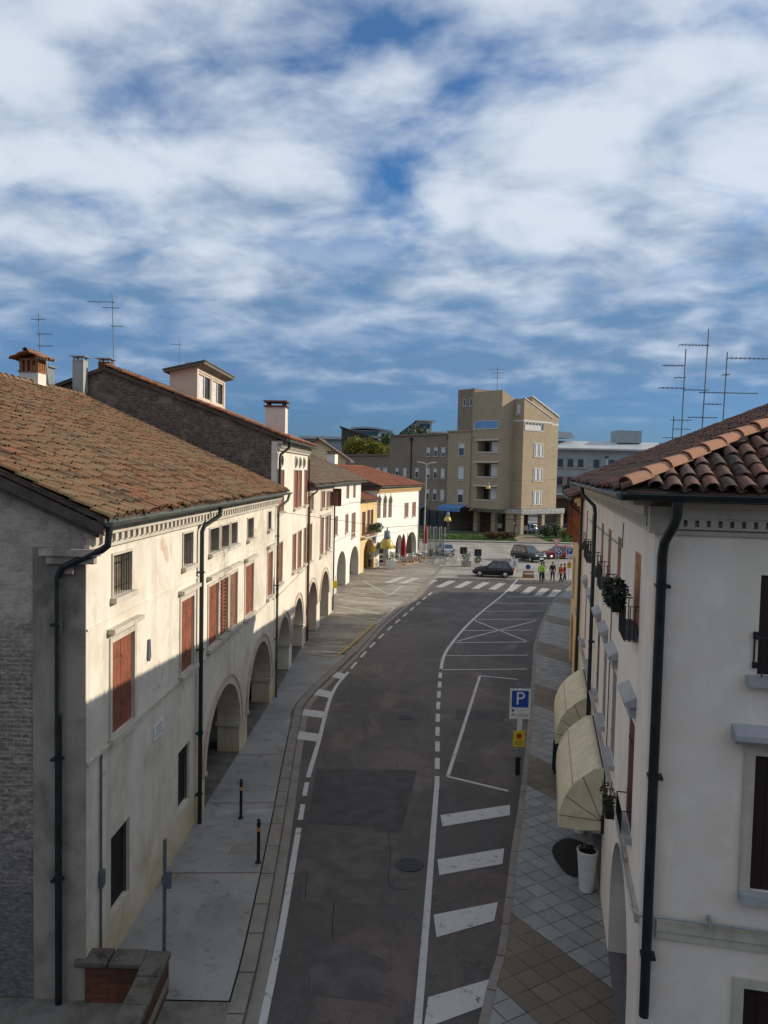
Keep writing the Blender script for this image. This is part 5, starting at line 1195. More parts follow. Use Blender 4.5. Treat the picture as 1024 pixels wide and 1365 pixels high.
downpipe(hY, [(-.35, -.55, 8.85), (-.35, -.5, 8.6), (-.25, -.13, 8.3), (-.2, -.11, 8.1), (-.2, -.11, .1)], .05, M['pipe'])
# ---- low houses of the same row further on (mostly hidden, they shade the crossing)
hZ = thing('ochre_house', 'ochre tiled house mostly hidden behind the yellow one on the right', 'house', (23.2, 66.0, 0), ang((-.42, -.907)), 'row houses along the right of the street')
m = MB(); facade(m, 0, 14, 0, 7.6, [(1.5 + 3 * k, 2.5 + 3 * k, 4.2, 5.8, .15, None) for k in range(4)] + [(1.5 + 3 * k, 2.7 + 3 * k, 0, 2.4, .2, None) for k in range(4)])
m.face([(0, 10, 0), (0, 0, 0), (0, 0, 7.6), (0, 5, 9.6), (0, 10, 7.6)]); m.face([(14, 0, 0), (14, 10, 0), (14, 10, 7.6), (14, 5, 9.6), (14, 0, 7.6)]); m.face([(14, 10, 0), (0, 10, 0), (0, 10, 7.6), (14, 10, 7.6)]); m.build('wall', M['yellow'], hZ)
for k in range(4): window(hZ, 1.5 + 3 * k, 2.5 + 3 * k, 4.2, 5.8, 'shut', .05, M['stone'], M['shut'], True, False, .15); window(hZ, 1.5 + 3 * k, 2.7 + 3 * k, 0, 2.4, 'frame', .0, M['stone'], None, False, False, .2)
roof_pair(hZ, -.3, 14.3, .4, 7.9, .38, 5, 10, M['tile3'], .3, .5, 3)

hQ = thing('pale_house', 'pale tiled house just past the yellow one, tucked behind it on the right', 'house', (15.9, 55.2, 0), ang((-.32, -.947)), 'row houses along the right of the street')
m = MB(); facade(m, 0, 13, 0, 8.0, [(1.5 + 3 * k, 2.5 + 3 * k, 4.2, 5.8, .15, None) for k in range(4)] + [(1.5 + 3 * k, 2.7 + 3 * k, 0, 2.4, .2, None) for k in range(4)])
m.face([(0, 10, 0), (0, 0, 0), (0, 0, 8.0), (0, 5, 9.9), (0, 10, 8.0)]); m.face([(13, 0, 0), (13, 10, 0), (13, 10, 8.0), (13, 5, 9.9), (13, 0, 8.0)]); m.face([(13, 10, 0), (0, 10, 0), (0, 10, 8.0), (13, 10, 8.0)]); m.build('wall', M['b4'], hQ)
for k in range(4): window(hQ, 1.5 + 3 * k, 2.5 + 3 * k, 4.2, 5.8, 'shut', .05, M['stone'], M['shut'], True, False, .15); window(hQ, 1.5 + 3 * k, 2.7 + 3 * k, 0, 2.4, 'frame', .0, M['stone'], None, False, False, .2)
roof_pair(hQ, -.3, 13.3, .4, 8.3, .38, 5, 10, M['tile3'], .3, .5, 3)

# ---- awnings (rounded, closed ends)
def awning(s0, s1, label):
    o = rp(s1, 0); t = thing('shop_awning', label, 'awning', (o[0], o[1], 0), RZ, 'cream awnings over the right pavement')
    L = s1 - s0; prof = [(-.04, 3.22), (-.26, 3.16), (-.50, 2.98), (-.72, 2.76), (-.87, 2.50), (-.96, 2.25), (-1.0, 2.04), (-1.01, 1.90)]
    piv = (-.06, 2.0); m = MB(); nL = 10
    for i in range(len(prof) - 1):
        (ya, za), (yb_, zb) = prof[i], prof[i + 1]
        pass
    nL = 24; V = []
    for i, (ya, za) in enumerate(prof):
        for k in range(nL + 1):
            x_ = L * k / nL; f_ = math.sin(math.pi * (2 * x_ / L % 1)) if 0 < i < 7 else 0
            w_ = .012 * math.sin(x_ * 5.1 + i) + .010 * math.sin(x_ * 11.3 + 2 * i); V.append((x_, ya + .5 * w_, za - .03 * f_ + w_ * (0 < i < 7)))
    m.idx(V, [(i * (nL + 1) + k, (i + 1) * (nL + 1) + k, (i + 1) * (nL + 1) + k + 1, i * (nL + 1) + k + 1) for i in range(len(prof) - 1) for k in range(nL)], 0, True)
    n = 24
    for k in range(n):
        xa, xb = L * k / n, L * (k + 1) / n; m.face([(xa, -1.01, 1.90), (xb, -1.01, 1.90), (xb, -1.012, 1.74 + .04 * math.cos(k * 2)), (xa, -1.012, 1.74 + .04 * math.cos(k * 2 - 2))][::-1])
    for xe in (0, L):
        for i in range(len(prof) - 1): m.face([(xe, piv[0], piv[1]), (xe, *prof[i]), (xe, *prof[i + 1])])
        m.face([(xe, -.06, 2.0), (xe, -1.01, 1.90), (xe, -1.01, 1.76), (xe, -.5, 1.73), (xe, -.06, 1.78)])
    f = m.build('canvas', M['canvas'], t); f.modifiers.new('thickness', 'SOLIDIFY').thickness = .012
    m = MB()
    for xe in (-.008, L + .008):
        for i in (2, 4, 6): m.tube([(xe, *piv), (xe, *prof[i])], .008, 4)
    for i in (3,): m.tube([(0, prof[i][0] - .005, prof[i][1] + .012), (L, prof[i][0] - .005, prof[i][1] + .012)], .005, 4)
    m.build('seam', M['canvas_seam'], t)
    m = MB(); m.box(-.05, .03, -.07, -.003, 1.72, 2.12); m.box(L - .03, L + .05, -.07, -.003, 1.72, 2.12); m.tube([(.02, -.06, 3.2), (L - .02, -.06, 3.2)], .025, 6); m.build('bracket', M['iron'], t)
awning(7.14, 11.1, 'nearer of the two cream canvas awnings, above the white pots')
awning(12.75, 16.2, 'farther of the two cream canvas awnings, beyond the dark board')
# plants on the right facade
def sill_plant(s, z, label, n, rad, mat, sz, group='plants on the window sills of the white house'):
    p0 = rp(s, -.34, z); t = thing('window_plant', label, 'plant', p0, RZ, group)
    m = MB(); m.leaves((0, 0, .15), rad, n, sz); 
    for _ in range(14): 
        a = random.uniform(0, 6.28); m.tube([(0, 0, 0), (rad[0] * .7 * math.cos(a), rad[1] * .9 * math.sin(a), random.uniform(-.2, .35))], .006, 4)
    m.build('foliage', mat, t); m = MB(); m.leaves((0, -.05, .12), (rad[0] * .9, rad[1], rad[2] * .9), 26, sz * .7); m.build('flowers', M['petal'], t)
    m = MB(); m.box(-.32, .32, -.07, .07, -.14, .0); m.build('pot', M['soil'], t)
sill_plant(2.75, 7.72, 'dark bushy plant with red flowers on the nearest upper balcony rail of the white house', 420, (.40, .22, .26), M['darkleaf'], .05)
sill_plant(2.6, 4.32, 'thin dark plant on the nearest first-floor sill rail of the white house', 120, (.34, .14, .16), M['darkleaf'], .035)
# antennas on the roofs
def antenna(name, x, y, z, h, arms, label, lean=0.0, r=.02, rz=0.0):
    t = thing('roof_antenna', label, 'antenna', (x, y, z), rz, 'antennas on the roofs')
    m = MB(); m.tube([(0, 0, 0), (lean, 0, h)], r, 6); m.build('mast', M['alu'], t)
    for (zz_, xa, xb, n) in arms:
        m = MB(); m.tube([(xa + lean * zz_ / h, 0, zz_), (xb + lean * zz_ / h, 0, zz_)], r * .7, 5)
        for k in range(n):
            xx = xa + (k + .5) * (xb - xa) / n + lean * zz_ / h; l = .28 * (1 - .4 * k / max(1, n)); m.tube([(xx, -l, zz_), (xx, l, zz_)], r * .35, 4)
        m.build('arm', M['alu'], t)
def on_roof(s, b): return rp(s, b)[:2] + (9.62 + .42 * (b + .45),)
q = on_roof(17, 2.9); antenna('a', *q, 3.1, [(2.55, -.75, .0, 7), (2.15, -.35, 0.05, 2), (1.8, -.85, .05, 6), (1.75, .0, .85, 3)], 'leftmost tall antenna on the right roof, short rods to its left', .04)
q = on_roof(17, 3.55); antenna('a', *q, 3.5, [(2.95, -.95, .05, 9), (1.0, -.0, .6, 4), (.55, -.5, .5, 4)], 'tallest antenna on the right roof with one long arm to the left', .09)
q = on_roof(17, 4.2); antenna('a', *q, 2.45, [(2.25, 0, 1.35, 9), (1.1, -.85, 1.1, 8), (1.7, -.12, .12, 3)], 'antenna on the right roof with a long arm to the right', .05)
q = on_roof(17, 2.62); antenna('a', *q, 1.0, [(.25, -.35, .45, 5), (.55, 0, .6, 4), (.85, -.1, .6, 5)], 'short antenna low on the right roof, beside taller masts', .02, .016)
def w2(hroot, x, y): 
    c, s = math.cos(hroot.rotation_euler.z), math.sin(hroot.rotation_euler.z); return (hroot.location.x + c * x - s * y, hroot.location.y + s * x + c * y)
a1 = w2(h1, 16.0, 8.6); antenna('a', a1[0], a1[1], 12.6, 3.0, [(2.75, -.3, .25, 2), (2.2, -.1, .5, 3), (1.75, -.1, .5, 3), (1.2, -.55, .55, 5)], 'antenna with stacked rods beside the tiled chimney on the left roof', -.12, .018)
a1 = w2(h2, 1.6, 7.6); antenna('a', a1[0], a1[1], 13.6, 3.9, [(3.45, -1.1, .1, 8), (2.4, -.1, .45, 4), (3.2, -.45, .3, 4)], 'tall antenna above the dark gable on the left', -.1, .02)
a1 = w2(h2, 9.5, 7.0); antenna('a', a1[0], a1[1], 13.7, 3.0, [(2.8, -.5, .1, 4)], 'small distant antenna left of the roof dormer', 0, .015)

# ================================================================ APARTMENT BLOCK
K = Vector((22.123, 124.0)); Ad = Vector((-.643, .766)); Bd = Vector((.766, .643))
rzT = ang((.643, -.766))                                # local x = towards the camera-right, local y = Bd (inwards)
T = thing('apartment_block', 'tan brick apartment block with stepped tower, recessed balconies and sunlit right side', 'building', (K.x, K.y, 0), rzT)
def loc(P): d = Vector(P) - K; return (-d.dot(Ad), d.dot(Bd))
Mx, My = loc((18.557, 123.71)); Nx, Ny = loc((20.79, 125.59))
def solid(mb, x0, x1, y0, y1, z0, zf):
    """block whose top height is zf(y)"""
    a, b = zf(y0), zf(y1)
    mb.face([(x0, y0, z0), (x1, y0, z0), (x1, y0, a), (x0, y0, a)]); mb.face([(x1, y0, z0), (x1, y1, z0), (x1, y1, b), (x1, y0, a)]); mb.face([(x1, y1, z0), (x0, y1, z0), (x0, y1, b), (x1, y1, b)]); mb.face([(x0, y1, z0), (x0, y0, z0), (x0, y0, a), (x0, y1, b)]); mb.face([(x0, y0, a), (x1, y0, a), (x1, y1, b), (x0, y1, b)])
def fwin(root, x0, x1, y, z0, z1, kind='white', y_in=.25):
    m = MB(); e = .02
    m.box(x0, x0 + .1, y - .05, y - e, z0, z1); m.box(x1 - .1, x1, y - .05, y - e, z0, z1); m.box(x0 + .101, x1 - .101, y - .05, y - e, z1 - .1, z1); m.box(x0 - .1, x1 + .1, y - .12, y - e, z0 - .14, z0 - .01)
    w = m.build('window', M['towertrim'], root)
    m = MB(); m.face([(x0, y - .01, z0), (x1, y - .01, z0), (x1, y - .01, z1), (x0, y - .01, z1)]); m.build('pane', M['glass'] if kind != 'blue' else M['blueglass'], w)
    if kind == 'white':
        m = MB(); zc = z0 + random.choice([.05, .35, .6]) * (z1 - z0); m.face([(x0 + .1, y - .018, zc), (x1 - .1, y - .018, zc), (x1 - .1, y - .018, z1 - .1), (x0 + .1, y - .018, z1 - .1)]); m.build('blind', M['curtain'], w)
    return w
# main block front (plane y = My), x from Mx-6.5 to Mx
bx0, bx1 = Mx - 6.5, Mx
m = MB()
balc = [(Mx - 5.1, Mx - .7, 13.45, 15.2), (Mx - 5.1, Mx - .7, 9.4, 11.6), (Mx - 5.1, Mx - .7, 5.6, 7.7)]
zt = lambda y: 23.3 - .42 * (y - My)
facade(m, bx0, bx1, 4.1, 23.3, [(a, b, c, d, 1.6, None) for a, b, c, d in balc], My)
m.face([(Mx, My, 4.1), (Mx, My + 9, 4.1), (Mx, My + 9, zt(My + 9)), (Mx, My, 23.3)]); m.face([(bx0, My, 4.1), (bx0, My, 23.3), (bx0, My + 9, zt(My + 9)), (bx0, My + 9, 4.1)]); m.face([(bx0, My, 23.3), (bx1, My, 23.3), (bx1, My + 9, zt(My + 9)), (bx0, My + 9, zt(My + 9))])
m.face([(bx0, My + 9, 4.1), (bx0, My + 9, zt(My + 9)), (bx1, My + 9, zt(My + 9)), (bx1, My + 9, 4.1)])
m.build('main_tower_wall', M['tanbrick'], T)
for a, b, c, d in balc:
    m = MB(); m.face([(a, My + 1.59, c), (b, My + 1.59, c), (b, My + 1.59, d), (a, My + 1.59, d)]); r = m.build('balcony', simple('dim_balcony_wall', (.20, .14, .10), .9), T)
    m = MB(); m.box(a + 2.3, b - .05, My + .9, My + .95, c + .05, d - .1); m.build('screen', M['curtain'], r)
    m = MB(); m.box(a + .25, a + 1.2, My + 1.5, My + 1.58, c + .02, d - .2); m.build('door', M['dark'], r)
    m = MB(); m.box(a - .25, b + .25, My - .1, My - .003, c - .18, c - .004); m.box(a - .5, b + .3, My - .35, My - .003, d + .05, d + .3); m.build('slab', M['stone'], r)
fwin(T, Mx - 5.9, Mx - .75, My, 17.25, 18.55, 'blue')
# stair tower on the left
m = MB(); sx0, sx1 = bx0 - 3.8, bx0 - .004; solid(m, sx0, sx1, My + .35, My + 8, 4.1, lambda y: 24.0); m.build('stair_tower_wall', M['greybrick'], T)
for a in (sx0 + 1.3, sx0 + 2.8): fwin(T, a, a + .6, My + .35, 21.2, 22.4, 'dark')
# low left front with tall narrow windows
m = MB(); solid(m, bx0 - 5.3, bx0 - .006, My - .25, My + 7, 4.1, lambda y: 16.85); m.box(bx0 - 5.5, bx0 - .01, My - .5, My + 3, 16.86, 17.1); m.build('lower_wall', M['tanbrick'], T)
for c, d in ((12.85, 14.9), (8.7, 10.95), (4.9, 7.1)): fwin(T, bx0 - 2.7, bx0 - 1.35, My - .25, c, d, 'white')
# right block (plane y = 0), its long lit side (plane x = 0)
zf = lambda y: 22.05 - .38 * y
m = MB(); solid(m, Nx, 0, 0, 7.3, 4.2, zf); m.build('right_tower_wall', M['tanbrick'], T)
m = MB(); solid(m, Nx + .4, -.55, 2.6, 9.7, 4.2, lambda y: 22.5 - .40 * (y - 2.6)); m.build('right_tower_wall', M['tanbrick'], T)
m = MB(); m.box(Nx, .03, -.04, -.003, 18.35, 18.65); m.box(.003, .05, -.04, 7.32, 18.35, 18.65); m.prism([(-.55, 7.4, 18.2), (-.52, 7.4, 18.2), (-.52, 9.75, 18.2), (-.55, 9.75, 18.2)], (0, 0, .3)); m.box(-.08, .05, -.06, 0, 22.0, 22.2); m.prism([(-.1, -.05, 22.07), (-.1, 7.4, 19.25), (-.1, 7.4, 19.42), (-.1, -.05, 22.24)], (.2, 0, 0)); m.prism([(-.7, 2.5, 22.55), (-.7, 9.8, 19.6), (-.7, 9.8, 19.8), (-.7, 2.5, 22.75)], (.3, 0, 0)); m.build('white_coping', M['towertrim'], T)
fwin(T, Nx + .55, Nx + 1.35, 0, 19.5, 21.2, 'white')
def swin(y0, y1, z0, z1):
    m = MB()
    for k in range(3):
        yy = y0 + k * (y1 - y0) / 2; m.box(.015, .08, yy - .08, yy + .08, z0, z1)
    m.box(.015, .12, y0 - .2, y1 + .2, z0 - .16, z0 - .005); m.box(.015, .08, y0 - .08, y1 + .08, z1 + .002, z1 + .14)
    w = m.build('window', M['towertrim'], T)
    m = MB(); m.face([(.01, y0, z0), (.01, y1, z0), (.01, y1, z1), (.01, y0, z1)]); m.build('pane', M['glass'], w)
    m = MB()
    for k in range(2):
        a = y0 + .12 + k * (y1 - y0) / 2; m.face([(.014, a + .25, z0 + .05), (.014, a + .75, z0 + .05), (.014, a + .75, z1 - .05), (.014, a + .25, z1 - .05)])
    m.build('curtain', M['curtain'], w)
for a, b in ((12.85, 14.85), (8.9, 10.85), (5.0, 7.1)): swin(2.85, 5.0, a, b)
m = MB(); m.face([(.012, .3, 17.1), (.012, 5.0, 17.1), (.012, 5.0, 18.2), (.012, .3, 18.2)]); w = m.build('window', M['glass'], T)
m = MB()
for k in range(6): m.box(.014, .07, .25 + k * .8, .4 + k * .8, 17.1, 18.2)
m.box(.014, .06, .41, 4.2, 17.12, 17.9); m.box(.014, .08, .2, 5.1, 16.95, 17.095); m.build('frame', M['towertrim'], w)
# ground floor: columns, fascia canopy, shopfronts
m = MB(); m.box(bx0 - 1, .9, -1.2, -1.06, 3.45, 4.3); m.box(.9, 1.04, -1.2, 10, 3.45, 4.3); m.face([(bx0 - 1, -1.1, 4.2), (.95, -1.1, 4.2), (.95, 10, 4.2), (bx0 - 1, 10, 4.2)]); m.face([(bx0 - 1, -1.1, 3.5), (.95, -1.1, 3.5), (.95, 10, 3.5), (bx0 - 1, 10, 3.5)]); fa = m.build('canopy', M['concrete'], T)
m = MB()
x = bx0 - .8
while x < .8: m.box(x, x + .14, -1.26, -1.205, 3.6, 4.2); x += .34
y = -.9
while y < 9.8: m.box(1.045, 1.1, y, y + .14, 3.6, 4.2); y += .34
m.build('canopy_slats', M['towertrim'], fa)
for (x, y) in [(bx0 - .6, -.8), (bx0 + 3.4, -.8), (Mx + .2, -.9), (Nx + 1, -.9), (.4, -.9), (.4, 4.4), (.4, 9.4)]:
    m = MB(); m.box(x - .45, x + .45, y - .1, y + .6, 0, 3.45); m.build('column', M['tanbrick'], T)
m = MB(); m.box(bx0 - 6, -1.2, 3.2, 3.3, 0, 3.5); m.build('shop_wall', simple('brown_shopfront_wall', (.12, .085, .06), .8), T)
for a, b in ((bx0 + 4.2, Mx - .3), (Mx + .6, Nx + .4), (bx0 + .6, bx0 + 2.2)):
    m = MB(); m.box(a, b, 3.1, 3.19, .2, 3.2); w = m.build('shop_window', M['glass'], T)
    m = MB(); m.box(a + .3, b - .3, 3.06, 3.095, .6, 1.4); m.build('display', M['signwhite'], w)
m = MB(); m.box(Nx + .3, Nx + 2.1, -.5, -.4, 1.4, 2.0); m.build('shop_sign', M['signblue'], T); m = MB(); m.box(Nx + .2, Nx + 2.2, -.55, -.45, .2, 1.36); m.build('shop_banner', M['signwhite'], T)
# long wing to the left
Wg = thing('long_wing_building', 'long grey-brown brick building with rows of small pale windows left of the tower', 'building', (K.x, K.y, 0), rzT)
m = MB(); x1 = bx0 - 5.31; wx = Mx - 28.2
solid(m, wx, x1, My + .5, My + 12, 0, lambda y: 16.5); m.build('wall', M['greybrick'], Wg)
m = MB(); solid(m, Mx - 44, wx - .004, My + .7, My + 12, 0, lambda y: 12.9); m.box(Mx - 44, wx - .005, My + .4, My + 4, 12.91, 13.15); m.build('low_wall', M['greybrick'], Wg); m = MB(); m.box(wx - .2, x1, My + .2, My + 4, 16.51, 16.75); m.build('coping', M['greybrick'], Wg)
for z0, z1, xs in ((12.8, 14.3, (13.2, 15.1, 17.0)), (8.9, 10.6, (13.2, 15.1, 17.0, 19.9, 23.2, 25.4)), (5.0, 6.9, (13.2, 15.1, 17.0))):
    for d in xs: fwin(Wg, Mx - d - .95, Mx - d, My + .5, z0, z1, 'white')
for d in (28.9, 31.0, 33.4, 36.5, 39.0): fwin(Wg, Mx - d - 1.4, Mx - d, My + .7, 8.8, 10.6, 'white' if d % 2 else 'blue')
for d in (12.3, 22.0):
    m = MB(); m.tube([(Mx - d, My + .42, 3.6), (Mx - d, My + .42, 15.7)], .12, 6); m.box(Mx - d - .25, Mx - d + .25, My + .2, My + .49, 15.6, 16.1); m.build('downpipe', M['iron'], Wg)
m = MB(); m.box(x1 - 17, x1 - .5, My + .4, My + .49, .3, 3.2); w = m.build('shop_window', M['glass'], Wg)
m = MB()
for k in range(9): m.box(x1 - 17 + k * 2, x1 - 16.85 + k * 2, My + .3, My + .39, .3, 3.2)
m.build('frame', M['iron'], w)
m = MB(); m.prism([(x1 - 17, My + .48, 4.0), (x1 - 17, My - 1.2, 3.4), (x1 - 17, My - 1.2, 3.1), (x1 - 17, My - 1.15, 3.1), (x1 - 17, My - 1.15, 3.36), (x1 - 17, My + .48, 3.93)], (11.3, 0, 0)); m.build('awning', simple('grey_blue_awning', (.10, .16, .24), .8), Wg)
m = MB(); m.prism([(x1 - .6, My - .3, 4.5), (x1 - .6, My - 1.9, 4.0), (x1 - .6, My - 1.9, 3.4), (x1 - .6, My - 1.85, 3.4), (x1 - .6, My - 1.85, 3.96), (x1 - .6, My - .3, 4.43)], (5.4, 0, 0)); m.build('awning', M['blueawning'], T)
# antenna on the tower
p = K + Ad * (-(Mx - 3)) + Bd * (My + 2); antenna('a', p.x, p.y, 22.4, 5.2, [(4.6, -1.4, 1.2, 5), (4.0, -1.0, 1.3, 4), (3.2, -.9, .9, 3)], 'distant antenna standing on the brick tower roof', 0, .05)

# ---- buildings beyond
def block(name, label, cat, x0, x1, y0, y1, h, mat, group=None):
    t = thing(name, label, cat, ((x0 + x1) / 2, y0, 0), 0, group); w = (x1 - x0) / 2
    m = MB(); m.box(-w, w, 0, y1 - y0, 0, h); m.build('wall', mat, t); return t, w
t, w = block('yellow_gable_house', 'pale yellow gable peeping over the brown roof behind the left row', 'house', -13.0, -4.4, 86, 97, 9.6, M['apricot'])
m = MB(); m.face([(-w, -.02, 9.6), (w, -.02, 9.6), (w, -.02, 11.2), (1.2, -.02, 13.25), (-w, -.02, 9.9)]); m.build('gable', M['apricot'], t)
m = MB(); 
for s, pts in ((1, [(1.1, 13.5), (w + .5, 11.05)]), (-1, [(1.3, 13.5), (-w - .4, 9.9)])):
    (xa, za), (xb, zb) = pts; m.prism([(xa, -.5, za), (xb, -.5, zb), (xb, -.5, zb - .22), (xa, -.5, za - .22)], (0, 11.3, 0))
m.build('roof', M['tile3'], t)
t, w = block('brown_roofed_house', 'house with a low brown roof behind the yellow gable', 'house', -24, -9.5, 106, 118, 11.2, M['b3'])
m = MB(); tile_field(m, (-w - .3, -.4, 11.3), (1, 0, 0), (0, 1, .33), (0, -.33, 1), 2 * w + .6, 6.2, .45, .6, 3); m.face([(-w - .3, -.4, 11.27), (w + .3, -.4, 11.27), (w + .3, 5.5, 13.2), (-w - .3, 5.5, 13.2)], .4); r = m.build('roof', M['tile3'], t)
m = MB(); m.box(2.6, 3.2, 1, 1.6, 11.6, 13.2); m.build('chimney', M['b6'], r)
t, w = block('grey_roofed_house', 'house with a steep dark grey roof left of the yellow-green bush', 'house', -10.4, -1.7, 182, 196, 15.6, M['concrete'])
m = MB(); m.prism([(-w - .5, -.3, 20.4), (w, -.3, 17.5), (w, -.3, 17.2), (-w - .5, -.3, 20.1)], (0, 12, 0)); m.face([(-w, -.1, 15.6), (w, -.1, 15.6), (w, -.1, 17.2), (-w, -.1, 20.0)]); m.build('roof', M['wood'], t)
t, w = block('white_flat_building', 'long low white building with a pale flat roof far behind the left roofs', 'building', -22, -3, 206, 220, 18.2, M['farwall'])
m = MB(); m.box(-w - 1, w + 1, -1, 14, 18.2, 18.9); m.build('roof', M['farroof'], t)
t, w = block('grey_domed_building', 'grey building with a curved metal roof far behind the bush', 'building', -9.5, 1.5, 222, 236, 21.6, simple('blue_grey_cladding', (.26, .32, .36), .7, 0, .1, .4))
m = MB(); n = 10
for k in range(n):
    a, b = -w - .6 + (2 * w + 1.2) * k / n, -w - .6 + (2 * w + 1.2) * (k + 1) / n; za, zb = 21.7 + .9 * math.cos((a + 2) / 5), 21.7 + .9 * math.cos((b + 2) / 5); m.prism([(a, -.6, za), (b, -.6, zb), (b, -.6, zb - .5), (a, -.6, za - .5)], (0, 14, 0))
m.build('roof', simple('dull_metal_roof', (.27, .29, .30), .5, .3, .1, .4), t)
m = MB(); m.box(-w + .3, w - 3.5, -.1, -.02, 20.2, 21.4); m.build('window', M['glass'], t)
m = MB(); m.box(1.8, 2.6, -2.5, -1.7, 15, 20.5); m.build('chimney', M['farroof'], t)
t, w = block('white_modern_building', 'white modern building with a slanted dark roof panel behind the brick wing', 'building', 3.6, 16, 172, 186, 18.6, M['farroof'])
m = MB(); m.prism([(-w - .5, -.5, 18.5), (-w + 3.2, -.5, 21.4), (-w + 3.3, -.5, 21.1), (-w - .2, -.5, 18.3)], (0, 12, 0)); m.build('dark_roof_panel', M['slate'], t)
m = MB(); m.face([(-w, -.2, 18.5), (-w + 3.2, -.2, 21.2), (-w + 6.6, -.2, 21.2), (-w + 6.6, -.2, 18.5)][::-1]); m.box(-w + 2.9, -w + 7.4, -.8, 11, 21.21, 21.5); m.box(-w + 3, w + 2, -.5, 11, 18.7, 19.0); m.build('upper_wall', M['farroof'], t)
m = MB(); m.box(-w + 3.6, -w + 6.2, -.3, -.21, 19.6, 20.7); m.build('window', M['glass'], t)
# long pale block right of the tower
t = thing('long_pale_building', 'long pale building with blue balconies and pale roof right of the brick tower', 'building', (55, 190, 0), 0)
m = MB(); m.box(-14, 22, 0, 14, 0, 16.2); wv = m.build('wall', M['farwall'], t)
m = MB(); m.prism([(-15, -1.4, 16.61), (-15, 5, 18.6), (-15, 14, 18.6), (-15, 14, 16.61)], (29, 0, 0)); m.box(-15.2, 22.5, -1.5, 14, 16.21, 16.6); m.build('roof', M['farroof'], t)
m = MB(); m.box(14.1, 23, -1.2, 14, 16.62, 18.5); m.build('roof', M['blueparapet'], t)
m = MB(); m.box(3.0, 9.0, 3, 9, 18.3, 21.4); m.build('roof_hut', M['farwall'], t)
m = MB(); m.prism([(-14.5, 2, 19.2), (-8, 2, 19.2), (-8.8, 2, 20.6), (-14.5, 2, 20.9)], (0, 6, 0)); m.build('roof_hut', M['farroof'], t)
for z in (7.2, 11.6):
    m = MB(); m.box(-13.5, -5, -.3, -.02, z, z + 2.4); m.build('balcony_recess', M['pinkwall'] if z < 10 else M['concrete'], t)
    m = MB(); m.box(-.5, 9, -1.2, -.02, z + (0 if z > 10 else .6), z + (1.5 if z > 10 else 1.9)); m.build('balcony', M['blueparapet'] if z > 10 else M['pinkwall'], t)
    for x in (-12.5, -10, -7.5, -3.6, .2, 3, 6, 11, 13.5, 17, 19.5):
        m = MB(); m.box(x, x + 1.3, -.4, -.31, z + .4, z + 2.3); m.build('window', M['glass'], t)
# dark low wall, canopies and trees between the tower and the right row
t, w = block('low_flat_building', 'low dark flat-roofed building beyond the parked cars', 'building', 33, 52, 150, 158, 5.4, M['wood'])
m = MB(); m.box(-w - .5, w + .5, -1, 8, 5.41, 6.1); m.build('roof', simple('dull_brown_roof', (.16, .13, .09), .9), t)
m = MB(); m.box(-w + 1, -w + 3.4, -.2, -.02, 0, 3); m.build('door', M['dark'], t)
m = MB(); m.prism([(-w + 5, -.1, 3.9), (-w + 5, -2.4, 3.0), (-w + 5, -2.4, 2.6), (-w + 5, -.1, 3.5)], (3.4, 0, 0)); m.build('awning', M['towertrim'], t)

# ================================================================ STREET THINGS
# ---- text helper
def text_mesh(txt, size, mat, parent, name, loc=(0, 0, 0), rot=(R(90), 0, 0), extr=.002):
    cu = bpy.data.curves.new(name, 'FONT'); cu.body = txt; cu.size = size; cu.align_x = 'CENTER'; cu.align_y = 'CENTER'; cu.extrude = extr
    o = bpy.data.objects.new(name, cu); COL.objects.link(o)
    dg = bpy.context.evaluated_depsgraph_get(); dg.update()
    me = bpy.data.meshes.new_from_object(o.evaluated_get(dg)); bpy.data.objects.remove(o)
    q = bpy.data.objects.new(name, me); COL.objects.link(q); me.materials.clear(); me.materials.append(mat)
    q.parent = parent; q.location = loc; q.rotation_euler = rot; return q
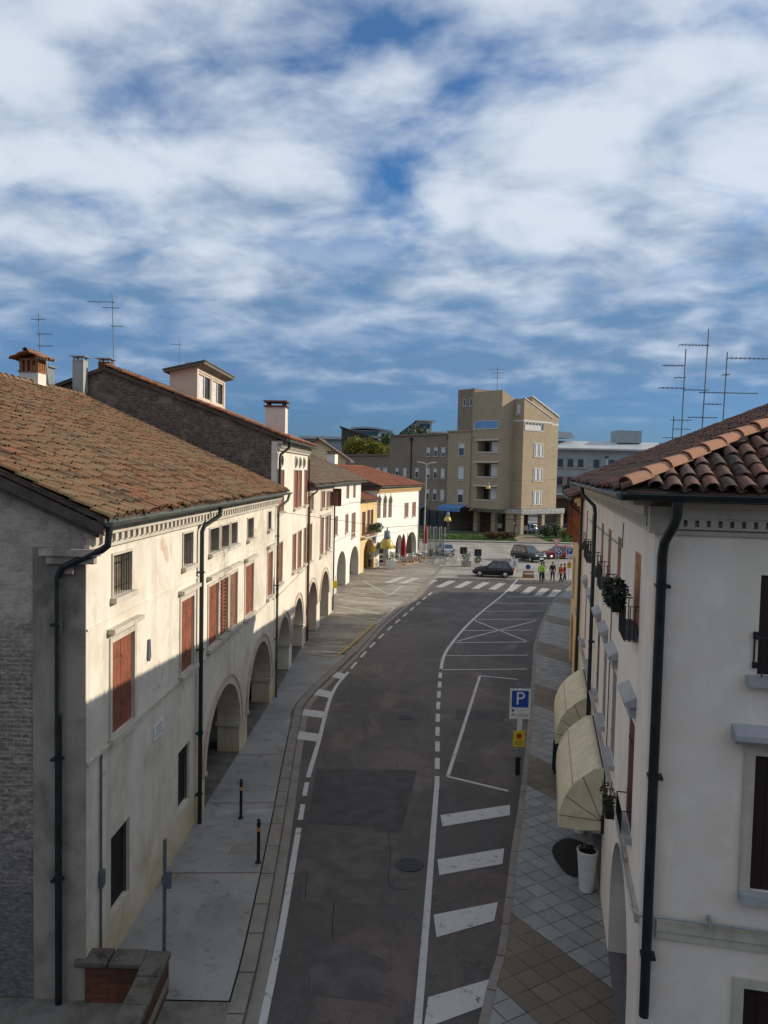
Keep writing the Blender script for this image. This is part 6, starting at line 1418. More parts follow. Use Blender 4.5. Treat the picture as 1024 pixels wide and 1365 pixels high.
# ---- parking signs
def parking_sign(x, y, h, label, scale=1.0, rz=0.0):
    t = thing('parking_sign', label, 'road sign', (x, y, .1), rz, 'parking signs on poles')
    m = MB(); m.tube([(0, 0, 0), (0, 0, h)], .03, 10); m.build('pole', M['steel'], t)
    w, hh = .66 * scale, .98 * scale
    m = MB(); m.box(-w / 2, w / 2, -.055, -.035, h - hh, h); p = m.build('panel', M['signwhite'], t)
    m = MB(); b = w * .82; zc = h - w * .5; m.box(-b / 2, b / 2, -.058, -.0555, zc - b / 2, zc + b / 2); bl = m.build('blue_square', M['signblue'], p)
    text_mesh('P', .60 * scale, M['signwhite'], p, 'letter', (0, -.0595, zc))
    m = MB(); m.box(-w * .38, -w * .28, -.058, -.0555, h - hh * .76, h - hh * .68); m.build('blue_symbol', M['signblue'], p)
    m = MB(); m.box(-w * .40, -w * .27, -.058, -.0555, h - hh * .88, h - hh * .84)
    for r_, x0, n in ((.70, .08, 2), (.84, -.12, 9), (.89, -.12, 9)):
        for k in range(n): m.box(w * (x0 + .062 * k), w * (x0 + .062 * k + .036), -.058, -.0555, h - hh * (r_ + .03), h - hh * r_)
    m.build('lettering', M['signgrey'], p)
    m = MB(); m.box(-.07, .09, -.05, -.034, h - hh - .38, h - hh - .004); m.build('bracket_plate', M['signwhite'], t)
    zt = h - hh - .39; m = MB(); m.box(-.19, .19, -.055, -.035, zt - .52, zt); yp = m.build('yellow_panel', M['signyellow'], t)
    m = MB(); m.lathe([(.001, 0), (.085, 0), (.085, .003)], 18); q = m.build('red_disc', M['signred'], yp); q.rotation_euler = (R(90), 0, 0); q.location = (0, -.0555, zt - .17)
    m = MB()
    for k, wd in enumerate((.05, .26, .26, .20)): m.box(-wd / 2, wd / 2, -.058, -.0555, zt - .305 - .05 * k, zt - .28 - .05 * k)
    m.build('lettering', simple('orange_print', (.42, .22, .03), .6), yp)
    return t
t = parking_sign(4.50, 24.4, 2.84, 'white and blue P parking sign standing at the near right kerb, yellow plate below', 1.0)
m = MB(); m.box(-.08, .06, -.09, .06, .02, .58); m.box(-.11, .09, -.12, .09, .58, .62); m.build('post_box', M['iron'], t)
parking_sign(16.55, 68.0, 3.35, 'far P parking sign beside the group of people at the crossing', .95)
# ---- arrow sign and give-way sign
t = thing('arrow_sign', 'round blue arrow sign on a thin pole left of the far parking sign', 'road sign', (16.5, 72, .1))
m = MB(); m.tube([(0, 0, 0), (0, 0, 2.95)], .035, 8); m.build('pole', M['steel'], t)
m = MB(); m.lathe([(.001, 0), (.31, 0), (.31, .02)], 24); q = m.build('white_rim', M['signwhite'], t); q.rotation_euler = (R(90), 0, 0); q.location = (0, -.04, 2.45)
m = MB(); m.lathe([(.001, 0), (.27, 0), (.27, .003)], 24); q2 = m.build('blue_disc', M['signblue'], q); q2.location = (0, 0, .021)
m = MB(); m.box(-.035, .035, -.20, .02, .025, .028); m.prism([(-.2, .14, .025), (-.13, .17, .025), (0, .05, .025), (.13, .17, .025), (.2, .14, .025), (0, -.05, .025)], (0, 0, .003)); m.build('arrow', M['signwhite'], q)
t = thing('give_way_sign', 'faded pink triangular give-way sign above the round blue arrow sign', 'road sign', (17.6, 78, .1))
m = MB(); m.tube([(0, 0, 0), (0, 0, 3.25)], .035, 8); m.build('pole', M['steel'], t)
m = MB(); m.prism([(-.5, -.05, 3.3), (.5, -.05, 3.3), (0, -.05, 2.42)], (0, -.02, 0)); q = m.build('red_triangle', simple('faded_sign_red', (.48, .20, .17), .6), t)
m = MB(); m.prism([(-.3, -.075, 3.2), (.3, -.075, 3.2), (0, -.075, 2.65)], (0, -.004, 0)); m.build('white_triangle', simple('faded_sign_pink', (.62, .48, .45), .6), q)
# ---- grey sign post at the left, seen edge-on, and the bollards
t = thing('sign_post', 'grey sign post with a small box, standing by the brick parapet on the left sidewalk', 'sign post', (-4.07, 14.4, .1))
m = MB(); m.tube([(0, 0, 0), (0, 0, 2.58)], .035, 10); m.build('pole', M['greypole'], t)
m = MB(); m.box(.036, .13, -.05, .04, 1.62, 1.95); m.box(-.05, .05, -.045, .045, 1.70, 1.86); m.build('meter_box', M['greypole'], t)
def bollard(x, y, label):
    t = thing('bollard', label, 'bollard', (x, y, .1), 0, 'black bollards on the left sidewalk')
    m = MB(); m.lathe([(.042, 0), (.042, .95), (.055, .96), (.055, .99), (.03, 1.03), (.045, 1.06), (.04, 1.10), (.0, 1.12)], 14); m.lathe([(.08, 0), (.08, .02), (.045, .03)], 14); m.build('post', M['iron'], t)
    m = MB(); m.lathe([(.0445, .80), (.0445, .90)], 14); m.build('reflective_band', simple('orange_band', (.55, .25, .04), .5), t)
bollard(-3.8, 20.9, 'black bollard with orange band nearer the arcade, first from the arch'); bollard(-2.92, 18.5, 'black bollard with orange band nearer the kerb and the camera')
# ---- brick parapet at the bottom left
t = thing('brick_parapet', 'low L-shaped old brick parapet with worn stone coping at the bottom left', 'parapet wall', (-3.8, 13.75, 0))
m = MB(); m.box(-.32, 0, -7, 0, 0, .78); m.box(-1.42, -.321, -.34, 0, 0, .78); m.build('brick_wall', M['brick'], t)
m = MB()
for k in range(9):
    y = -.02 - k * .72; j = random.uniform(-.015, .015); m.box(-.38 + j, .05 + j, y - .70, y, .785, .90 + random.uniform(-.012, .012))
for k in range(2): x = -.385 - k * .62; m.box(x - .60, x, -.40, .05, .785, .895 + random.uniform(-.01, .01))
o = m.build('coping', M['mossy'], t); bv = o.modifiers.new('worn_edges', 'BEVEL'); bv.width = .025; bv.segments = 2
m = MB(); m.box(.001, .03, -7, -.05, .30, .42); m.build('stone_band', M['kerb'], t)
# ---- pots, mat, board under the awnings
def pot(x, y, label, h, r, mat=None):
    t = thing('white_pot', label, 'plant pot', (x, y, .112), 0, 'tall white pots by the shop wall')
    m = MB(); m.lathe([(r * .66, 0), (r * .68, .02), (r, h), (r * 1.04, h + .02), (r * 1.04, h + .05), (r * .9, h + .05), (r * .88, h - .06), (0, h - .06)], 28); m.build('pot', M['pot'], t)
    m = MB(); m.lathe([(0, h + .02), (r * .86, h - .02), (r * .86, h - .04)], 18); m.leaves((0, 0, h + .04), (r * .95, r * .95, .10), 160, .035); m.build('soil_and_moss', M['soil'], t)
pot(4.93, 17.55, 'tall white conical pot standing before the dark mat', .92, .24); pot(5.55, 20.5, 'white pot half hidden below the nearer awning', .80, .24)
m = MB(); m.prism([(5.02 + (.52 + .05 * math.sin(3 * a_)) * math.cos(a_) + .12 * math.sin(a_), 19.1 + 1.0 * math.sin(a_), .106) for a_ in [k_ * math.pi / 12 for k_ in range(24)]], (0, 0, .016)); tag(m.build('door_mat', M['mat']), 'dark brown mat lying on the pavers behind the tall white pot', 'mat')
t = thing('menu_board', 'dark blue menu board standing on the pavement beside the nearer awning', 'board', (5.92, 24.7, .11), R(-6))
m = MB(); m.prism([(-.22, -.18, 0), (-.22, -.15, 0), (-.22, .02, 1.05), (-.22, -.01, 1.05)], (.46, 0, 0)); m.build('front_panel', M['slate'], t)
m = MB(); m.prism([(-.22, .20, 0), (-.22, .23, 0), (-.22, .05, 1.05), (-.22, .021, 1.05)], (.46, 0, 0)); m.build('back_panel', M['slate'], t)
manhole(5.35, 23.3, .24, 'small bluish manhole cover set in the right pavement below the parking sign')
# ---- hanging street lamps on cables
def hanging_lamp(x, y, z, d, label, xa, xb, za):
    t = thing('hanging_street_lamp', label, 'street lamp', (x, y, z), 0, 'bell lamps hung on cables over the street')
    r = d / 2
    m = MB(); m.lathe([(r, 0), (r * 1.02, .02), (r * .95, .14 * d / .6), (r * .82, .26 * d / .6), (r * .62, .36 * d / .6), (r * .40, .40 * d / .6)], 24); m.build('bell_shade', M['lampyellow'], t)
    m = MB(); zc = .40 * d / .6; m.lathe([(r * .45, zc), (r * .50, zc + .03), (r * .42, zc + .34 * d / .6), (r * .12, zc + .37 * d / .6), (.02, zc + .5 * d / .6)], 16); m.build('housing', M['lampgrey'], t)
    m = MB(); m.lathe([(r * .5, -.02), (r * .6, .03)], 16); m.build('diffuser', M['signwhite'], t)
    zt = zc + .5 * d / .6; m = MB(); m.tube([(xa - x, 0, za - z), (0, 0, zt), (xb - x, .2, za - z + .1)], .009, 5); m.build('cable', M['iron'], t)
hanging_lamp(.16, 33, 6.52, .6, 'nearest yellow bell lamp hung over the street, in front of the red umbrellas', -4.55, 8.3, 8.0)
hanging_lamp(5.49, 66, 5.7, .6, 'small yellow bell lamp hung left of the tower balconies', -3.6, 21.5, 7.2)
hanging_lamp(13.2, 98, 7.95, .6, 'smallest yellow bell lamp hung in front of the tower balconies', 4.9, 24, 9.3)
# ---- double-headed street light
t = thing('street_light', 'tall grey street light with two flat heads in front of the long brick wing', 'street light', (5.05, 95, 0))
m = MB(); m.tube([(0, 0, 0), (.08, 0, 11.0)], .10, 10, r2=.055); m.build('pole', M['steel'], t)
for s in (-1, 1):
    m = MB(); m.tube([(.08, 0, 10.8), (.08 + s * .5, 0, 11.05)], .04, 6); m.prism([(.08 + s * .4, -.18, 11.0), (.08 + s * 1.15, -.14, 11.08), (.08 + s * 1.15, .14, 11.08), (.08 + s * .4, .18, 11.0)], (0, 0, .10)); m.build('lamp_head', M['signwhite'], t)
# ---- cars
def car(name, label, paint, x, y, rz, L=4.0, Wd=1.72, Hh=1.48, kind='hatch'):
    t = thing(name, label, 'car', (x, y, .01), rz, 'cars around the crossing')
    hw = Wd / 2; zb = .22; belt = .86 if kind != 'suv' else .98
    st = {'hatch': [(-.5, .55, .70, .82), (-.485, .28, .80, .93), (-.36, .22, .92, 1), (-.2, .20, .94, 1), (0, .2, .93, 1), (.2, .2, .92, 1), (.34, .22, .86, .98), (.46, .26, .72, .92), (.495, .45, .60, .80)],
          'suv': [(-.5, .5, .84, .86), (-.485, .28, .96, .95), (-.36, .24, 1.03, 1), (0, .24, 1.03, 1), (.2, .24, 1.02, 1), (.36, .26, .96, .98), (.47, .30, .84, .93), (.498, .45, .70, .84)]}['suv' if kind == 'suv' else 'hatch']
    m = MB(); V = []
    for fx, z0, z1, ws in st:
        w = hw * ws; xx = fx * L
        V += [(xx, -w * .90, z0), (xx, -w, z0 + .16), (xx, -w, z1 - .18), (xx, -w * .93, z1 - .02), (xx, -w * .6, z1 + .02), (xx, w * .6, z1 + .02), (xx, w * .93, z1 - .02), (xx, w, z1 - .18), (xx, w, z0 + .16), (xx, w * .90, z0)]
    n = 10; fs = []
    for i in range(len(st) - 1):
        for k in range(n): fs.append((i * n + k, (i + 1) * n + k, (i + 1) * n + (k + 1) % n, i * n + (k + 1) % n))
    fs += [tuple(range(n)), tuple(range((len(st) - 1) * n, len(st) * n))[::-1]]
    m.idx(V, fs, 0, True); m.build('body', paint, t)
    # cabin: bottom and top rectangles, glass panels proud of it
    bz = belt - .02; hb = (-.46, .22) if kind != 'suv' else (-.47, .20); ht = (-.36, .03) if kind != 'suv' else (-.42, .04)
    wb, wt = hw * .90, hw * .72; zt = Hh - .05
    Bq = [(hb[0] * L, -wb, bz), (hb[1] * L, -wb, bz), (hb[1] * L, wb, bz), (hb[0] * L, wb, bz)]; Tq = [(ht[0] * L, -wt, zt), (ht[1] * L, -wt, zt), (ht[1] * L, wt, zt), (ht[0] * L, wt, zt)]
    m = MB(); Tr = [(ht[0] * L + .12, -wt + .14, Hh), (ht[1] * L - .16, -wt + .14, Hh), (ht[1] * L - .16, wt - .14, Hh), (ht[0] * L + .12, wt - .14, Hh)]
    m.idx(Bq + Tq + Tr, [(0, 1, 5, 4), (1, 2, 6, 5), (2, 3, 7, 6), (3, 0, 4, 7), (4, 5, 9, 8), (5, 6, 10, 9), (6, 7, 11, 10), (7, 4, 8, 11), (8, 9, 10, 11)]); m.build('cabin', paint, t)
    def panel(nm, a, b, c, d, u0, u1, v0, v1, mat=M['glass']):
        a, b, c, d = map(Vector, (a, b, c, d)); f = lambda u, v: a.lerp(b, u).lerp(d.lerp(c, u), v); nr = (b - a).cross(d - a).normalized() * .008
        q = MB(); q.face([f(u0, v0) + nr, f(u1, v0) + nr, f(u1, v1) + nr, f(u0, v1) + nr]); q.build(nm, mat, t)
    panel('windscreen', Bq[1], Bq[2], Tq[2], Tq[1], .06, .94, .08, .94); panel('rear_window', Bq[3], Bq[0], Tq[0], Tq[3], .1, .9, .15, .92)
    for s in (0, 1):
        if s == 0: q = (Bq[0], Bq[1], Tq[1], Tq[0])
        else: q = (Bq[2], Bq[3], Tq[3], Tq[2])
        for u0, u1 in ((.08, .31), (.34, .60), (.63, .90)) if s == 0 else ((.10, .37), (.40, .66), (.69, .92)): panel('side_window', *q, u0, u1, .1, .9)
    for fx in (-.31, .31):
        for s in (-1, 1):
            m = MB(); m.lathe([(.17, -.1), (.30, -.1), (.315, -.07), (.315, .07), (.30, .1), (.17, .1)], 20); w = m.build('wheel', M['rubber'], t); w.location = (fx * L, s * (hw - .09), .315); w.rotation_euler = (R(90), 0, 0)
            m = MB(); m.lathe([(.0, -s * .0), (.19, 0), (.19, .012)], 16); r_ = m.build('rim', M['rim'], w); r_.location = (0, 0, -.113 * s if s > 0 else .101)
    for s in (-1, 1):
        m = MB(); m.box(.455 * L, .488 * L, s * hw * .66 - .17, s * hw * .66 + .17, belt - .26, belt - .10); m.build('headlight', M['lens'], t)
        m = MB(); m.box(-.497 * L, -.465 * L, s * hw * .78 - .10, s * hw * .78 + .10, belt - .22, belt + .02); m.build('tail_light', M['taillens'], t)
        m = MB(); m.box(.13 * L, .13 * L + .14, s * (hw + .01), s * (hw + .18), belt, belt + .13) if s > 0 else m.box(.13 * L, .13 * L + .14, -(hw + .18), -(hw + .01), belt, belt + .13); m.build('mirror', paint, t)
    m = MB(); m.box(.493 * L, .51 * L, -.27, .27, .38, .49); m.box(-.512 * L, -.497 * L, -.27, .27, .5, .61); m.build('number_plate', M['signwhite'], t)
    m = MB(); m.box(.47 * L, .503 * L, -.4, .4, .30, .36); m.box(.44 * L, .49 * L, -.45, .45, .55, .66); m.build('grille', M['iron'], t)
    return t
car('hatchback_car', 'black hatchback turning left across the crossing, pale sky on its rear window', M['carblack'], 10.6, 73.3, R(180 - 14), 3.9, 1.66, 1.5)
car('suv_car', 'dark grey people carrier facing the camera beyond the black hatchback', M['cargrey'], 16.6, 87.5, R(-60), 4.4, 1.8, 1.72, 'suv')
car('hatchback_car', 'red car half hidden behind the round arrow sign', M['carred'], 20.6, 90.5, R(195), 4.2, 1.74, 1.5)
car('hatchback_car', 'silver car seen beyond the glass panels on the left', M['carsilver'], 7.4, 92.0, R(97), 4.1, 1.72, 1.48)
car('hatchback_car', 'steel blue car parked right of the apartment block, nearest of the parked ones', M['carblue'], 29.3, 121.5, R(-35), 4.4, 1.8, 1.5)
car('hatchback_car', 'small pale silver car in front of the parked blue car', M['carsilver'], 31.2, 119.2, R(-50), 3.8, 1.7, 1.48)
car('suv_car', 'dark navy tall car at the left end of the parked row', M['carnavy'], 27.6, 124.0, R(-35), 4.4, 1.84, 1.7, 'suv')
car('suv_car', 'navy car parked deeper, behind the steel blue one', M['carnavy'], 32.5, 129.5, R(-35), 4.4, 1.84, 1.62, 'suv')
car('hatchback_car', 'light blue car parked behind the navy tall car', M['carblue'], 30.0, 131.5, R(-35), 4.3, 1.8, 1.5)
car('hatchback_car', 'pale car under the canopy between the brick columns', M['carsilver'], 25.3, 130.5, R(40), 4.1, 1.75, 1.5)
# ---- people
def skin_mesh(name, pts, edges, mat, parent, root=0, sub=1):
    me = bpy.data.meshes.new(name); me.from_pydata([p[0] for p in pts], edges, []); me.update()
    o = bpy.data.objects.new(name, me); COL.objects.link(o); me.materials.append(mat); o.parent = parent
    o.modifiers.new('skin', 'SKIN')
    sv = me.skin_vertices[0].data
    for i, p in enumerate(pts): sv[i].radius = (p[1], p[1] if len(p) < 3 else p[2])
    sv[root].use_root = True
    s = o.modifiers.new('sub', 'SUBSURF'); s.levels = sub; s.render_levels = sub
    return o
def person(label, x, y, rz, top, legs, h=1.74, stride=.12, arm=.15, hold=None, long_top=False):
    t = thing('person', label, 'person', (x, y, .115), rz, 'people at the crossing' if y < 72 else None)
    k = h / 1.74; P = lambda *a: tuple(v * k for v in a)
    # joints: pelvis 0, chest 1, neck 2, head 3, head top 4; shoulders, elbows, wrists, hands; hips, knees, ankles, toes
    J = [(P(0, 0, .93), .135, .10), (P(0, .0, 1.28), .155, .105), (P(0, .0, 1.46), .055, .055), (P(0, -.02, 1.58), .078, .095), (P(0, -.01, 1.69), .066, .082)]
    E = [(0, 1), (1, 2), (2, 3), (3, 4)]
    def add(p, r): J.append((P(*p), r * k)); return len(J) - 1
    arms = []; lg = []
    for s in (-1, 1):
        a = add((s * .19, 0, 1.39), .062); b = add((s * .25, .02 + arm * .2 * s, 1.12), .047)
        if hold and s == hold: c = add((s * .20, -.22, 1.05), .036)
        else: c = add((s * .25, -.06 - arm * s * .6, .88), .036)
        d = add((J[c][0][0] / k, J[c][0][1] / k - .03, J[c][0][2] / k - .09), .034); E += [(1, a), (a, b), (b, c), (c, d)]; arms.append((a, b, c, d))
    for s in (-1, 1):
        a = add((s * .09, 0, .86), .095); b = add((s * .10, -stride * s * .5 - .02, .49), .062); c = add((s * .10, -stride * s, .09), .045); d = add((s * .12, -stride * s - .15, .035), .036); E += [(0, a), (a, b), (b, c), (c, d)]; lg.append((a, b, c, d))
    skin_mesh('person', J, E, M['skin'], t).name = 'body'
    g = lambda i, e: (J[i][0], J[i][1] + e, (J[i][2] if len(J[i]) > 2 else J[i][1]) + e)
    # jacket
    idx = [0, 1]; pts = [g(0, .022), g(1, .022), (P(0, 0, 1.43), .075 * k)]; ed = [(0, 1), (1, 2)]
    if long_top: pts.append((P(0, 0, .80), .15 * k, .12 * k)); ed.append((0, 3))
    for a, b, c, d in arms:
        n = len(pts); pts += [g(a, .016), g(b, .014), g(c, .012)]; ed += [(1, n), (n, n + 1), (n + 1, n + 2)]
    skin_mesh('jacket', pts, ed, top, t)
    pts = [(P(0, 0, .95), .142 * k, .108 * k)]; ed = []
    for a, b, c, d in lg:
        n = len(pts); pts += [g(a, .012), g(b, .016), g(c, .018)]; ed += [(0, n), (n, n + 1), (n + 1, n + 2)]
    skin_mesh('trousers', pts, ed, legs, t)
    for i, (a, b, c, d) in enumerate(lg):
        skin_mesh('shoe', [(J[c][0], .052), (J[d][0], .045)], [(0, 1)], M['blackcloth'], t)
    m = MB(); m.lathe([(.07, -.02), (.092, .05), (.088, .10), (.05, .145), (0, .155)], 14); q = m.build('hair', M['hair'], t); q.location = P(0, .015, 1.585); q.scale = (k * .95, k * 1.12, k)
    m = MB(); m.box(-.012, .012, -.125, -.10, 1.565, 1.60); m.box(-.028, .028, -.113, -.10, 1.53, 1.538); m.box(-.04, -.02, -.113, -.10, 1.61, 1.62); m.box(.02, .04, -.113, -.10, 1.61, 1.62); q = m.build('face', simple('face_features', (.28, .15, .11), .6), t); q.scale = (k, k, k)
    return t
person('person in lime hi-vis vest and black trousers seen from behind at the crossing', 14.35, 69.2, R(165), M['hiviz'], M['blackcloth'], 1.80)
person('person in black clothes just right of the hi-vis vest', 14.8, 70.4, R(100), M['blackcloth'], M['navycloth'], 1.74)
person('person in dark jacket and dark trousers in the middle of the group', 15.55, 70.0, R(10), M['blackcloth'], M['blackcloth'], 1.80)
person('person in a red jacket beside the far parking sign pole', 16.15, 69.3, R(-60), M['redjacket'], M['blackcloth'], 1.72, .25)
person('person in black at the right end of the group, behind the parking sign', 16.65, 70.0, R(80), M['blackcloth'], M['navycloth'], 1.70)
person('person in grey coat standing with a bicycle under the yellow arch', -1.35, 77.2, R(-20), M['greycloth'], M['navycloth'], 1.76, .1, hold=1, long_top=True)
# ---- bicycles
def bicycle(x, y, rz, label, z=.03):
    t = thing('bicycle', label, 'bicycle', (x, y, z), rz, 'parked bicycles')
    def ring(r, R_, c):
        m = MB(); n = 24; m.tube([(c[0] + R_ * math.cos(2 * math.pi * k / n), 0, c[1] + R_ * math.sin(2 * math.pi * k / n)) for k in range(n + 1)], r, 5)
        for k in range(8): m.tube([(c[0], 0, c[1]), (c[0] + R_ * math.cos(math.pi * k / 4), 0, c[1] + R_ * math.sin(math.pi * k / 4))], .004, 3)
        return m
    for cx_ in (-.52, .52): ring(.018, .33, (cx_, .35)).build('wheel', M['rubber'], t)
    m = MB(); J = {'r': (-.52, 0, .35), 'b': (-.08, 0, .30), 's': (-.2, 0, .78), 'h': (.36, 0, .80), 'f': (.52, 0, .35)}
    for a, b in ('rb', 'rs', 'bs', 'bh', 'sh', 'hf'): m.tube([J[a], J[b]], .017, 6)
    m.build('frame', M['greypole'], t)
    m = MB(); m.tube([(.36, 0, .80), (.33, 0, .98)], .014, 5); m.tube([(.25, -.26, 1.0), (.33, -.1, .98), (.33, .1, .98), (.25, .26, 1.0)], .013, 5); m.build('handlebar', M['steel'], t)
    m = MB(); m.tube([(-.2, 0, .78), (-.22, 0, .9)], .013, 5); m.prism([(-.38, -.09, .9), (-.38, .09, .9), (-.08, .03, .92), (-.08, -.03, .92)], (0, 0, .05)); m.build('saddle', M['iron'], t)
bicycle(-.6, 76.9, R(75), 'bicycle leaning by the person under the yellow arch')
bicycle(7.0, 82.6, R(10), 'bicycle parked at the rack between glass panels and planter', .0)
# ---- cafe: closed umbrellas, tables, chairs, planters
def umbrella(x, y, label, h=2.9, lean=0.0):
    t = thing('closed_umbrella', label, 'umbrella', (x, y, .02), 0, 'closed red umbrellas of the cafe')
    m = MB(); m.tube([(0, 0, 0), (lean, 0, h + .12)], .03, 8); m.build('pole', M['wood'], t)
    m = MB(); n = 16; prof = [(.05, h + .05), (.12, h - .15), (.20, h - .8), (.27, h - 1.6), (.24, h - 1.95), (.30, h - 2.2)]; V = []; F = []
    for i, (r, z) in enumerate(prof):
        for k in range(n): rr = r * (1 + (.22 if k % 2 else -.22) * min(1, i * .6)); V.append((lean * z / h + rr * math.cos(2 * math.pi * k / n), rr * math.sin(2 * math.pi * k / n), z))
    for i in range(len(prof) - 1):
        for k in range(n): F.append((i * n + k, (i + 1) * n + k, (i + 1) * n + (k + 1) % n, i * n + (k + 1) % n))
    F.append(tuple(range(n))); F.append(tuple(range((len(prof) - 1) * n, len(prof) * n))); m.idx(V, F, 0, True); m.build('canopy', M['redcloth'], t)
    m = MB(); m.box(-.3, .3, -.3, .3, 0, .08); m.build('base', M['concrete'], t)
umbrella(2.15, 81.6, 'closed dark red umbrella in front of the white house arches', 3.15); umbrella(4.9, 90.0, 'closed dark red umbrella past the white house corner', 3.7, .05)
def bistro_chair(x, y, rz, label):
    t = thing('cafe_chair', label, 'chair', (x, y, .02), rz, 'cafe chairs outside the white house')
    m = MB(); m.box(-.21, .21, -.21, .21, .43, .46); m.build('seat', M['steel'], t); m = MB(); m.box(-.2, .2, .19, .215, .56, .86); m.build('backrest', M['steel'], t)
    for a in (-.18, .18):
        for b in (-.18, .18): q = MB(); q.tube([(a, b, 0), (a, b, .86 if b > 0 else .43)], .014, 5); q.build('leg', M['iron'], t)
    return t
def bistro_table(x, y, label):
    t = thing('cafe_table', label, 'table', (x, y, .02), 0, 'cafe tables outside the white house')
    m = MB(); m.lathe([(.36, .72), (.37, .735), (.36, .75)], 20); m.build('tabletop', M['signwhite'], t); m = MB(); m.lathe([(.22, 0), (.2, .03), (.03, .05), (.03, .72)], 12); m.build('pedestal', M['iron'], t)
tl = 'round white cafe table with grey chairs, on the terrace right of the closed red umbrella'; cl = 'grey metal cafe chair on the terrace by the white house'
for (x, y) in [(3.2, 83.4), (4.0, 85.6), (4.7, 87.6), (2.4, 83.6)]:
    bistro_table(x, y, tl)
    for a in (0.4, 2.4, 4.5): bistro_chair(x + .62 * math.cos(a), y + .62 * math.sin(a), a - R(90), cl)
def planter(x, y, w, d, h, mat, leafm, label, ph=.5, nl=220, z=.02):
    t = thing('planter_box', label, 'planter', (x, y, z), 0)
    m = MB(); m.prism([(-w * .45, -d * .45, 0), (w * .45, -d * .45, 0), (w * .5, -d * .5, h), (-w * .5, -d * .5, h)], (0, d * .9, 0)); m.box(-w * .52, w * .52, -d * .52, d * .52, h + .001, h + .05); m.build('box', mat, t)
    m = MB(); m.leaves((0, 0, h + ph * .5), (w * .5, d * .5, ph * .6), nl, .09); m.build('foliage', leafm, t)
planter(.85, 77.6, 1.1, .8, .8, M['pot'], M['leaf'], 'white planter with yellowish shrub below the nearest bell lamp', .9)
planter(8.8, 80.9, 1.0, .7, .55, M['concrete'], M['leaf'], 'concrete planter with green shrub below the left black square sign', 1.0)
planter(9.75, 78.6, .8, .6, .55, M['pot'], M['leaf'], 'white planter by the front of the black hatchback', .8)
planter(5.3, 84.0, .7, .6, .6, M['pot'], M['yleaf'], 'small white planter with yellow-green plant inside the glass panels', .9)
for x, y, lb in ((8.55, 81.5, 'left of the two black four-square sign backs above the planters'), (9.85, 79.6, 'right of the two black four-square sign backs, above the black hatchback')):
    t = thing('square_sign', lb, 'road sign', (x, y, 0), 0, 'black square signs at the crossing'); m = MB(); m.tube([(0, 0, 0), (0, 0, 1.9)], .025, 6); m.build('pole', M['steel'], t)
    m = MB()
    for a in (-1, 1):
        for b in (-1, 1): m.box(a * .19 - .165, a * .19 + .165, -.04, -.015, 1.62 + b * .19 - .165, 1.62 + b * .19 + .165)
    m.build('dark_square', M['slate'], t); m = MB(); m.box(-.37, .37, -.014, .01, 1.25, 1.99); m.build('panel', M['iron'], t)
# green parasol and sign by the yellow house, wooden terrace edge
t = thing('green_parasol', 'dark green parasol against the white house wall behind the bell lamp', 'umbrella', (.25, 79.2, .02)); m = MB(); m.tube([(0, 0, 0), (0, 0, 2.9)], .03, 6); m.build('pole', M['wood'], t)
m = MB(); m.lathe([(1.15, 1.95), (.9, 2.2), (.5, 2.6), (.02, 2.95)], 10); m.build('canopy', simple('dark_green_canvas', (.03, .06, .035), .8), t)
t = thing('small_blue_sign', 'small pale blue sign with yellow plate on a thin pole at the yellow house corner', 'road sign', (-.95, 77.0, .02)); m = MB(); m.tube([(0, 0, 0), (0, 0, 3.4)], .03, 6); m.build('pole', M['steel'], t)
m = MB(); m.box(-.22, .22, -.05, -.03, 2.6, 3.4); q = m.build('panel', M['signwhite'], t); m = MB(); m.box(-.12, .12, -.054, -.0505, 2.9, 3.2); m.build('blue_square', simple('pale_sign_blue', (.08, .25, .5), .5), q); m = MB(); m.box(-.2, .2, -.05, -.03, 1.75, 2.3); m.build('yellow_panel', M['signyellow'], t)
t = thing('no_stopping_sign', 'faded round sign with yellow plate beside the ivory house downpipe', 'road sign', (-3.25, 52.4, .02)); m = MB(); m.tube([(0, 0, 0), (0, 0, 2.6)], .025, 6); m.build('pole', M['steel'], t)
m = MB(); m.box(-.16, .16, -.05, -.03, 1.75, 2.25); m.build('yellow_panel', M['signyellow'], t)
t = thing('round_wall_sign', 'faded purple round sign in the shade of the ivory house arch', 'road sign', (-4.2, 49.4, .1)); m = MB(); m.tube([(0, 0, 0), (0, 0, 2.6)], .022, 6); m.build('pole', M['iron'], t)
m = MB(); m.lathe([(.001, 0), (.25, 0), (.25, .02)], 20); q = m.build('disc', simple('faded_purple_sign', (.20, .08, .12), .6), t); q.rotation_euler = (R(90), 0, 0); q.location = (0, -.03, 2.35)
m = MB(); m.box(-.5, 3.6, -.05, 0, .02, .12); o = m.build('terrace_edge', simple('warm_terrace_wood', (.38, .24, .13), .8)); o.location = (2.6, 81.1, 0); o.rotation_euler = (0, 0, R(62)); tag(o, 'low wooden edge of the cafe terrace by the white corner house', 'terrace edge')
m = MB(); m.face([(1.2, 79.6, .02), (2.4, 80.6, .02), (5.9, 88, .02), (5.6, 92, .02), (4.4, 92, .02), (.2, 79.3, .02)]); structure('terrace', m, simple('terrace_boards', (.30, .20, .12), .85, 0, .3, 2))
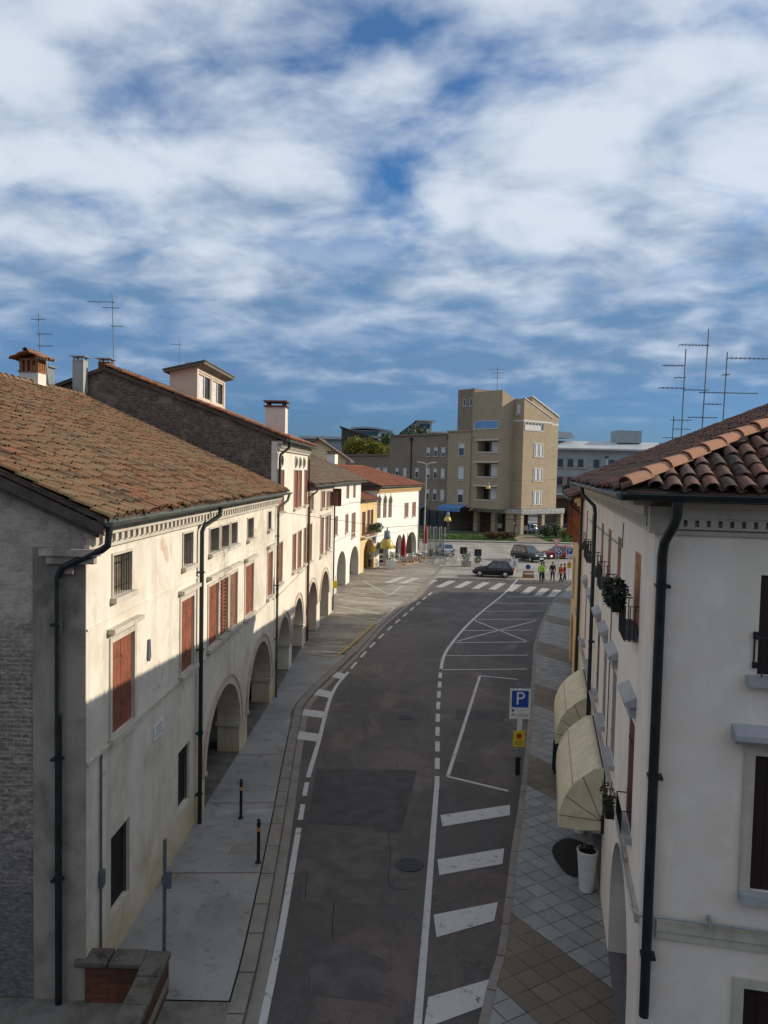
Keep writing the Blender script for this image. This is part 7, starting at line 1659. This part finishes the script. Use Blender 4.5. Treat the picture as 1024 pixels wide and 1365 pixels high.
# glass wind-break panels
t = thing('glass_windbreak', 'tall metal posts with grey glass panels at the end of the cafe terrace', 'wind screen', (5.7, 82.6, 0), R(10))
for x in (-.95, -.3, .35, .95):
    for y in (0, 1.6): m = MB(); m.tube([(x, y, 0), (x, y, 4.0)], .035, 6); m.box(x - .12, x + .12, y - .12, y + .12, 0, .05); m.build('post', M['steel'], t)
kg = NT('grey_glass'); kg.b.inputs['Transmission Weight'].default_value = 0.0
kg.b.inputs['Alpha'].default_value = .28; MG = kg.fin((.10, .12, .13), .15, 0, .5)
for x0_, x1_ in ((-.9, -.35), (-.25, .3), (.4, .9)): m = MB(); m.box(x0_, x1_, -.01, .01, .5, 3.9); m.build('glass_panel', MG, t)
# bike rack, boxes near the people
t = thing('bike_rack', 'thin metal bicycle rack beside the planter at the crossing', 'rack', (7.2, 82.3, 0), R(10)); m = MB(); m.tube([(-.8, 0, 0), (-.8, 0, 1.0), (.9, 0, 1.0), (.9, 0, 0)], .02, 6); m.build('frame', M['steel'], t)
m = MB()
for k in range(4): m.tube([(-.5 + k * .4, 0, .3), (-.5 + k * .4, 0, 1.0)], .015, 5)
m.tube([(-.8, 0, .3), (.9, 0, .3)], .015, 5); m.build('bar', M['steel'], t)
t = thing('white_notice_panel', 'white notice panel on legs between the black hatchback and the people', 'panel', (13.0, 75.6, 0)); m = MB(); m.box(-.35, .35, -.02, .02, .55, 1.5); m.build('panel', M['signwhite'], t); m = MB(); m.box(-.3, -.25, -.03, .03, 0, .55); m.box(.25, .3, -.03, .03, 0, .55); m.build('leg', M['steel'], t); m = MB(); m.box(-.12, .12, -.025, -.021, .75, 1.3); m.build('printed_figure', simple('grey_print', (.35, .35, .35), .7), t)
t = thing('blue_arrow_marker', 'small round blue arrow disc on the low island left of the people', 'road sign', (14.0, 73.8, 0)); m = MB(); m.tube([(0, 0, 0), (0, 0, .9)], .03, 6); m.build('pole', M['steel'], t); m = MB(); m.lathe([(.001, 0), (.24, 0), (.24, .02)], 20); q = m.build('disc', M['signblue'], t); q.rotation_euler = (R(90), 0, 0); q.location = (0, -.03, .95)
t = thing('orange_barrier', 'rust orange barrier box on the low island left of the people', 'barrier', (13.9, 73.0, 0)); m = MB(); m.prism([(-.55, -.2, 0), (.55, -.2, 0), (.45, -.2, .65), (-.45, -.2, .65)], (0, .4, 0)); m.build('body', M['orangebarrel'], t); m = MB(); m.box(-.42, .42, -.23, -.202, .35, .5); m.build('stripe', M['signwhite'], t)
# ---- vegetation
def shrub(x, y, z, rad, n, leafm, label, size=.13, stem=True, name='shrub', group=None):
    t = thing(name, label, 'shrub' if name == 'shrub' else 'tree', (x, y, z), 0, group)
    m = MB(); k = max(1, int(rad[0] / max(rad[1], .1) + .5)); 
    for i in range(k + 2):
        c = (random.uniform(-.55, .55) * rad[0], random.uniform(-.4, .4) * rad[1], rad[2] * random.uniform(.75, 1.15)); m.leaves(c, (rad[0] * .6, rad[1] * .7, rad[2] * random.uniform(.6, .85)), n // (k + 2), size)
    m.build('foliage', leafm, t)
    m = MB()
    for _ in range(4): a = random.uniform(0, 6.3); m.tube([(.1 * math.cos(a), .1 * math.sin(a), 0), (rad[0] * .4 * math.cos(a), rad[1] * .4 * math.sin(a), rad[2])], .04, 5)
    m.build('stem', M['bark'], t)
def tree(x, y, z, h, r, n, leafm, label, size=.3, group='trees beyond the crossing'):
    t = thing('tree', label, 'tree', (x, y, z), 0, group)
    m = MB(); m.tube([(0, 0, 0), (.1, 0, h * .35), (.0, .1, h * .7)], r * .09, 7, r2=r * .03)
    for _ in range(6): a = random.uniform(0, 6.3); m.tube([(.05, 0, h * random.uniform(.3, .5)), (r * .6 * math.cos(a), r * .6 * math.sin(a), h * random.uniform(.55, .85))], r * .03, 5, r2=r * .01)
    m.build('trunk', M['bark'], t)
    m = MB(); nb = 9
    for i in range(nb):
        a = random.uniform(0, 6.3); q = r * random.uniform(.15, .7); c = (q * math.cos(a), q * math.sin(a), h * random.uniform(.5, .86)); s = r * random.uniform(.38, .6); m.leaves(c, (s, s, s * .8), n // nb, size)
    m.build('crown', leafm, t)
shrub(15.8, 113, .18, (1.5, .8, .75), 900, M['redleaf'], 'russet low hedge left part, in front of the apartment columns', .14, group='hedges by the apartment block')
shrub(18.2, 113.2, .18, (1.5, .8, .7), 900, M['redleaf'], 'russet low hedge right part, next to the brown path', .14, group='hedges by the apartment block')
shrub(24.8, 117, .18, (1.0, .9, 1.1), 800, M['leaf'], 'dark green round shrub right of the brown path', .14, group='hedges by the apartment block')
shrub(26.8, 119, .2, (1.2, 1.0, 1.25), 800, M['leaf'], 'taller green shrub behind the yellow-green one', .14, group='hedges by the apartment block')
shrub(27.6, 117, .2, (1.0, .8, .9), 700, M['yleaf'], 'yellow-green shrub near the lit right column', .13, group='hedges by the apartment block')
shrub(29.6, 113.5, .2, (1.3, .9, .75), 700, M['leaf'], 'low green shrub at the lawn edge right of the tower', .13, group='hedges by the apartment block')
# big bush on the terrace of the wing and the pine behind
t = thing('shrub', 'large yellow-green bamboo-like bush on the flat roof of the lower brick wing', 'shrub', (-4.2, 157, 12.9))
m = MB()
for i in range(26):
    u = random.uniform(-1, 1); hh = random.uniform(2.6, 4.3) * (1 - .35 * abs(u) ** 3); m.leaves((u * 5.0, random.uniform(-1.2, 1.2), hh * .55), (.95, .9, hh * .5), 260, .2)
m.build('foliage', M['yleaf'], t)
m = MB()
for i in range(14): u = random.uniform(-4.6, 4.6); m.tube([(u, 0, 0), (u + random.uniform(-.4, .4), random.uniform(-.4, .4), 2.6)], .05, 5)
m.build('stem', M['bark'], t)
tree(2.6, 168, 0, 21.0, 6.0, 6000, M['leaf'], 'broad dark green umbrella pine behind the brick wing', .34)
for (x, y, h, r, lb) in [(39, 146, 8.5, 3.0, 'dark tree behind the low flat-roofed building, left'), (45, 172, 9.5, 3.5, 'small green tree below the long pale building'), (52, 150, 8, 3.0, 'dark tree at the right end of the low flat-roofed building'), (41.5, 168, 8.5, 3.2, 'dark tree in front of the long pale building, left')]:
    tree(x, y, 0, h, r, 1500, M['darkleaf'] if 'dark' in lb else M['leaf'], lb, .3)
t = thing('utility_pole', 'pale concrete pole standing before the long pale building', 'pole', (46.5, 162, 0)); m = MB(); m.tube([(0, 0, 0), (0, 0, 13.6)], .28, 8, r2=.2); m.build('shaft', M['farwall'], t); m = MB(); m.box(-.35, .35, -.35, .35, 13.61, 14.1); m.build('head', M['wood'], t)
